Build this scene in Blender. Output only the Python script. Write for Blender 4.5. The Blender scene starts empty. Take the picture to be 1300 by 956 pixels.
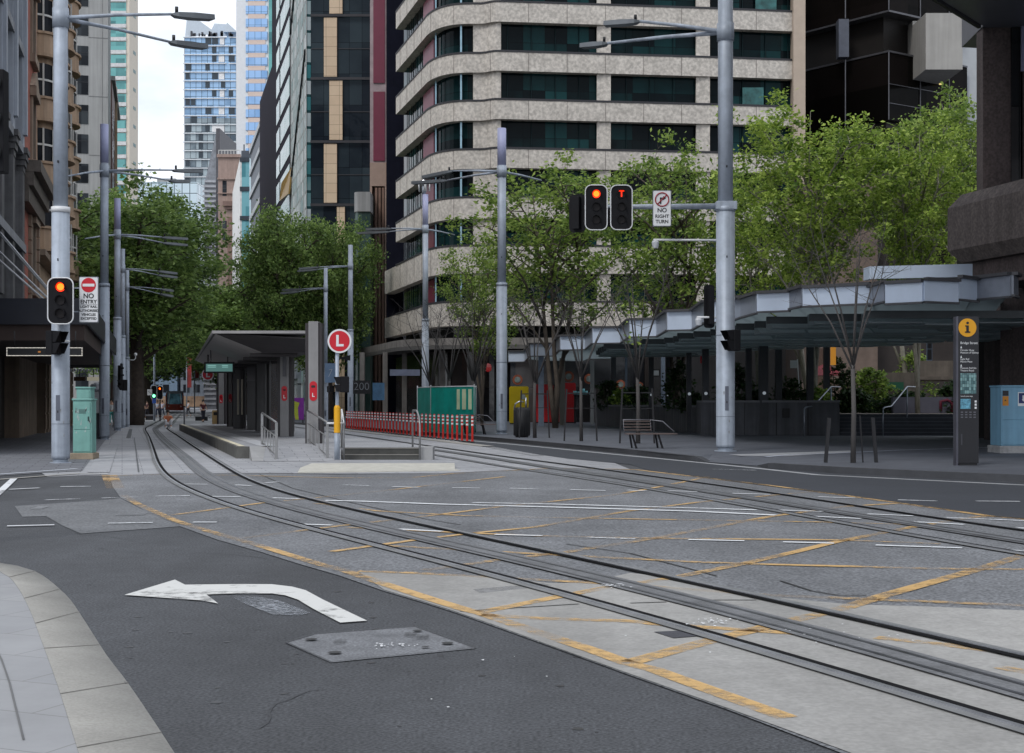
import bpy, bmesh, math, random
import numpy as np
from mathutils import Vector, Matrix
R = math.radians
scene = bpy.context.scene
COL = scene.collection
F = 1800.0; CX = 650.0; HY = 511.0; CH = 1.55      # photograph calibration: focal length, centre, horizon row, eye height

def G(px, py, z=0.0):
    """point at height z seen at photo pixel px,py (surveying the place from the photograph)"""
    y = F * (CH - z) / (py - HY)
    return Vector(((px - CX) / F * y, y, z))
def XA(px, Y): return (px - CX) / F * Y
def ZA(py, Y): return CH + (HY - py) / F * Y

# ------------------------------------------------------------------ materials
MATS = {}
def _new(name):
    m = bpy.data.materials.new(name); m.use_nodes = True
    nt = m.node_tree; nt.nodes.clear()
    out = nt.nodes.new('ShaderNodeOutputMaterial')
    b = nt.nodes.new('ShaderNodeBsdfPrincipled')
    nt.links.new(b.outputs[0], out.inputs[0])
    return m, nt, b, out
def M(name, col, rough=.6, metal=0., var=.18, scale=1.5, bump=0., spec=.4, fine=0., fscale=60., streak=0., lane=None):
    """plain surface with noise variation in value, optional vertical streaks, fine grain and bump"""
    if name in MATS: return MATS[name]
    m, nt, b, out = _new(name); L = nt.links; N = nt.nodes
    tc = N.new('ShaderNodeTexCoord')
    n1 = N.new('ShaderNodeTexNoise'); n1.inputs['Scale'].default_value = scale; n1.inputs['Detail'].default_value = 6
    n1.inputs['Roughness'].default_value = .65
    L.new(tc.outputs['Object'], n1.inputs['Vector'])
    mr = N.new('ShaderNodeMapRange'); mr.inputs[1].default_value = .3; mr.inputs[2].default_value = .7
    mr.inputs[3].default_value = 1 - var; mr.inputs[4].default_value = 1 + var
    L.new(n1.outputs[0], mr.inputs[0]); val = mr.outputs[0]
    if streak:
        mp = N.new('ShaderNodeMapping'); mp.inputs['Scale'].default_value = (3, 3, .12)
        n3 = N.new('ShaderNodeTexNoise'); n3.inputs['Scale'].default_value = 1.2; n3.inputs['Detail'].default_value = 5
        L.new(tc.outputs['Object'], mp.inputs[0]); L.new(mp.outputs[0], n3.inputs['Vector'])
        m3 = N.new('ShaderNodeMapRange'); m3.inputs[1].default_value = .35; m3.inputs[2].default_value = .7
        m3.inputs[3].default_value = 1 + streak * .3; m3.inputs[4].default_value = 1 - streak
        L.new(n3.outputs[0], m3.inputs[0])
        mu = N.new('ShaderNodeMath'); mu.operation = 'MULTIPLY'; L.new(val, mu.inputs[0]); L.new(m3.outputs[0], mu.inputs[1]); val = mu.outputs[0]
    if lane:      # wheel-polished and dirty bands along the traffic direction, plus blotches
        for sc, rr_, am in (((.9, .035, 1), lane[0], lane[1]), ((.35, .25, 1), 0., lane[1] * .8), ((5, 4, 1), .3, lane[1] * .45)):
            mp = N.new('ShaderNodeMapping'); mp.inputs['Rotation'].default_value = (0, 0, rr_); mp.inputs['Scale'].default_value = sc
            n4 = N.new('ShaderNodeTexNoise'); n4.inputs['Scale'].default_value = 1.; n4.inputs['Detail'].default_value = 5
            L.new(tc.outputs['Object'], mp.inputs[0]); L.new(mp.outputs[0], n4.inputs['Vector'])
            m4 = N.new('ShaderNodeMapRange'); m4.inputs[1].default_value = .35; m4.inputs[2].default_value = .65; m4.inputs[3].default_value = 1 - am; m4.inputs[4].default_value = 1 + am
            L.new(n4.outputs[0], m4.inputs[0]); mu = N.new('ShaderNodeMath'); mu.operation = 'MULTIPLY'; L.new(val, mu.inputs[0]); L.new(m4.outputs[0], mu.inputs[1]); val = mu.outputs[0]
    if fine:
        n2 = N.new('ShaderNodeTexNoise'); n2.inputs['Scale'].default_value = fscale; n2.inputs['Detail'].default_value = 3
        L.new(tc.outputs['Object'], n2.inputs['Vector'])
        m2 = N.new('ShaderNodeMapRange'); m2.inputs[1].default_value = .35; m2.inputs[2].default_value = .65
        m2.inputs[3].default_value = 1 - fine; m2.inputs[4].default_value = 1 + fine
        L.new(n2.outputs[0], m2.inputs[0])
        mu = N.new('ShaderNodeMath'); mu.operation = 'MULTIPLY'; L.new(val, mu.inputs[0]); L.new(m2.outputs[0], mu.inputs[1]); val = mu.outputs[0]
    vm = N.new('ShaderNodeVectorMath'); vm.operation = 'SCALE'; vm.inputs[0].default_value = col[:3]
    L.new(val, vm.inputs['Scale']); L.new(vm.outputs[0], b.inputs['Base Color'])
    b.inputs['Roughness'].default_value = rough; b.inputs['Metallic'].default_value = metal
    b.inputs['Specular IOR Level'].default_value = spec
    if bump:
        bp = N.new('ShaderNodeBump'); bp.inputs['Strength'].default_value = bump; bp.inputs['Distance'].default_value = .02
        L.new(n1.outputs[0] if not fine else n2.outputs[0], bp.inputs['Height']); L.new(bp.outputs[0], b.inputs['Normal'])
    MATS[name] = m; return m
def rgb(r, g, b):
    f = lambda c: ((c / 255 + .055) / 1.055) ** 2.4 if c > 10 else c / 255 / 12.92
    return (f(r), f(g), f(b))
def EM(name, col, s, base=(.02, .02, .02)):
    if name in MATS: return MATS[name]
    m, nt, b, out = _new(name)
    b.inputs['Base Color'].default_value = (*base, 1); b.inputs['Emission Color'].default_value = (*col, 1)
    b.inputs['Emission Strength'].default_value = s; MATS[name] = m; return m
def GLASS(name, c1, c2, pw=1.5, ph=3.3, rough=.08, spec=.5, dark=.35, off=0., metal=0., mull=0., wav=.02):
    """opaque facade glass: each pane takes its own tone (blinds, rooms behind); slight waviness"""
    if name in MATS: return MATS[name]
    m, nt, b, out = _new(name); L = nt.links; N = nt.nodes
    tc = N.new('ShaderNodeTexCoord'); sp = N.new('ShaderNodeSeparateXYZ'); L.new(tc.outputs['Object'], sp.inputs[0])
    def mth(op, a, bb=None):
        n = N.new('ShaderNodeMath'); n.operation = op
        for i, v in enumerate([a, bb]):
            if v is None: continue
            if isinstance(v, (int, float)): n.inputs[i].default_value = v
            else: L.new(v, n.inputs[i])
        return n.outputs[0]
    u = mth('DIVIDE', mth('ADD', mth('ADD', sp.outputs[0], sp.outputs[1]), off), pw)
    v = mth('DIVIDE', sp.outputs[2], ph)
    cb = N.new('ShaderNodeCombineXYZ'); L.new(mth('FLOOR', u), cb.inputs[0]); L.new(mth('FLOOR', v), cb.inputs[1])
    wn = N.new('ShaderNodeTexWhiteNoise'); L.new(cb.outputs[0], wn.inputs['Vector'])
    n1 = N.new('ShaderNodeTexNoise'); n1.inputs['Scale'].default_value = .25; n1.inputs['Detail'].default_value = 5
    L.new(tc.outputs['Object'], n1.inputs['Vector'])
    s = mth('ADD', mth('MULTIPLY', wn.outputs[0], .6), mth('MULTIPLY', n1.outputs[0], .55))
    cr = N.new('ShaderNodeValToRGB'); e = cr.color_ramp.elements
    e[0].position = dark; e[0].color = (*c1, 1); e[1].position = min(dark + .4, .98); e[1].color = (*c2, 1)
    L.new(s, cr.inputs[0]); colr = cr.outputs[0]
    if mull:
        fu = mth('FRACT', u); fv = mth('FRACT', v)
        a = mth('LESS_THAN', fu, mull); c = mth('LESS_THAN', fv, mull * pw / ph)
        mk = mth('MAXIMUM', a, c); mx = N.new('ShaderNodeMix'); mx.data_type = 'RGBA'
        L.new(mk, mx.inputs[0]); L.new(colr, mx.inputs[6]); mx.inputs[7].default_value = (c1[0] * .3, c1[1] * .3, c1[2] * .3, 1); colr = mx.outputs[2]
    L.new(colr, b.inputs['Base Color'])
    b.inputs['Roughness'].default_value = rough; b.inputs['Specular IOR Level'].default_value = spec; b.inputs['Metallic'].default_value = metal
    n2 = N.new('ShaderNodeTexNoise'); n2.inputs['Scale'].default_value = .6; L.new(tc.outputs['Object'], n2.inputs['Vector'])
    bp = N.new('ShaderNodeBump'); bp.inputs['Strength'].default_value = wav * 10; bp.inputs['Distance'].default_value = .1
    L.new(n2.outputs[0], bp.inputs['Height']); L.new(bp.outputs[0], b.inputs['Normal'])
    MATS[name] = m; return m
def BRICK(name, c1, c2, mortar, bw=1., bh=.5, ms=.02, rough=.75, rot=0., flat=False, var=.25, bump=.0, offset=.5):
    """courses of brick, stone or pavers. flat=True lies on the ground, else runs (x+y, z)"""
    if name in MATS: return MATS[name]
    m, nt, b, out = _new(name); L = nt.links; N = nt.nodes
    tc = N.new('ShaderNodeTexCoord')
    if flat:
        mp = N.new('ShaderNodeMapping'); mp.inputs['Rotation'].default_value = (0, 0, rot); L.new(tc.outputs['Object'], mp.inputs[0]); vec = mp.outputs[0]
    else:
        sp = N.new('ShaderNodeSeparateXYZ'); L.new(tc.outputs['Object'], sp.inputs[0])
        ad = N.new('ShaderNodeMath'); L.new(sp.outputs[0], ad.inputs[0]); L.new(sp.outputs[1], ad.inputs[1])
        cb = N.new('ShaderNodeCombineXYZ'); L.new(ad.outputs[0], cb.inputs[0]); L.new(sp.outputs[2], cb.inputs[1]); vec = cb.outputs[0]
    bt = N.new('ShaderNodeTexBrick'); L.new(vec, bt.inputs['Vector'])
    bt.inputs['Color1'].default_value = (*c1, 1); bt.inputs['Color2'].default_value = (*c2, 1); bt.inputs['Mortar'].default_value = (*mortar, 1)
    bt.inputs['Scale'].default_value = 1; bt.inputs['Brick Width'].default_value = bw; bt.inputs['Row Height'].default_value = bh
    bt.inputs['Mortar Size'].default_value = ms; bt.offset = offset
    n1 = N.new('ShaderNodeTexNoise'); n1.inputs['Scale'].default_value = .7; n1.inputs['Detail'].default_value = 8; n1.inputs['Roughness'].default_value = .7
    L.new(tc.outputs['Object'], n1.inputs['Vector'])
    mr = N.new('ShaderNodeMapRange'); mr.inputs[1].default_value = .3; mr.inputs[2].default_value = .7; mr.inputs[3].default_value = 1 - var; mr.inputs[4].default_value = 1 + var
    L.new(n1.outputs[0], mr.inputs[0])
    vm = N.new('ShaderNodeVectorMath'); vm.operation = 'SCALE'; L.new(bt.outputs[0], vm.inputs[0]); L.new(mr.outputs[0], vm.inputs['Scale'])
    L.new(vm.outputs[0], b.inputs['Base Color']); b.inputs['Roughness'].default_value = rough
    if bump:
        bp = N.new('ShaderNodeBump'); bp.inputs['Strength'].default_value = bump; bp.inputs['Distance'].default_value = .03; bp.invert = True
        L.new(bt.outputs['Fac'], bp.inputs['Height']); L.new(bp.outputs[0], b.inputs['Normal'])
    MATS[name] = m; return m
def WORN(name, col, wear=.5, rough=.6, scale=9.):
    """road paint worn through in patches"""
    if name in MATS: return MATS[name]
    m, nt, b, out = _new(name); L = nt.links; N = nt.nodes
    tc = N.new('ShaderNodeTexCoord')
    n1 = N.new('ShaderNodeTexNoise'); n1.inputs['Scale'].default_value = scale; n1.inputs['Detail'].default_value = 8; n1.inputs['Roughness'].default_value = .8
    n2 = N.new('ShaderNodeTexNoise'); n2.inputs['Scale'].default_value = .5; n2.inputs['Detail'].default_value = 3
    L.new(tc.outputs['Object'], n1.inputs['Vector']); L.new(tc.outputs['Object'], n2.inputs['Vector'])
    ad = N.new('ShaderNodeMath'); L.new(n1.outputs[0], ad.inputs[0]); L.new(n2.outputs[0], ad.inputs[1])
    mr = N.new('ShaderNodeMapRange'); mr.inputs[1].default_value = 1.27 - wear * .5; mr.inputs[2].default_value = 1.08 - wear * .5
    mr.inputs[3].default_value = 0.1; mr.inputs[4].default_value = .95; L.new(ad.outputs[0], mr.inputs[0])
    tr = N.new('ShaderNodeBsdfTransparent'); mx = N.new('ShaderNodeMixShader')
    L.new(mr.outputs[0], mx.inputs[0]); L.new(tr.outputs[0], mx.inputs[1]); L.new(b.outputs[0], mx.inputs[2]); L.new(mx.outputs[0], out.inputs[0])
    b.inputs['Base Color'].default_value = (*col, 1); b.inputs['Roughness'].default_value = rough
    MATS[name] = m; return m
def LEAF(name, c1, c2, c3):
    m, nt, b, out = _new(name); L = nt.links; N = nt.nodes
    tc = N.new('ShaderNodeTexCoord'); ge = N.new('ShaderNodeNewGeometry')
    n1 = N.new('ShaderNodeTexNoise'); n1.inputs['Scale'].default_value = .8; n1.inputs['Detail'].default_value = 3; L.new(tc.outputs['Object'], n1.inputs['Vector'])
    ad = N.new('ShaderNodeMath'); ad.operation = 'MULTIPLY_ADD'; L.new(ge.outputs['Random Per Island'], ad.inputs[0]); ad.inputs[1].default_value = .5
    L.new(n1.outputs[0], ad.inputs[2])
    cr = N.new('ShaderNodeValToRGB'); e = cr.color_ramp.elements
    e[0].position = .45; e[0].color = (*c1, 1); e[1].position = 1.; e[1].color = (*c3, 1); q = e.new(.75); q.color = (*c2, 1)
    L.new(ad.outputs[0], cr.inputs[0]); L.new(cr.outputs[0], b.inputs['Base Color']); b.inputs['Roughness'].default_value = .55
    b.inputs['Specular IOR Level'].default_value = .35
    tl = N.new('ShaderNodeBsdfTranslucent'); L.new(cr.outputs[0], tl.inputs[0]); mx = N.new('ShaderNodeMixShader'); mx.inputs[0].default_value = .4
    L.new(b.outputs[0], mx.inputs[1]); L.new(tl.outputs[0], mx.inputs[2]); L.new(mx.outputs[0], out.inputs[0])
    MATS[name] = m; return m

def SHEER(name, col, clear=.4, rough=.3):
    """tinted roof glass: partly clear, partly milky"""
    if name in MATS: return MATS[name]
    m, nt, b, out = _new(name); L = nt.links; N = nt.nodes
    b.inputs['Base Color'].default_value = (*col, 1); b.inputs['Roughness'].default_value = rough
    tl = N.new('ShaderNodeBsdfTranslucent'); tl.inputs[0].default_value = (*[min(1, c * 2) for c in col], 1); tr = N.new('ShaderNodeBsdfTransparent'); tr.inputs[0].default_value = (.75, .86, .88, 1)
    m1 = N.new('ShaderNodeMixShader'); m1.inputs[0].default_value = .5; L.new(b.outputs[0], m1.inputs[1]); L.new(tl.outputs[0], m1.inputs[2])
    m2 = N.new('ShaderNodeMixShader'); m2.inputs[0].default_value = clear; L.new(m1.outputs[0], m2.inputs[1]); L.new(tr.outputs[0], m2.inputs[2]); L.new(m2.outputs[0], out.inputs[0])
    MATS[name] = m; return m

# ------------------------------------------------------------------ mesh builder
class MB:
    def __init__(s): s.v = []; s.f = []; s.smooth = []
    def face(s, pts, sm=False):
        i = len(s.v); s.v += [tuple(p) for p in pts]; s.f.append(tuple(range(i, i + len(pts)))); s.smooth.append(sm)
        return s
    def box(s, x0, x1, y0, y1, z0, z1):
        i = len(s.v)
        s.v += [(x0, y0, z0), (x1, y0, z0), (x1, y1, z0), (x0, y1, z0), (x0, y0, z1), (x1, y0, z1), (x1, y1, z1), (x0, y1, z1)]
        for q in ((0, 3, 2, 1), (4, 5, 6, 7), (0, 1, 5, 4), (1, 2, 6, 5), (2, 3, 7, 6), (3, 0, 4, 7)):
            s.f.append(tuple(i + k for k in q)); s.smooth.append(False)
        return s
    def bar(s, a, b, w, h=None):
        """square bar from a to b, w across, h high"""
        h = h or w; a = Vector(a); b = Vector(b); d = (b - a).normalized()
        up = Vector((0, 0, 1)) if abs(d.z) < .95 else Vector((0, 1, 0))
        r = d.cross(up).normalized(); u = r.cross(d)
        i = len(s.v)
        for p in (a, b):
            for sx, sz in ((-1, -1), (1, -1), (1, 1), (-1, 1)): s.v.append(tuple(p + r * sx * w / 2 + u * sz * h / 2))
        for q in ((0, 1, 2, 3), (7, 6, 5, 4), (0, 4, 5, 1), (1, 5, 6, 2), (2, 6, 7, 3), (3, 7, 4, 0)):
            s.f.append(tuple(i + k for k in q)); s.smooth.append(False)
        return s
    def prism(s, pts, z0, z1, smooth=False):
        """pts: plan polygon (counter-clockwise); z0,z1 numbers or lists"""
        n = len(pts); i = len(s.v)
        a = z0 if isinstance(z0, (list, tuple)) else [z0] * n; b = z1 if isinstance(z1, (list, tuple)) else [z1] * n
        s.v += [(p[0], p[1], a[k]) for k, p in enumerate(pts)] + [(p[0], p[1], b[k]) for k, p in enumerate(pts)]
        s.f.append(tuple(i + k for k in reversed(range(n)))); s.f.append(tuple(i + n + k for k in range(n))); s.smooth += [False] * 2
        for k in range(n):
            j = (k + 1) % n; s.f.append((i + k, i + j, i + n + j, i + n + k)); s.smooth.append(smooth)
        return s
    def yprism(s, pts, y0, y1):
        """pts: (x,z) polygon extruded along y"""
        n = len(pts); i = len(s.v)
        s.v += [(p[0], y0, p[1]) for p in pts] + [(p[0], y1, p[1]) for p in pts]
        s.f.append(tuple(i + k for k in range(n))); s.f.append(tuple(i + n + k for k in reversed(range(n)))); s.smooth += [False] * 2
        for k in range(n):
            j = (k + 1) % n; s.f.append((i + k, i + n + k, i + n + j, i + j)); s.smooth.append(False)
        return s
    def tube(s, pts, rad, n=10, caps=True):
        pts = [Vector(p) for p in pts]; rad = rad if isinstance(rad, (list, tuple)) else [rad] * len(pts)
        i = len(s.v); ref = None
        for k, p in enumerate(pts):
            d = (pts[min(k + 1, len(pts) - 1)] - pts[max(k - 1, 0)]).normalized()
            if ref is None: ref = Vector((1, 0, 0)) if abs(d.x) < .8 else Vector((0, 1, 0))
            u = (ref - d * ref.dot(d)).normalized(); w = d.cross(u); ref = u
            for q in range(n):
                t = 2 * math.pi * q / n; s.v.append(tuple(p + (u * math.cos(t) + w * math.sin(t)) * rad[k]))
        for k in range(len(pts) - 1):
            for q in range(n):
                r = (q + 1) % n; s.f.append((i + k * n + q, i + k * n + r, i + (k + 1) * n + r, i + (k + 1) * n + q)); s.smooth.append(n > 4)
        if caps:
            s.f.append(tuple(i + q for q in reversed(range(n)))); s.f.append(tuple(i + (len(pts) - 1) * n + q for q in range(n))); s.smooth += [False] * 2
        return s
    def lathe(s, prof, c=(0, 0, 0), n=20):
        return s.tube([(c[0], c[1], c[2] + z) for r, z in prof], [r for r, z in prof], n) if all(prof[k][1] != prof[k + 1][1] for k in range(len(prof) - 1)) else s._lat(prof, c, n)
    def _lat(s, prof, c, n):
        i = len(s.v)
        for r, z in prof:
            for q in range(n):
                t = 2 * math.pi * q / n; s.v.append((c[0] + r * math.cos(t), c[1] + r * math.sin(t), c[2] + z))
        for k in range(len(prof) - 1):
            for q in range(n):
                r = (q + 1) % n; s.f.append((i + k * n + q, i + k * n + r, i + (k + 1) * n + r, i + (k + 1) * n + q)); s.smooth.append(False)
        s.f.append(tuple(i + q for q in reversed(range(n)))); s.f.append(tuple(i + (len(prof) - 1) * n + q for q in range(n))); s.smooth += [False] * 2
        return s
    def disc(s, c, r, y0, y1, n=24, sx=1.):
        """disc facing the -y direction"""
        return s.yprism([(c[0] + r * sx * math.cos(2 * math.pi * k / n), c[1] + r * math.sin(2 * math.pi * k / n)) for k in range(n)], y0, y1)
    def rrect(s, x0, x1, z0, z1, r, y0, y1, n=6):
        p = []
        for cx, cz, a in ((x1 - r, z0 + r, -90), (x1 - r, z1 - r, 0), (x0 + r, z1 - r, 90), (x0 + r, z0 + r, 180)):
            for k in range(n + 1):
                t = R(a + 90 * k / n); p.append((cx + r * math.cos(t), cz + r * math.sin(t)))
        return s.yprism(p, y0, y1)
    def ribbon(s, pts, w, z, t=0.):
        """flat strip following plan points; w number or (left,right)"""
        a, b = (w / 2, w / 2) if not isinstance(w, tuple) else w
        L_, R_ = [], []
        for k in range(len(pts)):
            d = Vector(pts[min(k + 1, len(pts) - 1)][:2]) - Vector(pts[max(k - 1, 0)][:2]); d.normalize(); n = Vector((-d.y, d.x)); p = Vector(pts[k][:2])
            L_.append(p + n * a); R_.append(p - n * b)
        for k in range(len(pts) - 1):
            s.face([(*R_[k], z), (*R_[k + 1], z), (*L_[k + 1], z), (*L_[k], z)])
            if t:
                s.face([(*R_[k], z - t), (*R_[k + 1], z - t), (*R_[k + 1], z), (*R_[k], z)]); s.face([(*L_[k + 1], z - t), (*L_[k], z - t), (*L_[k], z), (*L_[k + 1], z)])
        return s
    def wall(s, pts, th, z0, z1):
        """upright band following plan points, th thick to the left of travel"""
        out = []
        for k in range(len(pts)):
            d = Vector(pts[min(k + 1, len(pts) - 1)][:2]) - Vector(pts[max(k - 1, 0)][:2]); d.normalize(); n = Vector((-d.y, d.x)); out.append(Vector(pts[k][:2]) + n * th)
        n = len(pts)
        for k in range(n - 1):
            a, b, c, d = Vector(pts[k][:2]), Vector(pts[k + 1][:2]), out[k + 1], out[k]
            for q in (((*a, z0), (*b, z0), (*b, z1), (*a, z1)), ((*c, z0), (*d, z0), (*d, z1), (*c, z1)), ((*a, z1), (*b, z1), (*c, z1), (*d, z1)), ((*d, z0), (*c, z0), (*b, z0), (*a, z0))): s.face(q)
        for k, (a, b) in ((0, (out[0], Vector(pts[0][:2]))), (1, (Vector(pts[-1][:2]), out[-1]))): s.face(((*a, z0), (*b, z0), (*b, z1), (*a, z1)))
        return s
    def build(s, name, mat, parent=None, bevel=0., merge=False):
        me = bpy.data.meshes.new(name); me.from_pydata(s.v, [], s.f); me.materials.append(mat)
        me.polygons.foreach_set('use_smooth', s.smooth)
        if merge or any(s.smooth):
            bm = bmesh.new(); bm.from_mesh(me); bmesh.ops.remove_doubles(bm, verts=bm.verts, dist=1e-5); bm.to_mesh(me); bm.free()
        me.update(); o = bpy.data.objects.new(name, me); COL.objects.link(o)
        if parent: o.parent = parent
        if bevel:
            b = o.modifiers.new('bevel', 'BEVEL'); b.width = bevel; b.segments = 2; b.limit_method = 'ANGLE'; b.angle_limit = R(40)
        return o
def thing(name, label, cat, loc=(0, 0, 0), rz=0., group=None):
    o = bpy.data.objects.new(name, None); COL.objects.link(o); o.empty_display_size = .3
    o.location = loc; o.rotation_euler = (0, 0, rz); o['label'] = label; o['category'] = cat
    if group: o['group'] = group
    return o
def tag(o, label, cat, group=None):
    o['label'] = label; o['category'] = cat
    if group: o['group'] = group
    return o
def struct(name, mb, mat, **k):
    o = mb.build(name, mat, **k); o['kind'] = 'structure'; return o
def copy_tree(o, parent=None):
    c = o.copy(); COL.objects.link(c); c.parent = parent
    for ch in list(o.children): copy_tree(ch, c)
    return c
def text(name, body, size, mat, parent, loc, rot=(math.pi / 2, 0, 0), sx=1., ext=.002, align='CENTER', bold=0.):
    cu = bpy.data.curves.new(name, 'FONT'); cu.body = body; cu.size = size; cu.align_x = align; cu.align_y = 'CENTER'; cu.extrude = ext; cu.offset = bold
    o = bpy.data.objects.new(name, cu); COL.objects.link(o)
    bpy.context.view_layer.update()
    me = bpy.data.meshes.new_from_object(o.evaluated_get(bpy.context.evaluated_depsgraph_get()))
    me.materials.clear(); me.materials.append(mat)
    bpy.data.objects.remove(o); bpy.data.curves.remove(cu)
    n = bpy.data.objects.new(name, me); COL.objects.link(n); n.location = loc; n.rotation_euler = rot; n.scale = (sx, 1, 1); n.parent = parent
    return n
def smooth_path(pts, step=1.5):
    """Catmull-Rom through plan points, resampled"""
    P = [Vector(p[:2]) for p in pts]; out = []
    for k in range(len(P) - 1):
        p0, p1, p2, p3 = P[max(k - 1, 0)], P[k], P[k + 1], P[min(k + 2, len(P) - 1)]
        n = max(1, int((p2 - p1).length / step))
        for i in range(n):
            t = i / n
            out.append(.5 * ((2 * p1) + (p2 - p0) * t + (2 * p0 - 5 * p1 + 4 * p2 - p3) * t * t + (3 * p1 - p0 - 3 * p2 + p3) * t ** 3))
    out.append(P[-1]); return out

# ------------------------------------------------------------------ world, sun, camera
w = bpy.data.worlds.new("World"); scene.world = w; w.use_nodes = True; nt = w.node_tree; nt.nodes.clear(); N = nt.nodes; L = nt.links
out = N.new('ShaderNodeOutputWorld'); bg = N.new('ShaderNodeBackground'); L.new(bg.outputs[0], out.inputs[0]); bg.inputs[1].default_value = .1
SUN_EL, SUN_AZ = 52., 215.                 # sun behind the camera, to the left, veiled by cloud
sky = N.new('ShaderNodeTexSky'); sky.sky_type = 'NISHITA'; sky.sun_disc = False; sky.sun_elevation = R(SUN_EL); sky.sun_rotation = R(SUN_AZ); sky.air_density = 1.2
tc = N.new('ShaderNodeTexCoord'); mp = N.new('ShaderNodeMapping'); mp.inputs['Scale'].default_value = (1, 1, 2.4)
nz = N.new('ShaderNodeTexNoise'); nz.inputs['Scale'].default_value = 2.6; nz.inputs['Detail'].default_value = 8; nz.inputs['Roughness'].default_value = .6
L.new(tc.outputs['Generated'], mp.inputs[0]); L.new(mp.outputs[0], nz.inputs['Vector'])
cr = N.new('ShaderNodeValToRGB'); cr.color_ramp.elements[0].position = .3; cr.color_ramp.elements[0].color = (.6, .6, .6, 1); cr.color_ramp.elements[1].position = .5
L.new(nz.outputs[0], cr.inputs[0])
n2 = N.new('ShaderNodeTexNoise'); n2.inputs['Scale'].default_value = 5; n2.inputs['Detail'].default_value = 6; L.new(mp.outputs[0], n2.inputs['Vector'])
c2 = N.new('ShaderNodeValToRGB'); c2.color_ramp.elements[0].position = .3; c2.color_ramp.elements[0].color = (8.0, 8.7, 9.9, 1); c2.color_ramp.elements[1].position = .65; c2.color_ramp.elements[1].color = (12., 12.4, 13.2, 1)
L.new(n2.outputs[0], c2.inputs[0])
mx = N.new('ShaderNodeMix'); mx.data_type = 'RGBA'; L.new(cr.outputs[0], mx.inputs[0]); L.new(sky.outputs[0], mx.inputs[6]); L.new(c2.outputs[0], mx.inputs[7]); L.new(mx.outputs[2], bg.inputs[0])
sun = bpy.data.lights.new('sun', 'SUN'); sun.energy = 1.2; sun.angle = R(14); sun.color = (1, .97, .93)
so = bpy.data.objects.new('sun', sun); COL.objects.link(so); so.location = (0, 0, 60)
_az = R(SUN_AZ); _d = Vector((math.sin(_az) * math.cos(R(SUN_EL)), math.cos(_az) * math.cos(R(SUN_EL)), math.sin(R(SUN_EL))))
so.rotation_euler = _d.to_track_quat('Z', 'Y').to_euler()
cam = bpy.data.cameras.new('camera'); co = bpy.data.objects.new('camera', cam); COL.objects.link(co); scene.camera = co
co.location = (0, 0, CH); co.rotation_euler = (R(90), 0, 0); cam.sensor_width = 36; cam.lens = 36 * F / 1300; cam.shift_y = (HY - 478) / 1300; cam.clip_end = 3000; cam.clip_start = .1
vs = scene.view_settings; vs.view_transform = 'Standard'; vs.look = 'None'; vs.gamma = 1; vs.exposure = 0.2; vs.use_curve_mapping = False
scene.render.engine = 'CYCLES'
# ================================================================== GROUND
asphalt = M('asphalt', (.058, .061, .067), rough=.85, var=.14, scale=.35, fine=.45, fscale=52, bump=.35, lane=(.75, .15))
asph2 = M('lane asphalt', (.062, .068, .08), rough=.85, var=.12, scale=.4, fine=.2, fscale=40)
rough_ = M('rough aggregate', (.142, .147, .156), rough=.9, var=.16, scale=.5, fine=.42, fscale=34, bump=.3, lane=(1.2, .12))
patchm = M('reinstated asphalt', (.14, .145, .152), rough=.9, var=.22, scale=1.1, fine=.3, fscale=25)
slabm = M('track concrete', (.275, .27, .258), rough=.85, var=.1, scale=.6, fine=.1, fscale=30, lane=(1.0, .13))
rails_dark = M('rail surround', (.165, .168, .17), rough=.75, var=.2); groove = M('rail groove', (.008, .008, .009), rough=.9, spec=.1)
steel = M('rail steel', (.42, .43, .46), rough=.32, metal=.7, var=.2, scale=3)
aps = M('centre power strip', (.135, .138, .145), rough=.65, var=.3, scale=2, fine=.2)
whitep = WORN('white road paint', (.72, .74, .76), wear=.15); yellowp = WORN('yellow road paint', (.55, .35, .14), wear=.4, scale=7.)
SA = math.atan2(.275, 1)      # street runs this much to the left
D1 = Vector((-.275, 1)).normalized(); D2 = Vector((-.25, 1)).normalized()
paver = BRICK('granite pavers', (.27, .275, .29), (.33, .335, .35), (.14, .14, .15), bw=.9, bh=.45, ms=.012, flat=True, rot=-SA, var=.14)
pave_r = BRICK('bluestone pavers', (.07, .077, .094), (.092, .10, .12), (.04, .04, .05), bw=.8, bh=.5, ms=.012, flat=True, rot=-SA, var=.16, rough=.7)  # tones lowered so the colour itself deepens the canopy shade
kerbm = M('bluestone kerb', (.05, .052, .058), rough=.75, var=.25, scale=1.2)
conc_l = M('pale kerb concrete', (.31, .30, .275), rough=.85, var=.16, scale=1.3, fine=.1)

g = MB(); g.face([(-900, -300, 0), (900, -300, 0), (900, 1600, 0), (-900, 1600, 0)]); struct('ground', g, asphalt)

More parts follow.
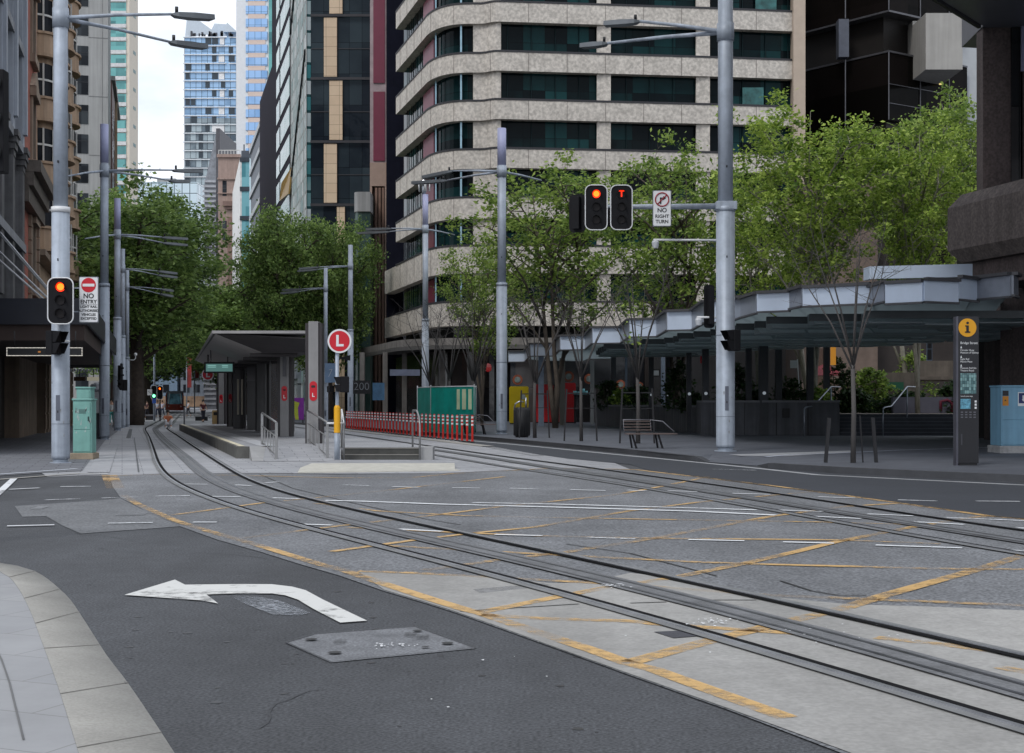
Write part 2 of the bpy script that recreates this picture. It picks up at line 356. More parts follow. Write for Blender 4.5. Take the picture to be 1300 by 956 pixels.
# rails traced on the photograph
A1 = [(1560, 1010), (1340, 945), (1200, 902), (1077.7, 861.5), (987.7, 832.7), (895, 805), (804.6, 779), (700, 750.5), (584.6, 721.5), (483, 695.5), (400, 674.5), (328.5, 655.5), (277.7, 639.5), (241, 624), (222, 614.5), (209.6, 604.6), (199, 589), (193.3, 571), (188, 555), (183, 544.5)]
B1 = [(1700, 931), (1500, 885), (1298, 834.6), (1170.8, 804.5), (1077.7, 785.4), (918.5, 749.6), (795, 722.5), (700, 702), (589, 679.5), (492, 657.5), (400, 637), (360.8, 626.5), (314.6, 609), (277.7, 587), (250, 569), (227, 553.5), (213, 544.3)]
C1 = [(1500, 938), (1235, 861.5), (1127.7, 831), (1020, 799), (955, 782), (849, 755), (795, 742), (700, 721.5), (631, 706.5), (515, 680.5), (430, 660.5), (383.8, 650), (337.7, 637), (291.5, 620.5), (259, 602.5), (238.5, 584), (219, 568), (205, 555.5), (197, 545)]
Q2 = [(1500, 738), (1300, 709.5), (1195, 690), (1077.7, 667), (980, 648.5), (876, 631), (779, 614), (707, 603.5), (627.7, 591), (550, 578)]
U2 = [(1500, 702), (1300, 676), (1169, 656.5), (1090.8, 643.5), (1012, 631), (900, 615), (809, 603), (733, 592), (650, 581.5)]
P2 = [(1500, 720), (1300, 691), (1182, 671), (1064.6, 651), (960, 634.8), (888, 623.5), (795, 608.8), (707, 595.8), (606, 579.5), (550, 571.5)]
def gp(l): return [G(*p).to_2d() for p in l]
def far(l, d, n):
    l = list(l); k = max(1, round(n / 8)); e = l[-1]
    return l + [e + d * n * (i + 1) / k for i in range(k)]
def fit_parallel(c, off):
    o = []
    for k in range(len(c)):
        d = (c[min(k + 1, len(c) - 1)] - c[max(k - 1, 0)]).normalized(); o.append(c[k] + Vector((-d.y, d.x)) * off)
    return o
def relax(p, n):
    p = [v.copy() for v in p]
    for _ in range(n):
        p = [p[0]] + [(p[k - 1] + 2 * p[k] + p[k + 1]) / 4 for k in range(1, len(p) - 1)] + [p[-1]]
    return p
a1 = gp(A1); b1 = gp(B1); c1 = gp(C1)
DT = Vector((-.226, 1)).normalized()
def near_ext(l, n): return list(reversed(far(list(reversed(l)), (l[0] - l[1]).normalized(), n)))
a1, b1, c1 = [near_ext(q, 14) for q in (a1, b1, c1)]
a1 = far(a1, DT, 200); b1 = far(b1, DT, 200)
c1 = far(c1, DT, 200)
ra, rb, rc = [relax(smooth_path(q, .8), 14) for q in (a1, b1, c1)]
q2, p2, u2 = [gp(q) for q in (Q2, P2, U2)]
q2, p2, u2 = [near_ext(q, 20) for q in (q2, p2, u2)]
q2 = relax(smooth_path(far(q2, D1, 200), .8), 14)
p2 = relax(smooth_path(far(p2, D1, 200), .8), 14)
u2 = relax(smooth_path(far(u2, D1, 200), .8), 14)

# tramway paving: from the stop line far up the street
near = [G(60, 605.5), G(108, 603.5), G(139, 604), G(205, 601.5), G(300, 600.5), G(430, 601.5), G(560, 601), G(649, 597), G(714, 594), G(800, 596)]
farp = [Vector((-58, 230)), Vector((-75, 230))]
mid = [Vector((2.5, 40)), Vector((-1.2, 54)), Vector((-9.4, 83)), Vector((-35, 190))]
t = MB(); t.face([(p[0], p[1], .004) for p in near + mid + [Vector((-52, 400)), Vector((-120, 400)), Vector((-26, 70))]]); struct('tramway', t, paver)
# rough aggregate crossing (yellow box)
edge_l = [(139, 604), (143, 618), (153, 632.5), (190, 652), (229, 669), (276, 686), (330.8, 701.5), (380, 717), (430, 731.5), (487.7, 751.5), (540, 767), (577.7, 779), (629, 797), (715, 828), (800, 859), (930, 905), (1060, 955)]
box_r = [(1060, 956), (1700, 956), (1700, 690), (1500, 684), (1300, 660), (1260.7, 657), (1143, 640), (1064.6, 629), (960, 616), (887.7, 606.6), (809, 597), (714, 594), (649, 597.5), (575, 601), (430, 603.5), (300, 601), (205, 602)]
t = MB(); t.face([(*G(*p).to_2d(), .008) for p in edge_l] + [(6.3, -6, .008), (18, -6, .008)] + [(*G(*p).to_2d(), .008) for p in box_r[3:]]); struct('road', t, rough_)
pt = [(18.7, 643), (78, 639), (138.7, 634.5), (153, 633), (180, 647), (230, 668.5), (200, 671), (103, 678), (80, 668), (58.7, 655.8), (28.5, 656.7)]
t = MB(); t.face([(*G(*p).to_2d(), .006) for p in pt]); struct('road_patch', t, patchm)
# pale concrete slab round the near track
sl = [(455, 727), (530, 730), (607.7, 733.5), (700, 742), (745, 741), (800, 729), (840, 733), (910, 748), (985, 760), (1076, 769), (1180, 772), (1300, 777), (1700, 795), (1700, 1010), (1200, 1010), (1075, 957), (930, 904), (800, 858), (715, 827.5), (629, 796), (577.7, 778), (540, 766), (487.7, 750.5)]
t = MB(); i_ = sl.index((1700, 795)); t.face([(*G(*p).to_2d(), .012) for p in sl[:i_ + 1]] + [(11.5, -5.5, .012), (6.0, -5.5, .012)] + [(*G(*p).to_2d(), .012) for p in sl[i_ + 3:]]); struct('track_slab', t, slabm)
# slab joints
jm = M('slab joint', (.03, .03, .03), var=.1)
t = MB()
for l in ([(584, 778.5), (640, 775), (735, 769)], [(800, 768), (846, 766.5)], [(880, 764), (960, 764)], [(718, 692), (800, 704), (880, 725), (910, 733)], [(990, 739), (1030, 752), (1065, 758), (1100, 758)],
          [(330, 603), (372, 621), (430, 635), (450, 640), (540, 660), (585, 667.5)], [(1096, 832), (1150, 845), (1225, 868)]):
    t.ribbon([G(*p) for p in l], .025, .0152)
struct('road_joints', t, jm)
lane = [(560, 556), (600, 559), (680, 566), (800, 578), (897, 587.5), (961, 593.5), (1062, 602), (1300, 614), (1420, 620), (1800, 640), (1800, 730), (1500, 684), (1300, 659), (1260.7, 656), (1143, 639), (1064.6, 628), (960, 615), (887.7, 605.6), (830, 599.5), (800, 590), (720, 582.5), (620, 568)]
t = MB(); t.face([(*G(*p).to_2d(), .0105) for p in lane]); struct('road_lane', t, M('shaded lane asphalt', (.036, .040, .049), rough=.85, var=.12, scale=.4, fine=.2, fscale=40))  # asphalt colour darkened for the dimmer light on the right lane
# painted lines
yl = MB(); W = .125
Y = [([(139, 604), (142, 611), (147, 621)], .32), ([(157, 630), (175, 641), (222, 662), (259, 674), (328.5, 694), (407, 718.5), (440, 727), (471.5, 738), (547.7, 763), (590, 776), (611, 781), (684.6, 806), (754, 829), (797.7, 845), (830, 853), (867.7, 867), (1000, 915)], W),
     ([(700, 594.8), (779, 596.2), (809, 597.2), (887.7, 606.6), (980, 617.5), (1064.6, 629), (1143, 640), (1260.7, 657), (1300, 660.5), (1500, 690)], W),
     ([(150, 604.5), (205, 603), (300, 604.3), (430, 607.5), (524.6, 607), (575, 602), (649, 598), (700, 595)], .1),
     ([(611, 779.5), (703, 761), (769, 748), (849, 736.5), (941.5, 718), (1010.8, 702), (1059, 690), (1119.5, 678), (1161, 670), (1219, 660.5), (1255.5, 656)], W),
     ([(800, 844), (909, 814), (1010.8, 789), (1069.5, 775), (1123, 758), (1252.6, 721.5), (1320, 700), (1400, 680)], W + .02),
     ([(538.5, 726), (631, 713), (719, 702.5), (832, 684.6), (977.7, 657), (1075, 644), (1143, 640)], W),
     ([(420, 702), (520, 688), (594, 679), (680, 670.5), (795, 650.5), (887.7, 638.5), (1033, 625)], .11),
     ([(307.7, 685), (384, 675), (430, 669), (538, 657), (631, 645), (779, 629.5), (900, 606)], .11),
     ([(220, 655), (330, 640), (470, 626), (640, 606)], .1),
     ([(611, 783), (690, 788), (800, 791), (831, 794.6), (895, 799), (1011, 807), (1080, 815)], W), ([(1112, 812), (1190, 820), (1259, 829)], W), ([(1270, 850), (1330, 862), (1420, 870)], W),
     ([(455, 727), (530, 729.5), (607.7, 734), (744.6, 741.5), (826, 746.5), (927.7, 754.5), (985, 758.5), (1076, 762), (1112.6, 763.5), (1190, 766.5), (1300, 771), (1500, 780)], W),
     ([(485, 694), (561.5, 698.5), (760, 709), (887.7, 715.5), (960, 718), (1080, 721), (1180, 723.8), (1300, 724.8), (1420, 725)], W),
     ([(440, 671), (591, 678), (687, 682), (832, 685), (1064.6, 687), (1195, 692)], .12), ([(400, 640), (480, 650), (591.5, 656), (700, 658.5), (881, 661.5), (1038, 664), (1180, 668)], .11)]
for l, ww in Y: yl.ribbon(smooth_path([G(*p) for p in l], 2) if len(l) > 2 else [G(*p) for p in l], ww, .016)
struct('yellow_box_markings', yl, yellowp)
wl = MB()
Wd = [((433.5, 616.5), (469, 617.7)), ((498, 619), (531.5, 620)), ((574, 620.5), (609, 620.8)), ((647, 621), (684, 622)), ((724, 623), (769, 624)), ((796.5, 623.5), (820, 624.6)), ((841.5, 624.2), (885, 625.5)), ((929, 627.5), (978, 629)),
      ((197, 631), (241, 630.5)), ((259, 631.3), (305, 632)), ((337.7, 633), (379, 634.6)), ((229, 615.5), (264, 616)), ((287, 616.3), (319, 617.8)), ((337, 614), (353, 613)), ((11.6, 622.5), (50, 620.6)), ((76.5, 619), (115.6, 618.5)), ((57, 636), (103, 634.5)), ((129, 633.6), (176, 632)),
      ((137, 666), (194, 665)), ((9, 669.5), (69, 668)), ((245, 664.6), (275, 664.6)), ((379, 667), (421, 668.5)), ((487.7, 672.4), (561.5, 676.5)), ((628.5, 680.5), (688.5, 682)), ((744.6, 684), (807, 686)), ((874, 687), (945, 688.5)), ((994, 690), (1059, 691.7)), ((1111.7, 694), (1221.5, 697.7)), ((1263, 700), (1310, 701.8)),
      ((1038.5, 632), (1085.5, 633.6)), ((1140, 636), (1190, 637.5)), ((1238.5, 637.5), (1294.7, 638)), ((986, 649), (1046, 651)), ((1030.6, 657), (1093, 660)), ((1101, 654), (1159, 656.6)), ((1158.7, 664), (1224, 667.6)), ((1195, 658.5), (1320, 663.5)), ((1280, 671.5), (1330, 673.5)), ((120, 601.6), (137, 602)), ((905, 596.5), (960, 598))]
for a, b in Wd: wl.ribbon([G(*a), G(*b)], .1, .0195)
wl.ribbon(smooth_path([G(*p) for p in ((412, 636.6), (455, 637.6), (560, 641.5), (700, 645.2), (878, 650.5), (985, 655.6))], 2), .16, .0195)
wl.ribbon(smooth_path([G(*p) for p in ((600, 639.5), (700, 641.4), (800, 644.2), (900, 647), (960, 649))], 2), .13, .0195)
wl.face([(*G(*p).to_2d(), .0195) for p in ((2, 628.5), (-30, 650), (-45, 650), (-8, 628), (13, 609), (22, 608.6))])
for k in range(9):   # drain grille bars on the patch
    pass
struct('white_road_markings', wl, whitep)
# turn arrow
# cracks, sealed seams and oil drips in the near lane
t = MB(); rc_ = random.Random(17)
for px, py, L_, an in ((120, 700, 2.4, .4), (260, 690, 3., 2.8), (330, 925, 1.0, .8)):
    p = G(px, py).to_2d(); pts = [p]
    for q in range(9): an += rc_.gauss(0, .35); p = p + Vector((math.cos(an), math.sin(an))) * L_ / 9; pts.append(p)
    t.ribbon(pts, .008, .0035)
struct('asphalt_cracks', t, M('crack dark', (.035, .036, .04)))
t = MB()
for _ in range(60):
    c = G(rc_.uniform(80, 760), rc_.choice([rc_.uniform(690, 940), rc_.uniform(740, 860)])); r1 = rc_.uniform(.008, .035)
    t.face([(c.x + r1 * rc_.uniform(.7, 1.2) * math.cos(a), c.y + r1 * rc_.uniform(.7, 1.2) * math.sin(a), .0025) for a in (0, .9, 1.8, 2.7, 3.6, 4.5, 5.4)])
struct('oil_drips', t, M('oil dark', (.03, .03, .032), rough=.4))
ar = [(158, 757), (222, 737.5), (235, 744), (300, 743.2), (345, 743.4), (371, 746.5), (388, 751), (410, 763), (466, 790), (432, 792.5), (398, 775), (378, 763), (362, 757.5), (345, 755.2), (300, 755), (262, 756.5), (277, 768), (256, 764)]
t = MB(); t.face([(*G(*p).to_2d(), .012) for p in ar]); struct('turn_arrow_marking', t, WORN('arrow paint', (.60, .60, .58), wear=.03, scale=5))
ghost = [(300, 757.5), (330, 759), (355, 764), (394, 779), (380, 783), (345, 781), (312, 768), (296, 760)]
t = MB(); t.face([(*G(*p).to_2d(), .008) for p in ghost]); struct('removed_arrow_trace', t, WORN('old paint trace', (.28, .3, .33), wear=.35, scale=20))
# near left corner pavement and kerb
kz = .05
ko = [(-400, 690), (-120, 706), (0, 714.5), (22, 718), (44.5, 725), (62, 736), (76, 748), (90, 762), (112, 795), (135, 831), (162.5, 867), (205, 930), (240, 985), (300, 1080)]
ki = [(-400, 702), (-120, 717), (0, 726), (12, 733), (24, 748), (38, 775), (52, 812), (72, 867), (98, 950), (112, 1000), (130, 1080)]
KO = smooth_path([G(*p) for p in ko], .3); KI = smooth_path([G(*p, kz) for p in ki], .3)
t = MB(); n = 60
ro = [KO[int(k * (len(KO) - 1) / n)] for k in range(n + 1)]; ri = [KI[int(k * (len(KI) - 1) / n)] for k in range(n + 1)]
for k in range(n):
    t.face([(*ro[k + 1], 0.0), (*ro[k], 0.0), (*ri[k], kz + .002), (*ri[k + 1], kz + .002)], True)
    t.face([(*ro[k + 1], -.05), (*ro[k], -.05), (*ro[k], 0), (*ro[k + 1], 0)])
struct('corner_kerb', t, conc_l)
t = MB()
for k in range(0, n + 1, 6): a, b = Vector((*ro[k], .003)), Vector((*ri[k], kz + .005)); t.bar(a, b, .006, .003)
struct('kerb_joints', t, M('kerb joint', (.25, .24, .22)))
t = MB(); t.face([(*p, kz) for p in KI] + [(-30, 2, kz), (-30, 12, kz)]); struct('corner_pavement', t, BRICK('corner pavers', (.25, .255, .265), (.275, .278, .285), (.19, .19, .19), bw=1.2, bh=.6, ms=.006, flat=True, rot=.4, var=.14))
t = MB(); t.ribbon([G(-10, 815, kz), G(2, 838, kz), G(12, 867, kz), G(30, 940, kz)], .01, kz + .004); struct('corner_pavement_joint', t, M('paver joint', (.12, .12, .12)))

# left far pavement
shade_pave = BRICK('shaded footpath pavers', (.12, .125, .14), (.15, .155, .17), (.06, .06, .07), bw=.6, bh=.6, ms=.012, flat=True, rot=-SA, var=.2)  # awning shade is put into the paver colour
lp = [G(-900, 640), G(-300, 617), G(0, 604.5), G(60, 600.5), G(104, 598.5)]
tl = [G(147, 546.5), G(130, 560), G(104, 598.5)]
t = MB(); z = .012
t.face([(p[0], p[1], z) for p in lp] + [(*G(133, 560).to_2d(), z), (*G(152, 546).to_2d(), z), (-34, 120, z), (-105, 400, z), (-160, 400, z), (-60, 60, z)]); struct('pavement', t, shade_pave)
t = MB(); t.ribbon([G(-60, 606.5), G(0, 603.2), G(60, 598.8), G(97, 596)], .12, .022); struct('kerb_reflection', t, M('kerb reflection paint', (.62, .66, .72), rough=.5))  # painted strip stands for light reflected off the kerb top
t = MB(); t.ribbon([G(-60, 613.5), G(0, 609.5), G(40, 606.3), G(100, 602), G(139, 603)], .16, .018); struct('gutter_strip', t, conc_l)
# ribbed tactile field
tm = M('tactile pavers', (.33, .335, .35), var=.1)
t = MB(); c = [G(111, 600.5), G(139, 600.5), G(150, 565), G(131, 565)]
t.face([(p.x, p.y, .016) for p in c])
for k in range(36):
    f = (k + .5) / 36; a = c[0].lerp(c[3], f); b = c[1].lerp(c[2], f); t.ribbon([a, b], .07, .021, .004)
struct('tactile_paving', t, tm)
t = MB(); c = [G(160, 556.5), G(166, 556.5), G(168, 545), G(164, 545)]; t.face([(p.x, p.y, .016) for p in c]); c = [G(175, 600), G(177, 600), G(171, 556), G(170, 556)]; t.face([(p.x, p.y, .0155) for p in c]); struct('drain_strip', t, M('drain dark', (.08, .085, .09)))

# right pavement, kerbs with the ramp between
rz_ = .14
kt = [G(440, 540.5, rz_), G(520, 547, rz_), G(600, 553.4, rz_), G(700, 562, rz_), G(800, 570.8, rz_), G(883, 579.6, rz_)]
kb = G(897, 587); k2 = G(961, 592); kt2 = [G(975.7, 588, rz_), G(1062, 593, rz_), G(1180, 598.5, rz_), G(1300, 603.5, rz_), G(1420, 609, rz_), G(2200, 640, rz_)]
back_in = [G(1000, 583, rz_), G(905, 576, rz_)]
t = MB()
poly = [(p.x, p.y, rz_) for p in kt] + [(*G(905, 576, rz_).to_2d(), rz_), (*G(985, 581, rz_).to_2d(), rz_)] + [(p.x, p.y, rz_) for p in kt2] + [(60, 30, rz_), (60, 130, rz_), (10, 135, rz_), (-12, 150, rz_), (-30, 220, rz_), (-45, 220, rz_), (-21.5, 118, rz_)]
t.face(poly)
r0, r1, r2, r3, r4, r5 = (*kt[-1].to_2d(), rz_), (kb.x, kb.y, .014), (k2.x, k2.y, .014), (*kt2[0].to_2d(), rz_), (*G(985, 581, rz_).to_2d(), rz_), (*G(905, 576, rz_).to_2d(), rz_)
t.face([r0, r1, r5]); t.face([r1, r2, r4, r5][:3]); t.face([r1, r4, r5]); t.face([r2, r3, r4])
struct('pavement', t, pave_r)
t = MB()
t.prism([(kt[-1].x, kt[-1].y), (kb.x, kb.y), (kb.x + .14, kb.y + .1), (kt[-1].x + .18, kt[-1].y + .05)], 0, [rz_ + .004, .02, .02, rz_ + .004]); q_ = kt2[0]; t.prism([(k2.x, k2.y), (q_.x, q_.y), (q_.x + .18, q_.y + .05), (k2.x + .16, k2.y + .02)], 0, [.02, rz_ + .004, rz_ + .004, .02])
def kerb(pts):
    pts = smooth_path(pts, 2.5)
    t.wall([Vector((p.x, p.y)) for p in pts], .18, 0, rz_ + .004)
kerb([p - Vector((0, 0, 0)) for p in [Vector((-30.0, 150, 0)), Vector((-21.5, 118, 0))] + kt]); kerb(kt2)
struct('kerb', t, kerbm)
t = MB(); t.ribbon(smooth_path([G(*p) for p in ((470, 549), (600, 560), (680, 567.3), (800, 579.2), (830, 582), (961, 595), (1038, 603.5), (1170, 610), (1300, 616.5), (1420, 622))], 2), .2, .012); struct('gutter_line', t, M('gutter concrete', (.36, .37, .38), var=.15))
t = MB(); t.face([(*G(*p, rz_).to_2d(), rz_ + .004) for p in ((925, 577.2), (1000, 574.8), (1085, 572), (1085, 574), (1000, 579), (940, 578.8))]); struct('ramp_tactile_strip', t, tm)
t = MB(); t.ribbon([G(972, 580.5, rz_), G(1000, 577.7, rz_), G(1060, 575.8, rz_), G(1140, 571.8, rz_), G(1300, 567, rz_)], .12, rz_ + .009); t.ribbon([G(1015, 552, rz_), G(1060, 551.5, rz_), G(1300, 556, rz_)], .1, rz_ + .009)
struct('pale_paving_line', t, M('kerb reflection paint2', (.5, .54, .62), rough=.5))
# bollard strip and tactile dashes beside the far track
t = MB(); t.ribbon([G(420, 544.5), G(520, 555.5), G(620, 567.3)], .45, .03, .03); struct('median_strip', t, conc_l)
t = MB()
a = G(622, 568); b = G(686, 579.5)
for k in range(16):
    p = a.lerp(b, k / 16); q = a.lerp(b, (k + .6) / 16); t.ribbon([p, q], .3, .02, .01)
struct('tactile_strip', t, tm)

# ---- rails
def track(pa, pb, pc, swa=.16):
    for i, pl in enumerate((pa, pb)):
        t = MB(); t.ribbon(pl, .17, .0235); struct('rail_surround', t, rails_dark)
        s_ = -1 if i == 0 else 1
        t = MB(); t.ribbon(fit_parallel(pl, .055 * s_), .065, .0262); struct('rail_groove', t, groove)
        t = MB(); t.ribbon(pl, .035, .03, .008); struct('rail', t, steel)
    t = MB(); t.ribbon(pc, .34, .0235); struct('power_rail_bed', t, aps)
    t = MB(); t.ribbon(fit_parallel(pc, .09), .035, .027); t.ribbon(fit_parallel(pc, -.09), .035, .027); struct('power_rail', t, M('power rail metal', (.13, .135, .15), rough=.35, metal=.6, var=.4, scale=4))
track(ra, rb, rc); track(q2, u2, p2)
# service covers in the asphalt
def cover(name, label, px, mat, z, marks=()):
    o = MB().face([(*G(*p).to_2d(), z) for p in px]); r = o.build(name, mat); r['kind'] = 'structure'
    return r
cover('service_cover', '', [(363, 817), (400, 806), (527, 796.5), (604, 824), (420, 842)], M('cover metal', (.14, .145, .155), rough=.75, var=.25, scale=3, fine=.3), .004)
t = MB()
for p, r1 in (((395, 814), .04), ((425, 831), .045), ((530, 803), .035), ((568, 819), .04), ((540, 824), .025)):
    c = G(*p); t.face([(c.x + r1 * math.cos(a * .785), c.y + r1 * math.sin(a * .785), .015) for a in range(8)])
for p in ((430, 819), (520, 810), (536, 813)):
    c = G(*p)
    for k in range(4): t.face([(c.x - .04, c.y + k * .04, .015), (c.x + .04, c.y + k * .04, .015), (c.x + .04, c.y + k * .04 + .012, .015), (c.x - .04, c.y + k * .04 + .012, .015)])
struct('service_cover_holes', t, jm)
t = MB(); t.ribbon([G(*p) for p in ((363, 817), (400, 806), (527, 796.5), (604, 824), (420, 842), (363, 817))], .012, .0112); struct('service_cover_rim', t, M('cover rim', (.045, .046, .05)))
rr = random.Random(5)
t = MB()
def splat(px, py, w, n, z, s=.02):
    for _ in range(n):
        c = G(px + rr.gauss(0, w), py + rr.gauss(0, w * .16)); r1 = s * rr.uniform(.4, 1.6); a0 = rr.random() * 6
        t.face([(c.x + r1 * rr.uniform(.6, 1.3) * math.cos(a0 + a * 1.05), c.y + r1 * 1.6 * rr.uniform(.6, 1.3) * math.sin(a0 + a * 1.05), z + rr.random() * .001) for a in range(6)])
splat(495, 822, 14, 26, .0155, .007); splat(905, 794, 14, 40, .026, .008); splat(780, 747, 8, 40, .026, .009); splat(1055, 808, 60, 30, .026, .005); splat(560, 850, 180, 10, .012, .006)
struct('paint_spatter', t, M('spatter', (.62, .63, .64)))
cover('metal_plate', '', [(830, 805), (855, 813), (893, 810), (880, 803)], M('dark plate', (.055, .055, .065), rough=.6), .0165)
t = MB()
for cx_, cy_, n, d in ((45, 645.5, 7, 2.0), (150, 654, 12, 3.0), (196, 651, 2, 4)):
    for k in range(n):
        p = G(cx_ + k * d, cy_); t.face([(p.x, p.y - .22, .012), (p.x + .022, p.y - .22, .012), (p.x - .02, p.y + .25, .012), (p.x - .042, p.y + .25, .012)])
struct('drain_bars', t, M('pale drain bars', (.2, .205, .215)))
t = MB()    # dark scuffs where trams stop and tyres turn
t.face([(*G(*p).to_2d(), .0125) for p in ((600, 750), (690, 742), (700, 745), (610, 755))]); struct('slab_stain', t, WORN('stain', (.22, .22, .22), wear=.4, scale=6))

# ================================================================== PLATFORM
plat_m = BRICK('platform pavers', (.27, .275, .29), (.31, .315, .33), (.15, .15, .16), bw=.6, bh=.3, ms=.01, flat=True, rot=-SA, var=.12)
plat_w = M('platform edge concrete', (.11, .108, .10), var=.35, scale=1.5, streak=.3)
cream = M('cream nosing', (.62, .57, .42), rough=.6); grey_c = M('mid concrete', (.3, .3, .3), var=.15, scale=2)
pz = .33
p_ln = G(302, 567, pz).to_2d(); p_ln2 = G(317, 567, pz).to_2d()        # near left corner
lf = p_ln + D1 * 41; rn = Vector((-2.14, 37.7)); rf = rn + D1 * 43
t = MB(); Yr = 39.75
xl = lambda y: p_ln.x - .275 * (y - p_ln.y); xr = lambda y: rn.x - .275 * (y - rn.y)
deck = [(xl(Yr) + .82, Yr), (xr(Yr), Yr), rf, lf, (p_ln.x, p_ln.y), (p_ln2.x, p_ln2.y)]
t.prism([(p[0], p[1]) for p in deck], .0, pz)
# landing behind the steps
t.prism([(G(432, 585).x + .0, 38.6), (xr(38.6), 38.6), (xr(Yr), Yr - .002), (G(432, 585).x - .3, Yr - .002)], 0, pz)
struct('platform', t, plat_m)
t = MB()   # ramp up from the crossing
rx0 = G(330, 587).x; rx1 = G(430, 587).x
t.face([(rx0, 37.2, .012), (rx1, 37.2, .012), (rx1 - .3, Yr, pz - .001), (xl(Yr) + .8, Yr, pz - .001)])
struct('platform_ramp', t, plat_m)
t = MB()
a_ = p_ln + Vector((-.03, -.03)); t.wall([lf + Vector((-.03, 0)), a_, p_ln2 + Vector((.0, -.03))], .12, 0, pz + .004)
struct('platform_edge', t, plat_w)
t = MB(); t.ribbon([p_ln + Vector((.12, .05)), lf + Vector((.12, 0))], .16, pz + .012, .008); struct('platform_nosing', t, cream)
t = MB(); t.ribbon([p_ln + Vector((.8, .4)), lf + Vector((.8, 0))], .5, pz + .008, .004); struct('platform_tactile_strip', t, M('pale tactile', (.42, .43, .45)))
t = MB()   # sloping cheek beside the ramp
c0 = p_ln2; A_, B_, C_, D_ = (c0.x, c0.y - .03, pz + .006), (rx0 - .3, 37.25, .012), (rx0, 37.2, .014), (xl(Yr) + .82, Yr, pz + .003); t.face([A_, B_, C_]); t.face([A_, C_, D_]); t.face([A_, (A_[0], A_[1], 0), B_]); struct('ramp_cheek', t, grey_c)
t = MB(); sx0 = G(434, 585).x; sx1 = G(534, 585).x
st_d = M('dark step riser', (.06, .06, .055), var=.3, scale=3); 
t.box(sx0, sx1, 37.75, 38.1, 0, .165); t.box(sx0, sx1, 38.1, 38.6, 0, .326); struct('platform_steps', t, st_d)
t = MB(); t.box(sx0, sx1, 37.73, 37.8, .150, .17); t.box(sx0, sx1, 38.08, 38.15, .312, .334); struct('step_nosing', t, M('step nosing', (.22, .21, .19)))
t = MB(); t.box(sx1 + .01, sx1 + .32, 37.7, 38.7, 0, .36); struct('step_end_wall', t, grey_c)
# nose island kerb
nose = [G(378, 600), G(580, 597), G(571, 590.5), G(560, 588), G(392, 590.5), G(384, 594)]
t = MB()
cnr = [G(378, 600), G(590, 597), G(580, 594), G(545, 591)]
nb = [(G(378, 601).x, G(378, 601).y), (G(585, 598).x, G(585, 598).y), (G(585, 598).x - .15, G(585, 598).y + .5), (G(574, 596).x, 34.2), (G(386, 596).x, 34.1), (G(378, 597).x, G(378, 597).y + .4)]
t.prism(nb, [0] * 6, [.03, .02, .02, .09, .09, .04]); struct('median_kerb', t, M('painted kerb', (.47, .455, .40), var=.15, scale=4))
t = MB(); t.prism([(nb[4][0], 34.2), (nb[3][0], 34.3), (nb[3][0] - .5, 37.1), (nb[4][0] + .1, 37.1)], 0, .05); struct('median_paving', t, M('median concrete', (.27, .275, .29)))
# ================================================================== STREET FURNITURE
galv = M('galvanised pole', (.35, .395, .46), rough=.5, metal=.1, var=.14, scale=3, streak=.35)
galv_top = M('pole luminous sleeve', (.36, .38, .56), rough=.45, var=.05)
lum_m = M('luminaire grey', (.17, .185, .2), rough=.5, metal=.3)
black = M('black powder coat', (.012, .012, .014), rough=.45, var=.1)
blackm = M('signal housing', (.008, .008, .01), rough=.7, var=.1, spec=.2)
wht = M('sign white', (.66, .67, .68), rough=.4, var=.04); txt = M('sign black', (.015, .015, .018), rough=.5, var=.02)
red = M('sign red', (.50, .008, .02), rough=.4, var=.05); redlit = EM('red lamp', (1., .025, .0), 1.3, (.4, .01, 0)); redcore = EM('red lamp core', (1., .16, .005), 2.6)
off_l = M('unlit lens', (.012, .01, .011), rough=.5, spec=.2)
dk_pole = M('dark pole section', (.16, .17, .2), rough=.5, metal=.2, streak=.3)

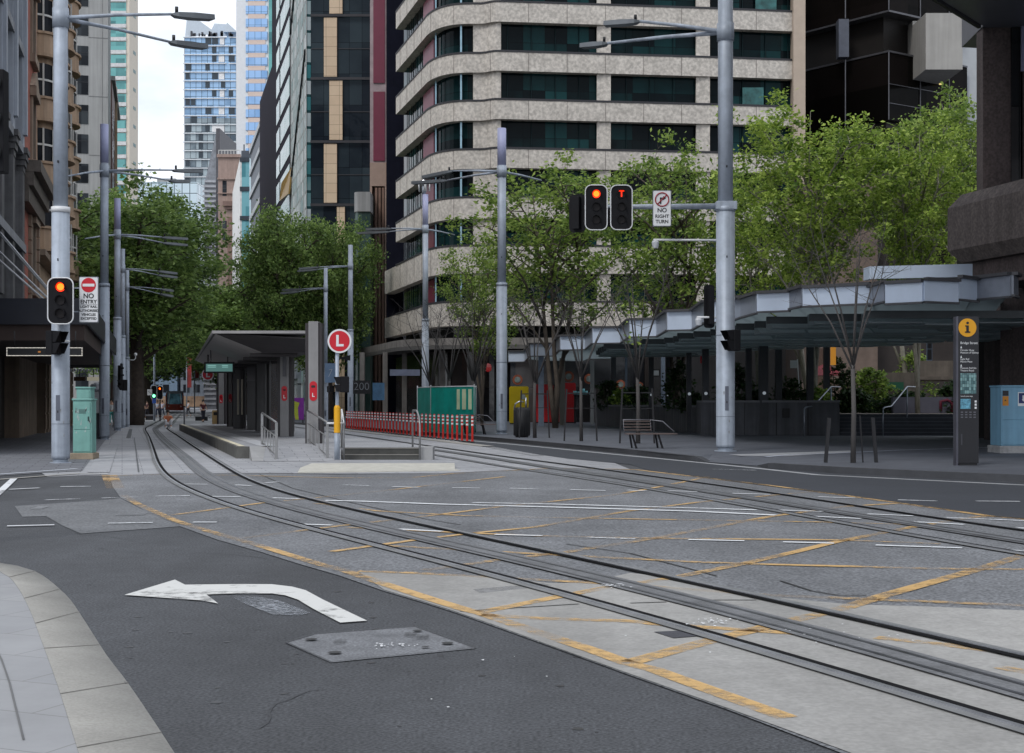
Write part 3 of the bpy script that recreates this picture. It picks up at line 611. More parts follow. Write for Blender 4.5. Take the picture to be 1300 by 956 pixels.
def light_pole(px, Y, base, y_thick, y_top, y_arm, arms, r, label, sleeve=None, zb=0., lower=None, group='street light poles'):
    X = XA(px, Y); t = thing('street_light', label, 'street light', (X, Y, zb), 0, group)
    z = lambda py: ZA(py, Y) - zb
    zt = z(y_thick) if y_thick else None
    m = MB()
    m.tube([(0, 0, 0), (0, 0, .12)], r * .82, 24).tube([(0, 0, 0), (0, 0, .025)], r * 1.2, 24)
    m.tube([(0, 0, .12), (0, 0, .2), (0, 0, zt or 5)], [r * 1.02, r, r], 24)
    m.build('pole_base_section', galv, t)
    m = MB(); m.tube([(0, 0, zt - .04), (0, 0, zt + .1)], [r * 1.05, r * 1.05], 24).tube([(0, 0, zt * .48), (0, 0, zt * .48 + .05)], r * 1.02, 24); m.build('collar', wht if Y < 40 else galv, t)
    m = MB(); top = z(sleeve[1] if sleeve else y_top); m.tube([(0, 0, zt), (0, 0, top)], r * .8, 24); m.build('pole', galv, t)
    if sleeve: m = MB(); m.tube([(0, 0, z(sleeve[1])), (0, 0, z(sleeve[0]))], r * .82, 20); m.build('sleeve', galv_top, t)
    m = MB(); za = z(y_arm); m.tube([(0, 0, za - .25), (0, 0, za + .25)], r * .92, 24); m.build('arm_bracket', galv, t)
    for bz in (zt * .2, zt * .8, zt + 1.2): m = MB(); m.box(-.015, .015, -r * 1.03, -r * .75, bz, bz + .06); m.build('bolt', black, t)
    m = MB(); m.box(-.05, .05, -r * 1.02, -r * .8, zt * .17, zt * .27); m.build('access_hatch', M('hatch', (.10, .11, .14), rough=.5), t)
    m = MB(); m.tube([(0, 0, 1.0), (0, 0, 1.012)], r * 1.012, 24); m.build('seam', M('pole seam', (.12, .13, .15)), t)
    rs = random.Random(int(px)); m = MB()
    for _ in range(5): a, z_ = rs.uniform(-2.6, -.6), rs.uniform(.5, 2.1); m.prism([(r * 1.015 * math.cos(a + d), r * 1.015 * math.sin(a + d)) for d in (0, .12)] + [(r * .98 * math.cos(a + d), r * .98 * math.sin(a + d)) for d in (.12, 0)], z_, z_ + rs.uniform(.04, .1))
    m.build('sticker_remains', M('sticker scuff', (.22, .23, .24), var=.5, scale=20), t)
    for (ax, ay, AY, lx, ly, LY) in arms:
        a = Vector((XA(ax, AY) - X, AY - Y, ZA(ay, AY) - zb)); l = Vector((XA(lx, LY) - X, LY - Y, ZA(ly, LY) - zb))
        m = MB(); m.tube([(0, 0, za), (a * .5 + Vector((0, 0, za)) * .5 + Vector((0, 0, .03))), a], [r * .26, r * .2, r * .16], 12); m.build('arm', galv, t)
        d = (l - a)
        if d.length > .15:
            m = MB(); sd = d.normalized().cross(Vector((0, 0, 1))).normalized(); u = sd.cross(d.normalized()) ; hw, hh = .17, .09
            prof = [(0, .35), (.12, .8), (.5, 1.), (1., .9)]
            for k in range(len(prof) - 1):
                (f0, w0), (f1, w1) = prof[k], prof[k + 1]; p, q = a + d * f0, a + d * f1
                c = [p + sd * hw * w0 - u * hh * w0, p - sd * hw * w0 - u * hh * w0, p - sd * hw * w0 + u * hh * w0 * .6, p + sd * hw * w0 + u * hh * w0 * .6, q + sd * hw * w1 - u * hh * w1, q - sd * hw * w1 - u * hh * w1, q - sd * hw * w1 + u * hh * w1 * .6, q + sd * hw * w1 + u * hh * w1 * .6]
                for f in ((0, 1, 2, 3), (7, 6, 5, 4), (0, 4, 5, 1), (1, 5, 6, 2), (2, 6, 7, 3), (3, 7, 4, 0)): m.face([c[i] for i in f])
            lum = m.build('luminaire', lum_m, t)
            m = MB(); q = a + d * .12; m.tube([q + Vector((0, 0, .05)), q + Vector((0, 0, .2))], .045, 10); m.build('photocell', black, lum)
    return t
GL = 'slender grey street light poles with twin arms'
light_pole(77, 36.2, 588, 268, -40, 23, [(218, 18, 36.6, 269, 22, 37.4), (215, 53, 39.4, 260, 59, 40.4)], .225, 'thick pale grey pole nearest on the left, carrying the lit red signal beside green cabinets')
light_pole(132.5, 59, 558, 363, 158, 217, [(219, 216, 59.5, 254, 217, 61), (215, 229, 63, 238, 230, 64.5), (84, 224, 56, 84, 224, 56)], .21, 'grey light pole with violet sleeved top standing just right of the green cabinets', (158, 207))
light_pole(149, 78, 546.6, 405, 252, 298, [(205, 301, 79, 236, 303, 81), (206, 308, 84, 236, 311, 86), (108, 303, 74, 108, 303, 74)], .215, 'second tall sleeved light pole, before the leafy avenue', (252, 291))
light_pole(155.8, 86, 541, 428, 316, 341, [(200, 344, 86.5, 223, 347, 88), (200, 349, 90, 223, 352, 91.5)], .17, 'slim pole with arms in front of the leafy avenue, third past the cabinets')
light_pole(161.5, 89.5, 538, 455, 342, 364, [(205, 367, 90, 218, 369, 91), (203, 373, 91, 218, 376, 92)], .15, 'farthest and lowest armed pole in front of the left avenue trees')
light_pole(921, 45 * 1.41 / 1.55 * 1.0, 573, 267, -40, 41, [(812, 27, 42, 768, 30, 42.4), (771, 55, 43.5, 739, 58, 44)], .27, 'thick pale grey pole on the right, carrying the signal mast arm', zb=.14)
light_pole(637, 63.5, 551, 362, 163, 218, [(575, 217, 64, 537, 225, 64.6), (568, 229, 66, 524, 232, 66.8), (687, 229, 67, 687, 229, 67)], .24, 'tall sleeved light pole on the right footpath beside the black bin', (163, 210), zb=.14)
light_pole(540, 88, 544, 407, 233, 291, [(497, 290, 88, 466, 291, 89), (495, 294, 92, 455, 296, 93), (577, 298, 94, 577, 298, 94)], .22, 'sleeved light pole rising behind the green hoarding', (247, 290), zb=.14)
light_pole(445, 104, 540, 420, 311, 338, [(406, 339, 104, 381, 341, 105), (404, 342, 109, 379, 344, 110)], .215, 'bare topped light pole just right of the L roundel', zb=.14)
light_pole(413.5, 96, 536, 470, 340, 366, [(383, 367, 97, 360, 368, 98), (380, 370, 101, 358, 372, 102)], .165, 'shorter armed light pole left of the L roundel')

# fitting on top of pole 540 (birdcage-like camera head)
t = thing('camera_cluster', 'bright metal camera cluster topping the pole behind the green hoarding', 'camera', (XA(538, 88), 88, ZA(247, 88)))
m = MB(); m.tube([(0, 0, 0), (0, 0, .5)], .12, 10); m.build('mount', galv, t)
m = MB()
for a in range(5):
    x = math.cos(a * 1.25) * .35; y = math.sin(a * 1.25) * .35; m.tube([(0, 0, .5), (x, y, .75), (x, y, .2)], .05, 8)
m.build('bracket_arms', wht, t)
m = MB(); m._lat([(.02, .55), (.14, .6), (.16, .75), (.1, .9), (.02, .93)], (0, 0, 0), 12); m.build('dome', M('chrome', (.6, .62, .65), rough=.2, metal=.8), t)

def signal(px, py, Y, w, h, label, aspect='red', rz=0., board=True, zoff=0., name='traffic_signal', group=None, border=True):
    """signal head centred at pixel px,py and depth Y, w x h metres"""
    t = thing(name, label, 'traffic light', (XA(px, Y), Y, ZA(py, Y)), rz, group)
    if board:
        m = MB(); m.rrect(-w / 2, w / 2, -h / 2, h / 2, w * .28, .0, .03); m.build('target_board', blackm, t)
        if border:
            m = MB(); r = w * .28; pts = []
            for cx, cz, a in ((w / 2 - r, -h / 2 + r, -90), (w / 2 - r, h / 2 - r, 0), (-w / 2 + r, h / 2 - r, 90), (-w / 2 + r, -h / 2 + r, 180)):
                for k in range(7): q = R(a + 15 * k); pts.append((cx + r * math.cos(q), -.012, cz + r * math.sin(q)))
            pts.append(pts[0]); m.tube(pts, .017, 6); m.build('board_border', wht, t)
    m = MB(); m.box(-w * .22, w * .22, .03, .2, -h * .42, h * .42); m.build('housing', blackm, t, bevel=.01)
    for i in (1, 0, -1):
        z = i * h * .285 + (h * .02)
        lr = w * .19
        m = MB(); m.disc((0, z), lr, -.02, .0, 20)
        lit = (aspect == 'red' and i == 1)
        ln = m.build('lens', redlit if lit else off_l, t)
        if lit: m = MB(); m.disc((0, z), lr * .72, -.024, -.021, 16); m.build('lamp_core', redcore, ln)
        m = MB(); pts = [(lr * 1.1 * math.cos(R(a)), lr * 1.1 * math.sin(R(a))) for a in range(-30, 211, 20)]
        for k in range(len(pts) - 1):
            a, b = pts[k], pts[k + 1]; m.face([(a[0], -.02, z + a[1]), (b[0], -.02, z + b[1]), (b[0] * .96, -.11, z + b[1] * .96 - .01), (a[0] * .96, -.11, z + a[1] * .96 - .01)])
        v = m.build('visor', blackm, t); s = v.modifiers.new('solid', 'SOLIDIFY'); s.thickness = .008
    if aspect == 'T':
        text('tram_symbol', 'T', h * .2, redlit, t, (0, -.03, h * .285 + h * .02), bold=.006)
    return t
signal(77, 382, 35.7, .64, 1.16, 'red traffic light on the thick grey pole at left', 'red')
Ym = 40.2
signal(757, 263.5, Ym, .62, 1.27, 'left hand overhead signal showing a round red light', 'red')
signal(789, 263.5, Ym, .61, 1.26, 'right hand overhead signal showing a red letter T', 'T')
signal(733.5, 271, Ym + .8, .52, 1.1, 'unlit black signal seen from behind at the far end of the mast arm', 'off', rz=R(155), border=False)
signal(767, 276, Ym + .7, .9, .55, 'black signal backboard seen behind the two overhead lights', 'off', rz=R(180), border=False)
signal(900, 389, Ym + .9, .33, 1.25, 'tall dark signal seen side on behind the right pole', 'off', rz=R(200), border=False)
# near signal cropped by the left edge
t = signal(-8, 152, 15, .42, 1.3, 'large dark signal cropped by the left edge of the view', 'off', border=False, board=False)
for c in [c for c in t.children if c.name.startswith(('lens', 'visor', 'housing'))]: pass
m = MB(); m.tube([(-.9, .2, -5.0), (-.9, .2, 1.4)], .09, 16); p_ = m.build('signal_post', galv, t)
m = MB(); m.bar((-.9, .2, .4), (0, .12, .4), .05); m.bar((-.9, .2, -.5), (0, .12, -.5), .05); m.build('bracket', black, t)
# mast arm
t = thing('mast_arm', 'horizontal grey mast arm holding the overhead signals and sign', 'signal arm', (XA(921, 41), 41, ZA(262, 41)))
m = MB(); m.tube([(-.28, 0, 0), (XA(742, 41) - XA(921, 41), -.2, -.05)], [.085, .065], 14); m.build('arm', galv, t)
m = MB()
for px in (750, 775, 800): x = XA(px, 41) - XA(921, 41); m.tube([(x, -.2, -.35), (x, -.2, .35)], .03, 8)
m.tube([(XA(750, 41) - XA(921, 41), -.2, -.3), (XA(800, 41) - XA(921, 41), -.2, -.3)], .03, 8); m.build('hanger', galv, t)
m = MB(); m.box(-.3, .3, -.29, .29, -.12, .12); m.build('clamp', galv, t, bevel=.02)
# arm cameras
for px0, py, xl_, nm in ((910, 305, 829, 'white dome camera on a thin arm below the mast arm'), (908, 403, 884, 'small white dome camera on a short arm low on the right pole')):
    t = thing('dome_camera', nm, 'camera', (XA(px0, 41), 41, ZA(py, 41)))
    e = XA(xl_, 41) - XA(px0, 41); m = MB(); m.tube([(.1, 0, 0), (e, -.1, 0)], .032, 10); m.build('arm', wht, t)
    m = MB(); m._lat([(.02, -.25), (.08, -.23), (.1, -.15), (.11, -.08), (.08, -.02)], (e + .06, -.1, 0), 14); m.build('dome', M('cam dome', (.5, .52, .55), rough=.25), t)
def walk_signal(px, py, Y, label, rz=R(-60), w=.34, h=.6):
    t = thing('pedestrian_signal', label, 'pedestrian signal', (XA(px, Y), Y, ZA(py, Y)), rz)
    m = MB(); m.box(-w / 2, w / 2, 0, .22, -h / 2, h / 2); m.build('housing', blackm, t, bevel=.015)
    for i in (1, -1):
        m = MB(); m.box(-w * .38, w * .38, -.01, -.002, i * h * .24 - h * .19, i * h * .24 + h * .19); m.build('lens', off_l, t)
        m = MB(); z = i * h * .24 + h * .2; v_ = w * .8; m.box(-w * .42, w * .42, -v_, -.002, z, z + .012); m.face([(-w * .42, -v_, z), (-w * .42, -.002, z), (-w * .42, -.002, z - h * .42), (-w * .42, -v_ * .4, z - h * .42)]); m.face([(w * .42, -v_, z), (w * .42, -.002, z), (w * .42, -.002, z - h * .42), (w * .42, -.12, z - h * .42)]); m.build('visor', blackm, t)
    return t
walk_signal(72, 435, 35.8, 'black two lens pedestrian signal below the left red light', rz=R(60))
walk_signal(928, 432, 40.4, 'black two lens pedestrian signal on the right pole', rz=R(-60))
# signs
def board(name, label, px, py, Y, w, h, th=.025, cat='sign', mat=None, r=.03):
    t = thing(name, label, cat, (XA(px, Y), Y, ZA(py, Y)))
    m = MB(); m.rrect(-w / 2, w / 2, -h / 2, h / 2, r, 0, th); m.build('panel', mat or wht, t); return t
def mats_back(t, w, h):
    m = MB(); m.rrect(-w / 2 - .02, w / 2 + .02, -h / 2 - .02, h / 2 + .02, .03, .026, .04); m.build('frame', lum_m, t)
t = board('no_entry_sign', 'white NO ENTRY sign with red disc and light rail notice, right of the left signal', 112.5, 380.5, 36.0, .46, 1.13)
mats_back(t, .46, 1.13)
m = MB(); m.disc((0, .37), .185, -.006, 0, 32); m.build('red_disc', red, t); m = MB(); m.box(-.15, .15, -.012, -.007, .335, .405); m.build('white_bar', wht, t)
text('lettering', 'NO', .17, txt, t, (0, -.004, .09), bold=.004); text('lettering', 'ENTRY', .135, txt, t, (0, -.004, -.055), bold=.003)
m = MB(); m.box(-.22, .22, -.003, -.001, -.13, -.122); m.build('divider', txt, t)
for k, s in enumerate(('LIGHT RAIL', 'AUTHORISED', 'VEHICLES', 'EXCEPTED')): text('lettering', s, .085, txt, t, (0, -.004, -.18 - k * .1), bold=.002)
m = MB(); m.bar((-.45, .04, .3), (.2, .04, .3), .03); m.bar((-.45, .04, -.3), (.2, .04, -.3), .03); m.build('bracket', galv, t)
t = board('no_right_turn_sign', 'white NO RIGHT TURN sign hanging on the mast arm', 840.5, 264.5, 40.3, .49, .99); mats_back(t, .49, .99)
m = MB(); pts = [(.19 * math.cos(a * .1963), -.008, .25 + .19 * math.sin(a * .1963)) for a in range(33)]; m.tube(pts, .018, 6); m.tube([(-.13, -.012, .12), (.13, -.012, .38)], .016, 6); m.build('prohibition_ring', M('ring red', (.3, .02, .03)), t)
m = MB(); m.box(-.06, -.02, -.006, -.001, .12, .3); m.box(-.06, .05, -.006, -.001, .27, .31); m.yprism([(.03, .23), (.12, .29), (.03, .35)], -.006, -.001); m.build('arrow', txt, t)
text('lettering', 'NO', .17, txt, t, (0, -.004, -.06), bold=.004); text('lettering', 'RIGHT', .135, txt, t, (0, -.004, -.23), bold=.003); text('lettering', 'TURN', .135, txt, t, (0, -.004, -.38), bold=.003)

# L roundel on its yellow sleeved post with small signals
X0 = XA(428, 37.3)
t = thing('light_rail_post', 'slender post with a yellow padded sleeve at the platform steps', 'post', (X0, 37.3, 0))
m = MB(); m.tube([(0, 0, 0), (0, 0, ZA(447, 37.3))], .05, 14); m.tube([(0, 0, 0), (0, 0, .75)], .075, 16); m.build('pole', galv, t)
m = MB(); m._lat([(.06, .74), (.085, .76), (.085, 1.42), (.05, 1.48), (.02, 1.49)], (0, 0, 0), 18); m.build('sleeve', M('yellow sleeve', (.72, .36, .01), rough=.5, var=.08), t)
t = thing('L_roundel', 'round red L sign with white rim above the platform steps', 'sign', (XA(431, 37.2), 37.2, ZA(433, 37.2)))
t.name = 'light_rail_sign'
m = MB(); m.disc((0, 0), .315, 0, .05, 40); m.build('rim', wht, t); m = MB(); m.disc((0, 0), .268, -.006, -.001, 40); m.build('disc', red, t)
m = MB(); m.box(-.085, -.02, -.014, -.007, -.14, .16); m.box(-.02, .11, -.014, -.007, -.14, -.08); m.build('letter', wht, t)
walk_signal(432, 488, 37.2, 'small black signal on the post under the large L roundel', rz=R(-75), w=.2, h=.42)
walk_signal(420.5, 494, 37.1, 'little square tram signal left of the yellow sleeved post', rz=R(20), w=.14, h=.17)
t = thing('wayfinding_sign', 'small black arrow sign pointing left under the L roundel', 'sign', (XA(436, 37.4), 37.4, ZA(455, 37.4)))
m = MB(); m.yprism([(-.2, 0), (.18, .09), (.18, -.06)], 0, .03); m.build('blade', blackm, t)
t = board('blue_arrow_sign', 'small blue grey arrow plate on the pole left of the yellow post', 419.5, 473.5, 95.6, .75, 1.3, mat=M('blue grey plate', (.16, .24, .36)))
m = MB(); m.bar((-.12, -.01, -.25), (.12, -.01, .25), .06, .02); m.bar((-.1, -.01, .2), (.12, -.01, .25), .06, .02); m.build('arrow', wht, t)

# electrical cabinets
def cabinet(name, label, px0, px1, top, bot, Y, d, mat, rz=0., plinth=None, doors=1):
    X0_, X1_ = XA(px0, Y), XA(px1, Y); zb, zt = ZA(bot, Y), ZA(top, Y); w = X1_ - X0_
    t = thing(name, label, 'cabinet', ((X0_ + X1_) / 2, Y, 0), rz)
    m = MB(); m.box(-w / 2, w / 2, 0, d, max(zb, 0.01), zt - .03); m.build('body', mat, t, bevel=.012)
    m = MB(); m.box(-w / 2 - .025, w / 2 + .025, -.03, d + .03, zt - .028, zt + .02); m.build('lid', mat, t, bevel=.01)
    if plinth: m = MB(); m.box(-w / 2 - .06, w / 2 + .06, -.08, d + .08, 0, zb - .002); m.build('plinth', plinth, t, bevel=.02)
    for k in range(doors):
        a = -w / 2 + .03 + k * (w - .06) / doors; b = a + (w - .06) / doors - .01
        for z0, z1 in ((zb + .04, zb + (zt - zb) * .42), (zb + (zt - zb) * .44, zt - .09)):
            m = MB(); m.box(a, b, -.015, -.001, z0, z1); dr = m.build('door', mat, t, bevel=.004)
        m = MB(); m.box(b - .06, b - .035, -.035, -.016, zb + (zt - zb) * .6, zb + (zt - zb) * .68); m.build('handle', black, dr)
    return t
gcab = M('green cabinet paint', (.17, .36, .32), rough=.5, var=.12, scale=3, streak=.25)
plin = M('tan plinth', (.26, .21, .15), var=.25, scale=4)
t1 = cabinet('electrical_cabinet', 'pale green roadside cabinet on a tan plinth, the front one of the pair', 92.5, 116.5, 507, 575, 38.5, .42, gcab, 0, plin)
m = MB()
for k in range(9): m.box(-.1, .1, -.02, -.016, 1.25 + k * .014, 1.256 + k * .014)
m.build('vent', M('vent dark', (.1, .17, .16)), t1)
m = MB(); rr = random.Random(3)
for k in range(14):
    x, z = rr.uniform(-.2, .2), rr.uniform(.7, 1.35); m.face([(x, -.018, z), (x + rr.uniform(.01, .05), -.018, z + .01), (x + rr.uniform(.01, .05), -.018, z + rr.uniform(.03, .2)), (x - .01, -.018, z + .03)])
m.build('peeled_sticker', M('sticker residue', (.32, .42, .4)), t1)
cabinet('electrical_cabinet', 'taller green cabinet standing half hidden behind the front one', 97, 115, 492, 574, 40.2, .4, gcab, 0, plin)
# big blue-grey kiosk at right edge
bcab = M('blue cabinet paint', (.16, .32, .44), rough=.55, var=.08, scale=2, streak=.2)
t = cabinet('electrical_cabinet', 'large pale blue cabinet on a stone block at the right edge', 1271, 1345, 490, 566, 39.5, .9, bcab, 0, M('stone block', (.3, .3, .3), var=.3, scale=5), 2)
def decal(par, x0, x1, z0, z1, mat, y=-.025, nm='decal'): m = MB(); m.box(x0, x1, y, y + .006, z0, z1); return m.build(nm, mat, par)
wd = (XA(1345, 39.5) - XA(1271, 39.5)); yb = M('amber label', (.5, .2, .02)); nb_ = M('navy label', (.02, .03, .12))
xx = lambda px: XA(px, 39.5) - (XA(1271, 39.5) + XA(1345, 39.5)) / 2; zz = lambda py: ZA(py, 39.5)
decal(t, xx(1272.5), xx(1280), zz(515), zz(503), yb, nm='warning_label'); decal(t, xx(1272.5), xx(1280), zz(502.5), zz(496), txt, nm='label')
decal(t, xx(1292), xx(1306), zz(515.5), zz(498), wht, -.022, nm='notice'); decal(t, xx(1293), xx(1305), zz(512), zz(499), nb_, -.03, nm='notice_panel')
m = MB(); a = xx(1299); m.box(a - .03, a + .03, -.034, -.031, zz(507), zz(502)); m.yprism([(a - .05, zz(507)), (a, zz(510)), (a + .05, zz(507))], -.034, -.031); m.build('down_arrow', wht, t)
m = MB(); a = xx(1276); m.yprism([(a - .03, zz(509)), (a + .03, zz(509)), (a, zz(507))], -.03, -.026); m.build('warning_mark', txt, t)
# information totem
Yt = 1.41 * F / (591 - 511); Xt = XA(1229.5, Yt)
t = thing('information_totem', 'dark wayfinding totem with an amber i disc and maps beside the kerb', 'totem', (Xt, Yt, .14), R(4))
tw = XA(1243, Yt) - XA(1216, Yt); th_ = ZA(401.5, Yt) - .14; zt_ = lambda py: ZA(py, Yt) - .14; xt_ = lambda px: XA(px, Yt) - Xt
tmat = M('totem black', (.014, .014, .017), rough=.35)
m = MB(); m.box(-tw / 2, tw / 2, 0, .16, .05, th_); m.build('body', tmat, t, bevel=.008)
m = MB(); m.box(-tw / 2 - .045, -tw / 2 - .001, -.01, .17, .0, th_ - .01); m.build('side_trim', M('totem trim', (.09, .09, .11), rough=.4, metal=.5), t)
m = MB(); m.box(-tw / 2 + .03, tw / 2 - .03, .02, .14, 0, .049); m.build('foot', black, t)
m = MB(); m.disc((xt_(1228), zt_(416)), .205, -.012, -.001, 32); d_ = m.build('information_disc', M('amber disc', (.66, .31, .01), rough=.5, var=.04), t)
cx_, cz_ = xt_(1228), zt_(416)
m = MB(); m.disc((cx_, cz_ + .105), .03, -.02, -.013, 12); m.box(cx_ - .03, cx_ + .028, -.02, -.013, cz_ - .1, cz_ + .05); m.box(cx_ - .055, cx_ + .0, -.02, -.013, cz_ + .025, cz_ + .05); m.box(cx_ - .06, cx_ + .06, -.02, -.013, cz_ - .115, cz_ - .085); m.build('letter', txt, d_)
for py, s, sz in ((435.5, 'Bridge Street', .075), (444.6, 'Circular Quay', .055), (447.8, 'Museum of Sydney', .055), (456, 'Light Rail', .055), (459.2, 'Martin Place', .055), (467.3, 'Museum Rail Stn', .055), (470.5, 'Theatre Royal', .055)):
    text('lettering', s, sz, wht, t, (-tw / 2 + .05, -.003, zt_(py)), align='LEFT')
for py in (440.8, 453, 464): m = MB(); x = -tw / 2 + .07; m.yprism([(x - .02, zt_(py) - .025), (x + .02, zt_(py) - .025), (x, zt_(py) + .03)], -.004, -.001); m.build('arrow', wht, t)
mp_ = GLASS('city map print', (.03, .09, .10), (.18, .32, .32), pw=.05, ph=.07, rough=.4, dark=.3, mull=.12)
m = MB(); m.box(xt_(1219), xt_(1239.5), -.006, -.001, zt_(500), zt_(474)); m.build('map_panel', mp_, t)
m = MB(); m.box(xt_(1219), xt_(1232), -.006, -.001, zt_(519), zt_(506.5)); m.build('map_panel', M('harbour map print', (.10, .28, .38), var=.8, scale=12), t)
text('lettering', 'Local area map', .045, wht, t, (-tw / 2 + .06, -.003, zt_(503)), align='LEFT')
m = MB()
for k in range(3): m.box(xt_(1237.5), xt_(1240), -.006, -.001, zt_(511 + k * 4), zt_(508.4 + k * 4))
m.build('pictograms', wht, t)
m = MB(); rr = random.Random(8)
for k in range(3):
    for q in range(4): m.box(xt_(1219.5 + q * 5.5), xt_(1219.5 + q * 5.5 + 3), -.004, -.001, zt_(524 + k * 3.2), zt_(524 + k * 3.2 - 1.4))
m.build('legend', M('legend grey', (.12, .12, .14)), t)
m = MB(); m.box(xt_(1219.5), xt_(1221.5), -.004, -.001, zt_(565), zt_(551)); m.build('lock_plate', M('lock plate', (.06, .06, .07), metal=.4), t)

# ---- benches
bw_ = M('bench slats', (.13, .095, .085), rough=.6, var=.25, scale=6)
def bench(px, base, label, rz=R(8), s=1.):
    p = G(px, base, .14)
    t = thing('park_bench', label, 'bench', (p.x, p.y, .14), rz, 'slatted benches on the right footpath')
    w = .78 * s
    m = MB()
    for k in range(5): m.box(-w, w, -.28 + k * .095, -.28 + k * .095 + .075, .43, .46)
    m.build('seat', bw_, t)
    m = MB()
    for k in range(4): m.bar((-w, .24 + k * .035, .56 + k * .09), (w * .1, .24 + k * .035, .56 + k * .09), .075, .025)
    m.build('backrest', bw_, t)
    m = MB(); m.tube([(w * .1, .24, .5), (w * .1, .38, .87), (w * .6, .34, .82), (w, .12, .5)], .018, 8); m.tube([(-w, .24, .46), (-w, .38, .87), (w * .1, .38, .87)], .018, 8); m.build('rail', M('bench steel', (.2, .2, .22), rough=.4, metal=.5), t)
    for x in (-w * .8, w * .25):
        for dy in (-.26, .22):
            m = MB(); m.bar((x, dy * .7, .43), (x + .1, dy * 1.3, .0), .045); m.build('leg', black, t)
    return t
bench(826, 569, 'slatted bench with dark legs nearest the camera on the right footpath')
bench(607, 551.5, 'slatted bench half hidden at the end of the red bollards')
bench(595, 549, 'dark bench farther back beside the green hoarding')
# ---- litter bin
p = G(662.5, 555, .14)
t = thing('litter_bin', 'black cylindrical litter bin with a swing lid handle', 'bin', (p.x, p.y, .14))
r = 10.3 / F * p.y; hb = ZA(519, p.y) - .14
m = MB(); m.tube([(0, 0, .06), (0, 0, hb)], r, 28)
m.build('drum', M('bin black', (.014, .015, .017), rough=.5, var=.2), t)
m = MB()
for k in range(28): a = k * math.pi / 14; m.box(r * math.cos(a) * 1.01 - .008, r * math.cos(a) * 1.01 + .008, r * math.sin(a) * 1.01 - .008, r * math.sin(a) * 1.01 + .008, .08, hb - .05)
m.build('slats', black, t); m = MB(); m.tube([(0, 0, 0), (0, 0, .06)], r * .8, 20); m.build('base', black, t)
m = MB(); m.tube([(-r * .95, 0, hb + .02), (-r * .8, 0, hb + .2), (-r * .3, 0, hb + .3), (r * .2, 0, hb + .28)], .03, 8); m.tube([(r * .5, 0, hb), (r * .5, 0, hb + .45)], .035, 8); m.build('handle', M('steel bright', (.4, .42, .45), rough=.3, metal=.8), t)
m = MB(); m._lat([(r, 0), (r * .9, .05), (r * .3, .06)], (0, 0, hb), 24); m.build('lid', black, t)
# ---- wheelie / pods: yellow and red cabinets
def pod(px0, px1, top, bot, Y, mat, label, disc=None):
    x0, x1 = XA(px0, Y), XA(px1, Y); w = x1 - x0; h = ZA(top, Y) - .14
    t = thing('vending_machine', label, 'machine', ((x0 + x1) / 2, Y, .14))
    m = MB(); m.rrect(-w / 2, w / 2, .08, h, .12, 0, .7); m.build('body', mat, t)
    m = MB(); m.rrect(-w / 2 + .06, w / 2 - .06, .16, h - .1, .08, -.02, -.001); m.build('front_panel', mat, t)
    m = MB()
    for k in range(7): m.box(-w / 2 + .1 + k * (w - .2) / 7, -w / 2 + .13 + k * (w - .2) / 7, -.03, -.021, .2, h - .2)
    m.build('ribs', mat, t)
    m = MB(); m.box(-w / 2 + .05, w / 2 - .05, .05, .65, 0, .079); m.build('base', black, t)
    if disc: m = MB(); m.disc((w * .22, h * .72), .16, -.05, -.031, 18); m.build('badge', disc, t)
    return t
yel = M('yellow pod', (.62, .46, .0), rough=.5, var=.06); rpod = M('red pod', (.45, .01, .015), rough=.45, var=.06)
pod(646.5, 671, 490.5, 524, 92, yel, 'yellow rounded parcel cabinet with a grey badge under the canopy end', M('badge', (.35, .4, .4)))
pod(678.5, 702.5, 488, 519, 97, rpod, 'left red parcel cabinet behind the grey column')
pod(706.5, 731, 486, 518, 97, rpod, 'right red parcel cabinet beside the stacked blue cups')
t = thing('pedestal_table', 'dark table with bright blue cups on it, right of the red cabinets', 'table', (XA(743, 96), 96, .14))
hh = ZA(501, 96) - .14; m = MB(); m.box(-.85, .85, -.3, .3, hh - .05, hh); m.build('tabletop', black, t); 
for s in (-.7, .7): m = MB(); m.box(s - .06, s + .06, -.2, .2, 0, hh - .051); m.build('leg', black, t)
for k, (x, hc) in enumerate(((-.7, .25), (-.5, .2), (-.15, .4), (.05, .25), (.35, .15))):
    m = MB(); m.tube([(0, 0, 0), (0, 0, hc)], [.09, .12], 12); o = m.build('cup', M('aqua cup', (.2, .5, .55)), None); o.location = (XA(743, 96) + x, 96, .14 + hh); tag(o, ['blue cup at the left end of the dark table', 'blue cup second from the left on the dark table', 'tallest blue cup mid table', 'blue cup just right of the tallest one', 'smallest blue cup toward the right of the table'][k], 'cup', 'blue cups on the dark table')
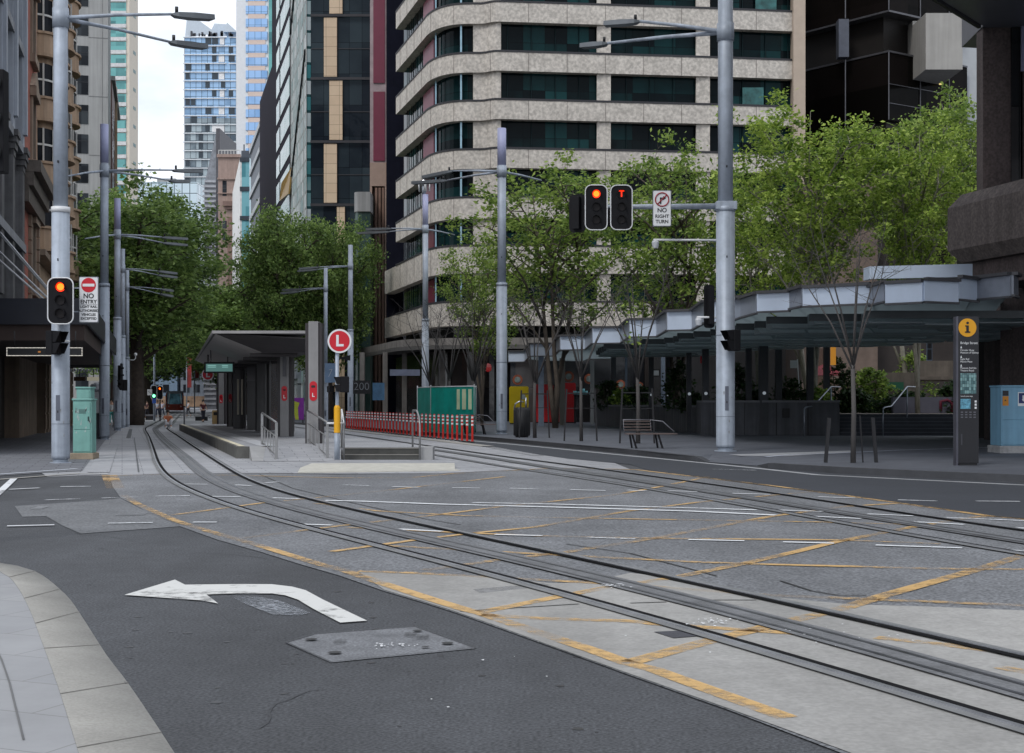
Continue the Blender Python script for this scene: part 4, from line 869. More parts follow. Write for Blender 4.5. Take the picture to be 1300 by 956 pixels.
# ---- red bollards
bred = M('bollard red', (.55, .02, .012), rough=.5, var=.08); refl = M('reflective band', (.8, .76, .76), rough=.4)
def bollard0():
    t = thing('bollard', '', 'bollard', (0, 0, 0), 0, 'red flexible bollards between the tram track and the lane')
    m = MB(); m._lat([(.075, .03), (.05, .06), (.042, .12), (.042, .72), (.046, .74), (.046, 1.0), (.03, 1.03), (.008, 1.035)], (0, 0, 0), 12); m.build('post', bred, t)
    m = MB(); m._lat([(.11, .0), (.11, .03), (.06, .05)], (0, 0, 0), 12); m.build('base', black, t)
    for z in (.64, .78, .92): m = MB(); m._lat([(.048, z), (.048, z + .07)], (0, 0, 0), 12); m.build('reflective_band', refl, t)
    return t
b0 = bollard0(); nb = 37
for k in range(nb):
    b = b0 if k == 0 else copy_tree(b0)
    y = 53.7 + k * .78; b.location = (-1.5 - .286 * (y - 53.7), y, .03)
    b['label'] = 'red bollard nearest the camera, at the right end of the row' if k == 0 else ('second red bollard from the right end of the row' if k == 1 else ('farthest red bollard, at the left end of the row by the platform steps' if k == nb - 1 else 'red striped flexible bollard inside the long row beside the tram track'))
# ---- green hoarding
gf = M('green shade cloth', (.0, .29, .23), rough=.7, var=.18, scale=1.2)
Yg = 66.; t = thing('hoarding', 'green mesh construction hoarding round a footpath dig', 'hoarding', (0, 0, .14))
gx = [XA(530, Yg + 3.5), XA(547, Yg), XA(602, Yg - 3), XA(604, Yg + 3)]; gy = [Yg + 3.5, Yg, Yg - 3, Yg + 3]; gz = ZA(492, Yg) - .14
for k in range(3):
    m = MB(); a, b = Vector((gx[k], gy[k])), Vector((gx[k + 1], gy[k + 1])); n = 10
    for q in range(n): 
        p0, p1 = a.lerp(b, q / n), a.lerp(b, (q + 1) / n); o0, o1 = .04 * math.sin(q * 1.7), .04 * math.sin((q + 1) * 1.7)
        m.wall([p0 + Vector((0, o0)), p1 + Vector((0, o1))], .012, .05, gz)
    m.build('mesh_panel', gf, t)
    m = MB(); m.tube([(*a, 0), (*a, gz + .12)], .028, 8); m.tube([(*b, 0), (*b, gz + .12)], .028, 8); m.tube([(*a, gz + .03), (*b, gz + .03)], .022, 8); m.build('frame', wht, t)
m = MB(); q = Vector((gx[1], gy[1])).lerp(Vector((gx[2], gy[2])), .72)
for f in (.66, .78, .92): q = Vector((gx[1], gy[1])).lerp(Vector((gx[2], gy[2])), f); m.box(q.x - .1, q.x + .12, q.y - .08, q.y - .06, 1.1, gz - .1)
m.build('pale_patch', M('pale notice', (.5, .55, .35)), t)
# ---- railings on the platform
rail_m = M('stainless rail', (.27, .27, .27), rough=.35, metal=.6, var=.15)
def railing(pts, label, base, bars=5, h=1.0):
    t = thing('handrail', label, 'handrail', (*Vector(pts[0][:2]), 0))
    o = Vector((*pts[0][:2], 0)); P = [Vector(p) - o for p in pts]
    m = MB(); m.tube([p + Vector((0, 0, h)) for p in P], .028, 10); m.build('top_rail', rail_m, t)
    m = MB(); m.tube([p + Vector((0, 0, h * .62)) for p in P], .018, 8); m.tube([p + Vector((0, 0, .14)) for p in P], .018, 8); m.build('mid_rail', rail_m, t)
    for p in P: m = MB(); m.box(p.x - .035, p.x + .035, p.y - .015, p.y + .015, p.z, p.z + h - .01); m.build('post', rail_m, t)
    for k in range(1, bars): q = P[0].lerp(P[-1], k / bars); MB().box(q.x - .015, q.x + .015, q.y - .01, q.y + .01, q.z + .14, q.z + h * .62).build('baluster', rail_m, t)
    return t
railing([(XA(351, 37.5), 37.5, .02), (XA(332.8, 40.9), 40.9, .25)], 'steel handrail on the left side of the platform ramp', 0)
railing([(XA(415.6, 37.7), 37.7, .02), (XA(391, 42.0), 42.0, .31)], 'steel handrail on the right side of the platform ramp', 0)
t = thing('handrail', 'angled grey handrail at the left end of the platform steps', 'handrail', (XA(436.6, 37.6), 37.6, 0))
m = MB(); m.tube([(-.45, 0, 1.), (0, 0, 1.), (-.12, .5, 1.36)], .026, 8); m.build('top_rail', wht, t); m = MB(); m.tube([(0, 0, 0), (0, 0, 1.)], .026, 8); m.tube([(-.12, .5, .33), (-.12, .5, 1.36)], .026, 8); m.build('post', rail_m, t)
t = thing('handrail', 'looped steel handrail at the right end of the platform steps', 'handrail', (XA(533, 37.6), 37.6, 0))
m = MB(); m.tube([(0, 0, 0), (0, 0, .96), (-.03, .1, 1.15), (-.14, .9, 1.33), (-.26, 1.2, 1.33), (-.28, 1.25, 1.2), (-.28, 1.25, .33)], .028, 10); m.build('loop', rail_m, t)

# ---- platform shelter
sh_d = M('shelter dark metal', (.035, .03, .032), rough=.5, var=.15); sh_s = M('shelter soffit', (.30, .275, .265), rough=.5, var=.12); sh_g = M('shelter concrete pillar', (.24, .235, .235), rough=.6, var=.12, streak=.2)
scr = GLASS('shelter screen', (.03, .028, .03), (.09, .085, .09), pw=1.2, ph=2.5, rough=.25)
t = thing('platform_shelter', 'flat dark canopy shelter over the tram platform', 'shelter', (0, 0, 0))
Yn, Yf = 46., 76.; zr = ZA(421, Yn)
xln = XA(271, Yn); xlf = XA(249, Yf); xrn = XA(388, Yn); xrf = xlf + (xrn - xln)
m = MB(); m.prism([(xln, Yn), (xrn, Yn), (xrf, Yf), (xlf, Yf)], [zr - .05, zr - .1, zr - .1, zr - .05], zr + .02); m.build('roof', sh_d, t); m = MB(); m.box(xln, xrn, Yn - .03, Yn - .002, zr - .06, zr + .03); m.bar((xln - .02, Yn, zr - .01), (xlf - .02, Yf, zr - .01), .05, .09); m.build('roof_edge', M('roof edge grey', (.30, .29, .29)), t)
m = MB()   # folded soffit: rises to the track side
zi = zr - .62
m.face([(xln + .05, Yn + .1, zr - .07), (xlf + .05, Yf - .1, zr - .07), (xlf + 1.3, Yf - .1, zi), (xln + 1.3, Yn + 1.5, zi)]); m.face([(xln + .05, Yn + .1, zr - .07), (xln + 1.3, Yn + 1.5, zi), (xrn - .1, Yn + 1.5, zi), (xrn, Yn + .05, zr - .23)]); m.face([(xln + 1.3, Yn + 1.5, zi), (xlf + 1.3, Yf - .1, zi), (xrf, Yf - .1, zi), (xrn, Yn + 1.5, zi)])
f_ = m.f; v_ = m.v; m1 = MB(); m1.v = v_[:4]; m1.f = [f_[0]]; m1.smooth = [False]; s_ = m1.build('soffit', sh_s, t); md = s_.modifiers.new('s', 'SOLIDIFY'); md.thickness = .03
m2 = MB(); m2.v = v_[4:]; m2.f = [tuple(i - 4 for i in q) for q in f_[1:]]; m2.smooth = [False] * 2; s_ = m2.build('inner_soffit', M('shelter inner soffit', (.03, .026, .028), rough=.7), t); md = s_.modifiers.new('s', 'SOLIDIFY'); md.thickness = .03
m = MB()
for k in range(7): f = (k + .5) / 7; y = Yn + (Yf - Yn) * f; x = xln + (xlf - xln) * f; m.box(x + 1.3, x + (xrn - xln) - .1, y, y + .2, zi - .12, zi - .002)
m.build('roof_beams', sh_d, t)
def panel(px0, px1, Y, top, mat, nm='screen_panel', base=pz):
    m = MB(); m.box(XA(px0, Y), XA(px1, Y), Y, Y + .12, base, top); return m.build(nm, mat, t)
for px0, px1, Y, mt in ((325.5, 337.5, 60, sh_g), (313.5, 324, 62.5, scr), (338, 341.5, 59.6, sh_d), (296, 312, 66, scr), (305, 309, 65.8, sh_d), (324, 326, 60, sh_d)): panel(px0, px1, Y, zi, mt)
m = MB()
for Y in (51.5, 56.5, 63, 70): f = (Y - Yn) / (Yf - Yn); x = xln + (xlf - xln) * f; m.box(x + 2.55, x + 2.62, Y, Y + 3.2, pz + .1, zi)
m.build('glass_screens', scr, t)
m = MB(); m.box(XA(301, 64), XA(303, 64), 64, 64.1, 1, 2.6); m.box(XA(306, 64), XA(308, 64), 64, 64.1, 1, 2.6); m.build('light_strips', M('pale strip', (.5, .45, .36)), t)
def pillar(px0, px1, bot, top, label, cap=False, zb=pz, pill=None):
    Y = (CH - zb) * F / (bot - HY); x0, x1 = XA(px0, Y), XA(px1, Y); w = x1 - x0; zt = ZA(top, Y)
    q = thing('platform_pillar', label, 'pillar', ((x0 + x1) / 2, Y, zb), 0, 'concrete pillars on the tram platform')
    m = MB(); m.box(-w / 2, w / 2, 0, .5, 0, zt - zb); m.build('shaft', sh_g, q, bevel=.01)
    m = MB(); m.box(-w / 2 - .1, -w / 2 - .003, .05, .6, 0, zt - zb - .05); m.box(w / 2 + .003, w / 2 + .1, .05, .6, 0, zt - zb - .05); m.build('dark_side', sh_d, q)
    if cap: m = MB(); m.box(-w / 2 - .09, w / 2 + .09, -.05, .6, zt - zb - .2, zt - zb + .003); m.build('cap', sh_g, q)
    if pill:
        py0, py1 = pill; z0, z1 = ZA(py1, Y) - zb, ZA(py0, Y) - zb; pw = (z1 - z0) * .19
        m = MB(); m.rrect(-pw, pw, z0, z1, pw * .98, -.012, -.001); pl = m.build('red_plaque', red, q)
        m = MB(); zc = (z0 + z1) / 2; m.rrect(-pw * .55, pw * .55, zc + .1, z1 - .12, pw * .3, -.016, -.013); m.build('dark_window', txt, pl)
        text('lettering', 'L', .16, wht, pl, (0, -.016, zc - .12), bold=.004)
    return q
pillar(391.5, 404, 563, 408, 'tallest concrete pillar with a red plaque, nearest the steps', pill=(484, 509))
pillar(355.5, 366.5, 554.5, 424, 'capped concrete pillar with red plaque under the shelter front', True, pill=(490, 509))
pillar(277.5, 284, 538.5, 462, 'narrow pillar with red plaque at the far end of the shelter', pill=(501, 512)); pillar(290, 295, 541.5, 470, 'slim pillar beside the far screens', pill=(500, 511))
m = MB(); m.box(XA(359, 50.4), XA(363, 50.4), 50.36, 50.4, ZA(478, 50.4), ZA(443, 50.4)); o = m.build('speaker_grille', M('grille dark', (.10, .10, .11))); tag(o, 'narrow dark speaker grille on the capped pillar', 'speaker')
def display(px0, px1, py0, py1, Y, label):
    w, h = (px1 - px0) / F * Y, (py1 - py0) / F * Y
    q = thing('departure_display', label, 'display', (XA((px0 + px1) / 2, Y), Y, ZA((py0 + py1) / 2, Y)))
    m = MB(); m.box(-w / 2, w / 2, 0, .15, -h / 2, h / 2); m.build('case', black, q, bevel=.01)
    m = MB(); m.box(-w / 2 + .08, w / 2 - .06, -.008, -.001, -h / 2 + .06, h / 2 - .08); s = m.build('screen', EM('lit teal screen', (.16, .36, .34), .38), q)
    m = MB(); 
    for z in (.15, .0): m.box(-w * .38, -w * .1, -.012, -.009, h * z, h * z + h * .06); m.box(w * .1, w * .3, -.012, -.009, h * z, h * z + h * .06)
    m.build('text_rows', EM('teal text', (.4, .8, .75), .5), s)
    m = MB(); m.box(-w * .3, -w * .27, .05, .08, h / 2, h / 2 + .5); m.box(w * .27, w * .3, .05, .08, h / 2, h / 2 + .5); m.build('hanger', black, q)
display(259, 297, 459.5, 473.5, 58, 'hanging departure board with a pale teal screen at the shelter front')
display(338.5, 353, 457, 469.5, 66, 'second teal display deeper in the shelter behind the capped pillar'); 
q = thing('light_rail_sign', 'small round red L sign below the departure board', 'sign', (XA(263.7, 63), 63, ZA(475.5, 63)))
m = MB(); m.disc((0, 0), .27, 0, .05, 30); m.build('rim', wht, q); m = MB(); m.disc((0, 0), .225, -.006, -.001, 30); m.build('disc', red, q); m = MB(); m.box(-.07, -.015, -.012, -.007, -.12, .12); m.box(-.015, .1, -.012, -.007, -.12, -.07); m.build('letter', wht, q); m = MB(); m.tube([(0, .07, .2), (0, .07, .9)], .03, 8); m.build('hanger', black, q)
# fare machine, colourful poster, rubbish unit on platform
q = thing('fare_machine', 'tan fare machine at the far end of the platform', 'machine', (XA(275.5, 80), 80, pz)); m = MB(); m.box(-.28, .28, 0, .4, 0, .78); m.build('body', M('tan panel', (.4, .27, .12)), q, bevel=.02); m = MB(); m.box(-.2, .2, -.01, -.001, .5, .68); m.build('screen', black, q)
q = thing('poster_board', 'purple and yellow poster board seen between the platform pillars', 'poster', (XA(376, 84), 84, pz))
m = MB(); m.box(-.45, .45, 0, .1, .2, 1.5); m.build('panel', M('purple poster', (.22, .03, .3)), q); m = MB(); m.yprism([(-.05, .2), (.15, .2), (.1, .9), (.2, 1.2), (-.1, 1.3), (-.15, .8)], -.01, -.001); m.build('print', M('lime print', (.45, .5, .05)), q)
for s in (-.4, .4):
    m = MB(); m.box(s - .03, s + .03, 0, .08, 0, .2); m.build('leg', black, q)
# tree-guard stakes etc. come with the trees
# ================================================================== BUILDINGS
AL = math.atan2(1, -.25); AR = AL + math.pi          # left facades run away, right facades run towards us; local y goes into the block
def lx(Y): return -6 - .25 * Y                         # left building line
def rx_(Y): return 15.8 - .25 * Y                      # right building line
UL = math.hypot(1, .25)                                # metres along the facade per metre of Y
def bld(name, label, x, y, rz, cat='building', group=None): return thing(name, label, cat, (x, y, 0), rz, group)
SPLIT = {'window_rows': 'window', 'windows': 'window', 'small_windows': 'window', 'slab_edges': 'slab_edge', 'blind_panels': 'blind', 'quoins': 'quoin', 'pink_spandrels': 'spandrel', 'rustic_columns': 'rustication',
         'cornice': 'cornice', 'cornice_upper': 'cornice', 'entablature': 'entablature', 'string_course': 'string_course', 'pier_strips': 'pier', 'timber_fins': 'timber_fin', 'blade_signs': 'blade_sign', 'terrace_bands': 'terrace_band', 'loggias': 'loggia', 'lamp_fringe': 'lamp', 'white_blinds': 'blind', 'pilasters': 'pilaster', 'ring': 'ring', 'post': 'post', 'fins': 'fin', 'surround': 'surround'}
def P_(name, mat, par, *boxes, **k):
    if name in SPLIT and len(boxes) > 1:
        for b in boxes[:100]: MB().box(*b).build(SPLIT[name], mat, par)
        if len(boxes) <= 100: return
        m = MB()
        for b in boxes[100:]: m.box(*b)
        o = m.build(SPLIT[name], mat, par); o['kind'] = 'stuff'; return o
    m = MB()
    for b in boxes: m.box(*b)
    return m.build(name, mat, par, **k)
conc_g = M('grey precast', (.29, .29, .29), rough=.8, var=.1, scale=.3, streak=.2)
dkglass = GLASS('dark office glass', (.012, .014, .018), (.05, .058, .066), pw=1.6, ph=3.4, rough=.1, dark=.5, spec=.08)
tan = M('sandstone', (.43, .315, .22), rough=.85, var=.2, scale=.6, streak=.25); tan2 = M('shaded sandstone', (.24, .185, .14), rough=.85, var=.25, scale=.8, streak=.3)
whf = M('window frame white', (.52, .52, .5), rough=.5)

# ---- B1 dark corner block with pale pilasters (left edge)
o = bld('corner_building', 'grey stone corner building with tall fluted pilasters at the left edge', lx(40), 40, AL)
u = lambda Y: (Y - 40) * UL
P_('wall', M('cool grey stone', (.24, .25, .27), rough=.7, var=.12, scale=.5, streak=.3), o, (0, u(61.4), .35, 22, 5.6, 40))
P_('ground_floor', M('dark shopfront', (.02, .02, .022), rough=.4), o, (0, u(61.4), .6, 22, 0, 5.6))
m = MB()
for k in range(6):
    x = u(61.2) - .9 - k * 4.2; m.box(x, x + .9, -.25, .349, 12.5, 40); m.box(x + .2, x + .7, -.4, -.251, 13, 40)
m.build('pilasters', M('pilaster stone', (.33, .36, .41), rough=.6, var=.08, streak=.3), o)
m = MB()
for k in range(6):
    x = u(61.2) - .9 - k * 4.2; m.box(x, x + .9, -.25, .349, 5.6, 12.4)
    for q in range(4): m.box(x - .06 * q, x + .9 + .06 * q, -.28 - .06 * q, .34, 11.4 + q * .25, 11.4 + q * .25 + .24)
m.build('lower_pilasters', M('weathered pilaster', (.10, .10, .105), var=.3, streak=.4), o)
for k in range(5):
    for z in range(5):
        x = u(61.2) - 4.2 - k * 4.2
        P_('window', dkglass, o, (x + .1, x + 3.2, .3, .345, 7 + z * 4.2, 10 + z * 4.2)) if z < 3 else None
m = MB()
for z in (8, 12.1, 16.3): m.box(-.1, u(61.4), -.3, .3, z, z + .35)
m.build('string_course', M('cool grey stone', ()), o)

# ---- B2 red brick heritage
o = bld('brick_building', 'red brick heritage building with carved stone window surrounds behind the left pole', lx(61.6), 61.6, AL); Y0 = 61.6
bw = (70.4 - Y0) * UL
P_('wall', BRICK('red brick', (.27, .055, .035), (.33, .08, .05), (.2, .12, .09), bw=.45, bh=.16, ms=.018, var=.25), o, (0, bw, 0.0, 18, 5.2, 40))
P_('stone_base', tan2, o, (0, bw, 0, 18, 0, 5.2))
for k, x in enumerate((5.6,)):
    for z in (7.2, 13.2, 18.2, 23.2, 28.2):
        f = P_('window', dkglass, o, (x, x + 1.5, -.04, -.001, z, z + 2.6))
        P_('surround', tan2, f, (x - .3, x - .001, -.12, -.002, z - .2, z + 2.8), (x + 1.501, x + 1.8, -.12, -.002, z - .2, z + 2.8), (x - .45, x + 1.95, -.3, -.002, z + 2.801, z + 3.25), (x - .4, x + 1.9, -.25, -.002, z - .6, z - .201))
        m = MB(); m.yprism([(x - .5, z + 3.25), (x + 2, z + 3.25), (x + .75, z + 4.1)], -.25, -.002); m.build('pediment', tan2, f)
m = MB()
for xq in (-.02, bw / 2 - .25, bw - .4):
    m = MB()
    for k in range(8): m.box(xq, xq + .42, -.15, -.001, 5.4 + k * .62, 5.4 + k * .62 + .54)
    m.build('quoin', tan2, o)
P_('cornice', M('carved dark stone', (.09, .075, .065), var=.35, scale=3), o, (-.1, bw, -.9, -.002, 11.6, 12.1), (-.1, bw, -.6, -.002, 11.0, 11.59), (-.1, bw, -.4, -.002, 10.3, 10.99))

# ---- B3 sandstone building with stacked bow windows
o = bld('sandstone_building', 'tan heritage building with stacks of curved bay windows', lx(70.6), 70.6, AL); bw = (95.4 - 70.6) * UL
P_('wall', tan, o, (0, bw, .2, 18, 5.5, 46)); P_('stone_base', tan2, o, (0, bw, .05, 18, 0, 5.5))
m = MB()
for k in range(11):
    x = .3 + k * 2.3
    m.box(x, x + .8, -.35, .049, 0, 5.2)
    for q in range(6): m.box(x - .04, x + .84, -.4, -.351, .2 + q * .85, .2 + q * .85 + .75)
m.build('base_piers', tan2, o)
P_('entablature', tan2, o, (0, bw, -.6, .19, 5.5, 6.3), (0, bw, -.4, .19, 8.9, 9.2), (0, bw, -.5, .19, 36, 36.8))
bay_sp = M('bay spandrel stone', (.36, .255, .175), rough=.8, var=.15, scale=1, streak=.3)
for i, Yb in enumerate((74.6, 80.4, 86.2, 92.0)):
    xc = (Yb - 70.6) * UL; rr_ = 1.55
    for z in range(10):
        zb = 9.4 + z * 3.35; m = MB(); n = 10
        arc = lambda r, dep: [(xc - r * math.cos(math.pi * q / n), .19 - dep * math.sin(math.pi * q / n)) for q in range(n + 1)]
        m.prism(arc(rr_ + .08, 1.15), zb, zb + .16); m.prism(arc(rr_, 1.05), zb + .16, zb + 1.15); m.prism(arc(rr_ + .1, 1.2), zb + 1.15, zb + 1.28)
        m.prism(arc(rr_ * .72, .7), zb - .35, zb)
        sp_ = m.build('bay_spandrel', bay_sp, o)
        m = MB(); m.prism(arc(rr_ - .15, .85), zb + 1.28, zb + 3.0); wn = m.build('bay_window', dkglass, o)
        m = MB()
        for q in (1, 3, 5, 7, 9):
            a = math.pi * q / n; x, y = xc - (rr_ - .12) * math.cos(a), .19 - .9 * math.sin(a); m.box(x - .05, x + .05, y - .05, y + .03, zb + 1.28, zb + 3.0)
        ar_ = arc(rr_ - .1, .92); m.wall([Vector(a) for a in ar_], .05, zb + 2.1, zb + 2.2); m.build('mullions', whf, wn)
    m = MB()
    for z in range(9):
        zb = 9.8 + z * 3.35; m.box(xc + 2.6, xc + 3.6, .1, .196, zb + 1.2, zb + 2.9)
    m.build('window_column', dkglass, o)
# carved brackets/small lamps
P_('pier_strips', tan2, o, *[((Yb - 70.6) * UL + 2.0, (Yb - 70.6) * UL + 2.35, -.05, .19, 9.2, 36) for Yb in (74.6, 80.4, 86.2)])

# ---- awning of B1/B2 over the footpath with tension rods and dot-lit sign
an = thing('awning', 'deep black footpath awning at the left edge hung on pale rods', 'awning', (0, 0, 0))
fx = lambda Y: lx(Y) + 3.75
m = MB(); za, zb = ZA(412, 45), ZA(379, 45)
m.prism([(lx(45) - 3, 45), (fx(45), 45), (fx(74), 74), (lx(74) - .0, 74)], za + .12, zb - .25); m.build('canopy', M('awning black', (.012, .013, .017), rough=.5), an)
m = MB(); m.prism([(lx(45) - 3, 44.9), (fx(45) + .05, 44.9), (fx(45) + .05, 44.99), (lx(45) - 3, 44.99)], za, zb); m.wall([Vector((fx(45) + .1, 44.9)), Vector((fx(74) + .1, 74))], -.08 + .16, za, zb); m.build('fascia', M('fascia navy', (.014, .016, .024), rough=.45), an)
m = MB(); m.prism([(lx(45) - 3, 45.1), (fx(45) - .1, 45.1), (fx(74) - .1, 73.9), (lx(74), 73.9)], za - .5, za + .1); m.build('soffit', M('awning soffit brown', (.045, .03, .026), rough=.7), an)
m = MB()
for (ax, ay, AY, bx, by, BY) in ((0, 295, 52, 60, 365, 50), (0, 297.5, 52.2, 60, 368, 50.2), (0, 320, 50, 60, 378, 48), (0, 331, 48, 60, 384, 46)):
    a = Vector((XA(ax, AY), AY, ZA(ay, AY))); b = Vector((XA(bx, BY), BY, ZA(by, BY))); a = a + (a - b) * .35; m.tube([a, b], .035, 8)
m.build('tension_rods', M('rod grey', (.4, .41, .43), rough=.4), an)
sg = thing('dotted_sign', 'long black sign outlined in small white lamps under the awning', 'sign', (XA(56.5, 44), 44, ZA(446.5, 44)))
w, h = 97 / F * 44, 11.5 / F * 44; m = MB(); m.box(-w / 2, w / 2, 0, .08, -h / 2, h / 2); m.build('panel', black, sg)
m = MB()
for k in range(58):
    x = -w / 2 + .02 + k * (w - .04) / 57
    for z in (-h / 2 + .02, h / 2 - .02): m.box(x - .011, x + .011, -.012, -.001, z - .011, z + .011)
for k in range(1, 6): 
    for x in (-w / 2 + .02, w / 2 - .02): m.box(x - .011, x + .011, -.012, -.001, -h / 2 + k * h / 6.2 - .011, -h / 2 + k * h / 6.2 + .011)
m.build('lamps', EM('sign lamps', (1, .95, .85), .8), sg)
m = MB(); m.box(-.2, -.12, -.012, -.001, -.03, .02); m.build('amber_lamp', EM('amber dot', (1, .35, .05), .3), sg)
m = MB(); m.tube([(-w * .4, .04, h / 2), (-w * .4, .04, h / 2 + .5)], .02, 6); m.tube([(w * .4, .04, h / 2), (w * .4, .04, h / 2 + .5)], .02, 6); m.build('hanger', black, sg)
# second darker awning farther along, with its lamp fringe and plates
an2 = thing('awning', 'second black awning farther along with a fringe of small lamps, behind the green cabinets', 'awning', (0, 0, 0))
m = MB(); m.prism([(lx(76), 76), (lx(76) + 3.0, 76), (lx(104) + 3.0, 104), (lx(104), 104)], 5.0, 6.0); m.build('canopy', M('awning black', ()), an2)
m = MB(); m.prism([(lx(76), 75.9), (lx(76) + 2.9, 75.9), (lx(76) + 2.9, 75.98), (lx(76), 75.98)], 3.4, 5.0); m.build('valance', black, an2)
P_('lamp_fringe', M('dull lamps', (.25, .27, .3)), an2, *[(lx(76) + .2 + k * .17, lx(76) + .28 + k * .17, 75.8, 75.88, 3.2, 3.36) for k in range(16)])
q = thing('hanging_plate', 'cream shop plate hanging under the second awning', 'sign', (XA(118.5, 74), 74, ZA(481, 74))); P_('plate', EM('cream lit plate', (.5, .47, .36), .35, (.4, .38, .3)), q, (-.33, .33, 0, .05, -.1, .1)); P_('hanger', black, q, (-.02, .02, .01, .03, .1, .5))
q = thing('hanging_plate', 'brown shop plate left of the cream one', 'sign', (XA(101, 73), 73, ZA(481, 73))); P_('plate', M('brown plate', (.12, .07, .04)), q, (-.3, .3, 0, .05, -.1, .1)); P_('hanger', black, q, (-.02, .02, .01, .03, .1, .5))
q = thing('phone_booth', 'white and orange phone booth between cabinet and pole', 'booth', (XA(121, 60), 60, 0))
P_('body', M('booth grey', (.07, .07, .08)), q, (-.3, .35, .1, .8, 0, 1.6)); P_('white_panel', wht, q, (-.05, .34, 0, .09, 1.1, 2.0)); P_('orange_panel', M('orange panel', (.7, .1, .01)), q, (-.27, -.06, .02, .09, 1.2, 1.95)); m = MB(); m._lat([(.3, 0), (.42, .2), (.3, .42), (.1, .5)], (0, .4, 1.9), 12); m.build('dome', M('booth dome', (.35, .36, .38), var=.5, scale=8), q)

# ---- B4 precast tower, frontal end wall
o = bld('concrete_tower', 'pale grey concrete tower with a column of dark square windows', lx(175), 175, AL)
P_('wall', M('pale precast', (.36, .36, .355), rough=.8, var=.08, scale=.2, streak=.15), o, (0, 10, 0.1, 26, 0, 62))
zz0 = 4.
for k in range(16):
    z = 3.2 + k * 3.62
    wd_ = P_('window', dkglass, o, (-.06, .2, 2.45, 3.95, z, z + 2.35)); P_('mullion', M('dark line', (.03, .03, .035)), wd_, (-.09, -.061, 2.45, 3.95, z + 1.5, z + 1.55))
P_('joint_lines', M('joint grey', (.2, .2, .2)), o, *[(-.03, -.001, .1, 2.4, 3.0 + k * 7.24, 3.08 + k * 7.24) for k in range(8)], (-.03, -.001, .75, .82, 0, 62))
o = bld('office_block', 'slim brown and green striped block beside the concrete tower', lx(187), 187, AL)
P_('wall', M('brown render', (.15, .085, .075), var=.1), o, (0, 13, 0, 20, 0, 44)); P_('green_panels', M('green render', (.10, .17, .10), var=.1), o, (14.3, 27, 0.1, 20, 0, 42)); P_('pale_pier', tan, o, (13.02, 14.28, -.3, 20, 0, 46)); P_('cornice', conc_g, o, (-.2, 27.2, -.4, 20, 44.01, 44.6)); P_('windows', dkglass, o, *[(1 + k * 4, 3 + k * 4, -.05, -.002, 6 + z * 4, 8.4 + z * 4) for k in range(3) for z in range(9)])
# ---- B6 cream tower with teal glass bands
teal = GLASS('teal glass', (.02, .13, .14), (.12, .38, .37), pw=2.4, ph=3.35, rough=.15, dark=.25, spec=.6)
Y6 = 380; x0, x1 = XA(136, Y6), XA(164, Y6)
o = bld('tall_tower', 'slim cream tower with teal window bands rising out of frame', x0, Y6, 0); W6 = x1 - x0
P_('wall', M('cream cladding', (.62, .56, .47), rough=.7, var=.06), o, (0, W6, .3, 9, 0, 122))
for k in range(34):
    z = 4 + k * 3.5
    P_('window_band', teal, o, (.4, W6 * .85, .1, .298, z + 1.1, z + 3.3))
P_('slab_edges', M('pale slab', (.58, .58, .58), rough=.6), o, *[(.2, W6 * .86, -.1, .29, 4 + k * 3.5, 4 + k * 3.5 + 1.0) for k in range(34)])
P_('small_windows', M('small window teal', (.2, .28, .28)), o, *[(W6 + .001, W6 + .05, 4, 6.5, 6 + k * 5, 6.9 + k * 5) for k in range(22)])
# ---- low far teal/white building filling under the sky gap
Y = 460; o = bld('far_building', 'low pale blue glass building far down the avenue', XA(172, Y), Y, 0); P_('wall', GLASS('pale blue glass', (.25, .38, .45), (.6, .72, .78), pw=2.5, ph=3.3, dark=.2, rough=.2, mull=.1), o, (0, XA(250, Y) - XA(172, Y), 0, 20, 0, ZA(231, Y))); P_('roof_plant', conc_g, o, (6, 12, 4, 12, ZA(231, Y), ZA(224, Y)))

# ---- B7 blue residential tower
Y = 520; xa, xb = XA(234, Y), XA(304.5, Y); W7 = xb - xa
o = bld('blue_tower', 'blue glass residential tower with white slab edges and a pointed glass crown', xa, Y, 0)
blu = GLASS('blue tower glass', (.05, .14, .26), (.30, .48, .70), pw=2.1, ph=3.25, rough=.15, dark=.12, spec=.6, mull=.08); gry = GLASS('grey tower glass', (.05, .08, .11), (.35, .42, .45), pw=2.1, ph=3.25, dark=.3, rough=.2, mull=.08)
ztop = ZA(47, Y)
P_('glazing_upper', blu, o, (0, W7, 0, 12, ZA(150, Y), ztop)); P_('glazing_lower', gry, o, (0, W7, 0, 12, 0, ZA(150, Y)))
nfl = 42
for k in range(nfl):
    z = ztop - k * 3.2
    P_('slab_edge', M('slab white', (.66, .68, .7), rough=.5), o, (-.3, W7 * .76 + (k % 3) * .6, -.5, -.002, z - .32, z), (W7 * .8, W7, -.35, -.002, z - .3, z - .02))
rr = random.Random(11); bx = []
for k in range(34):
    for x in rr.sample([.02, .12, .26, .38, .5, .66, .8], 2):
        x *= W7; ww = rr.choice([1.6, 2.2]); bx.append((x, min(x + ww, W7 - .1), -.12, -.003, ztop - k * 3.2 - 2.7, ztop - k * 3.2 - .35))
P_('loggias', M('loggia dark', (.03, .045, .06), rough=.3), o, *bx)
P_('white_blinds', M('blind white', (.7, .7, .7)), o, *[(rr.choice([.5, .62, .64]) * W7 + 0, .72 * W7, -.14, -.003, ztop - k * 6.4 - 2.8, ztop - k * 6.4 - .4) for k in range(14)])
cz = lambda py: ZA(py, Y) - 0
m = MB()   # glass crown sails
cp = lambda px: XA(px, Y) - xa
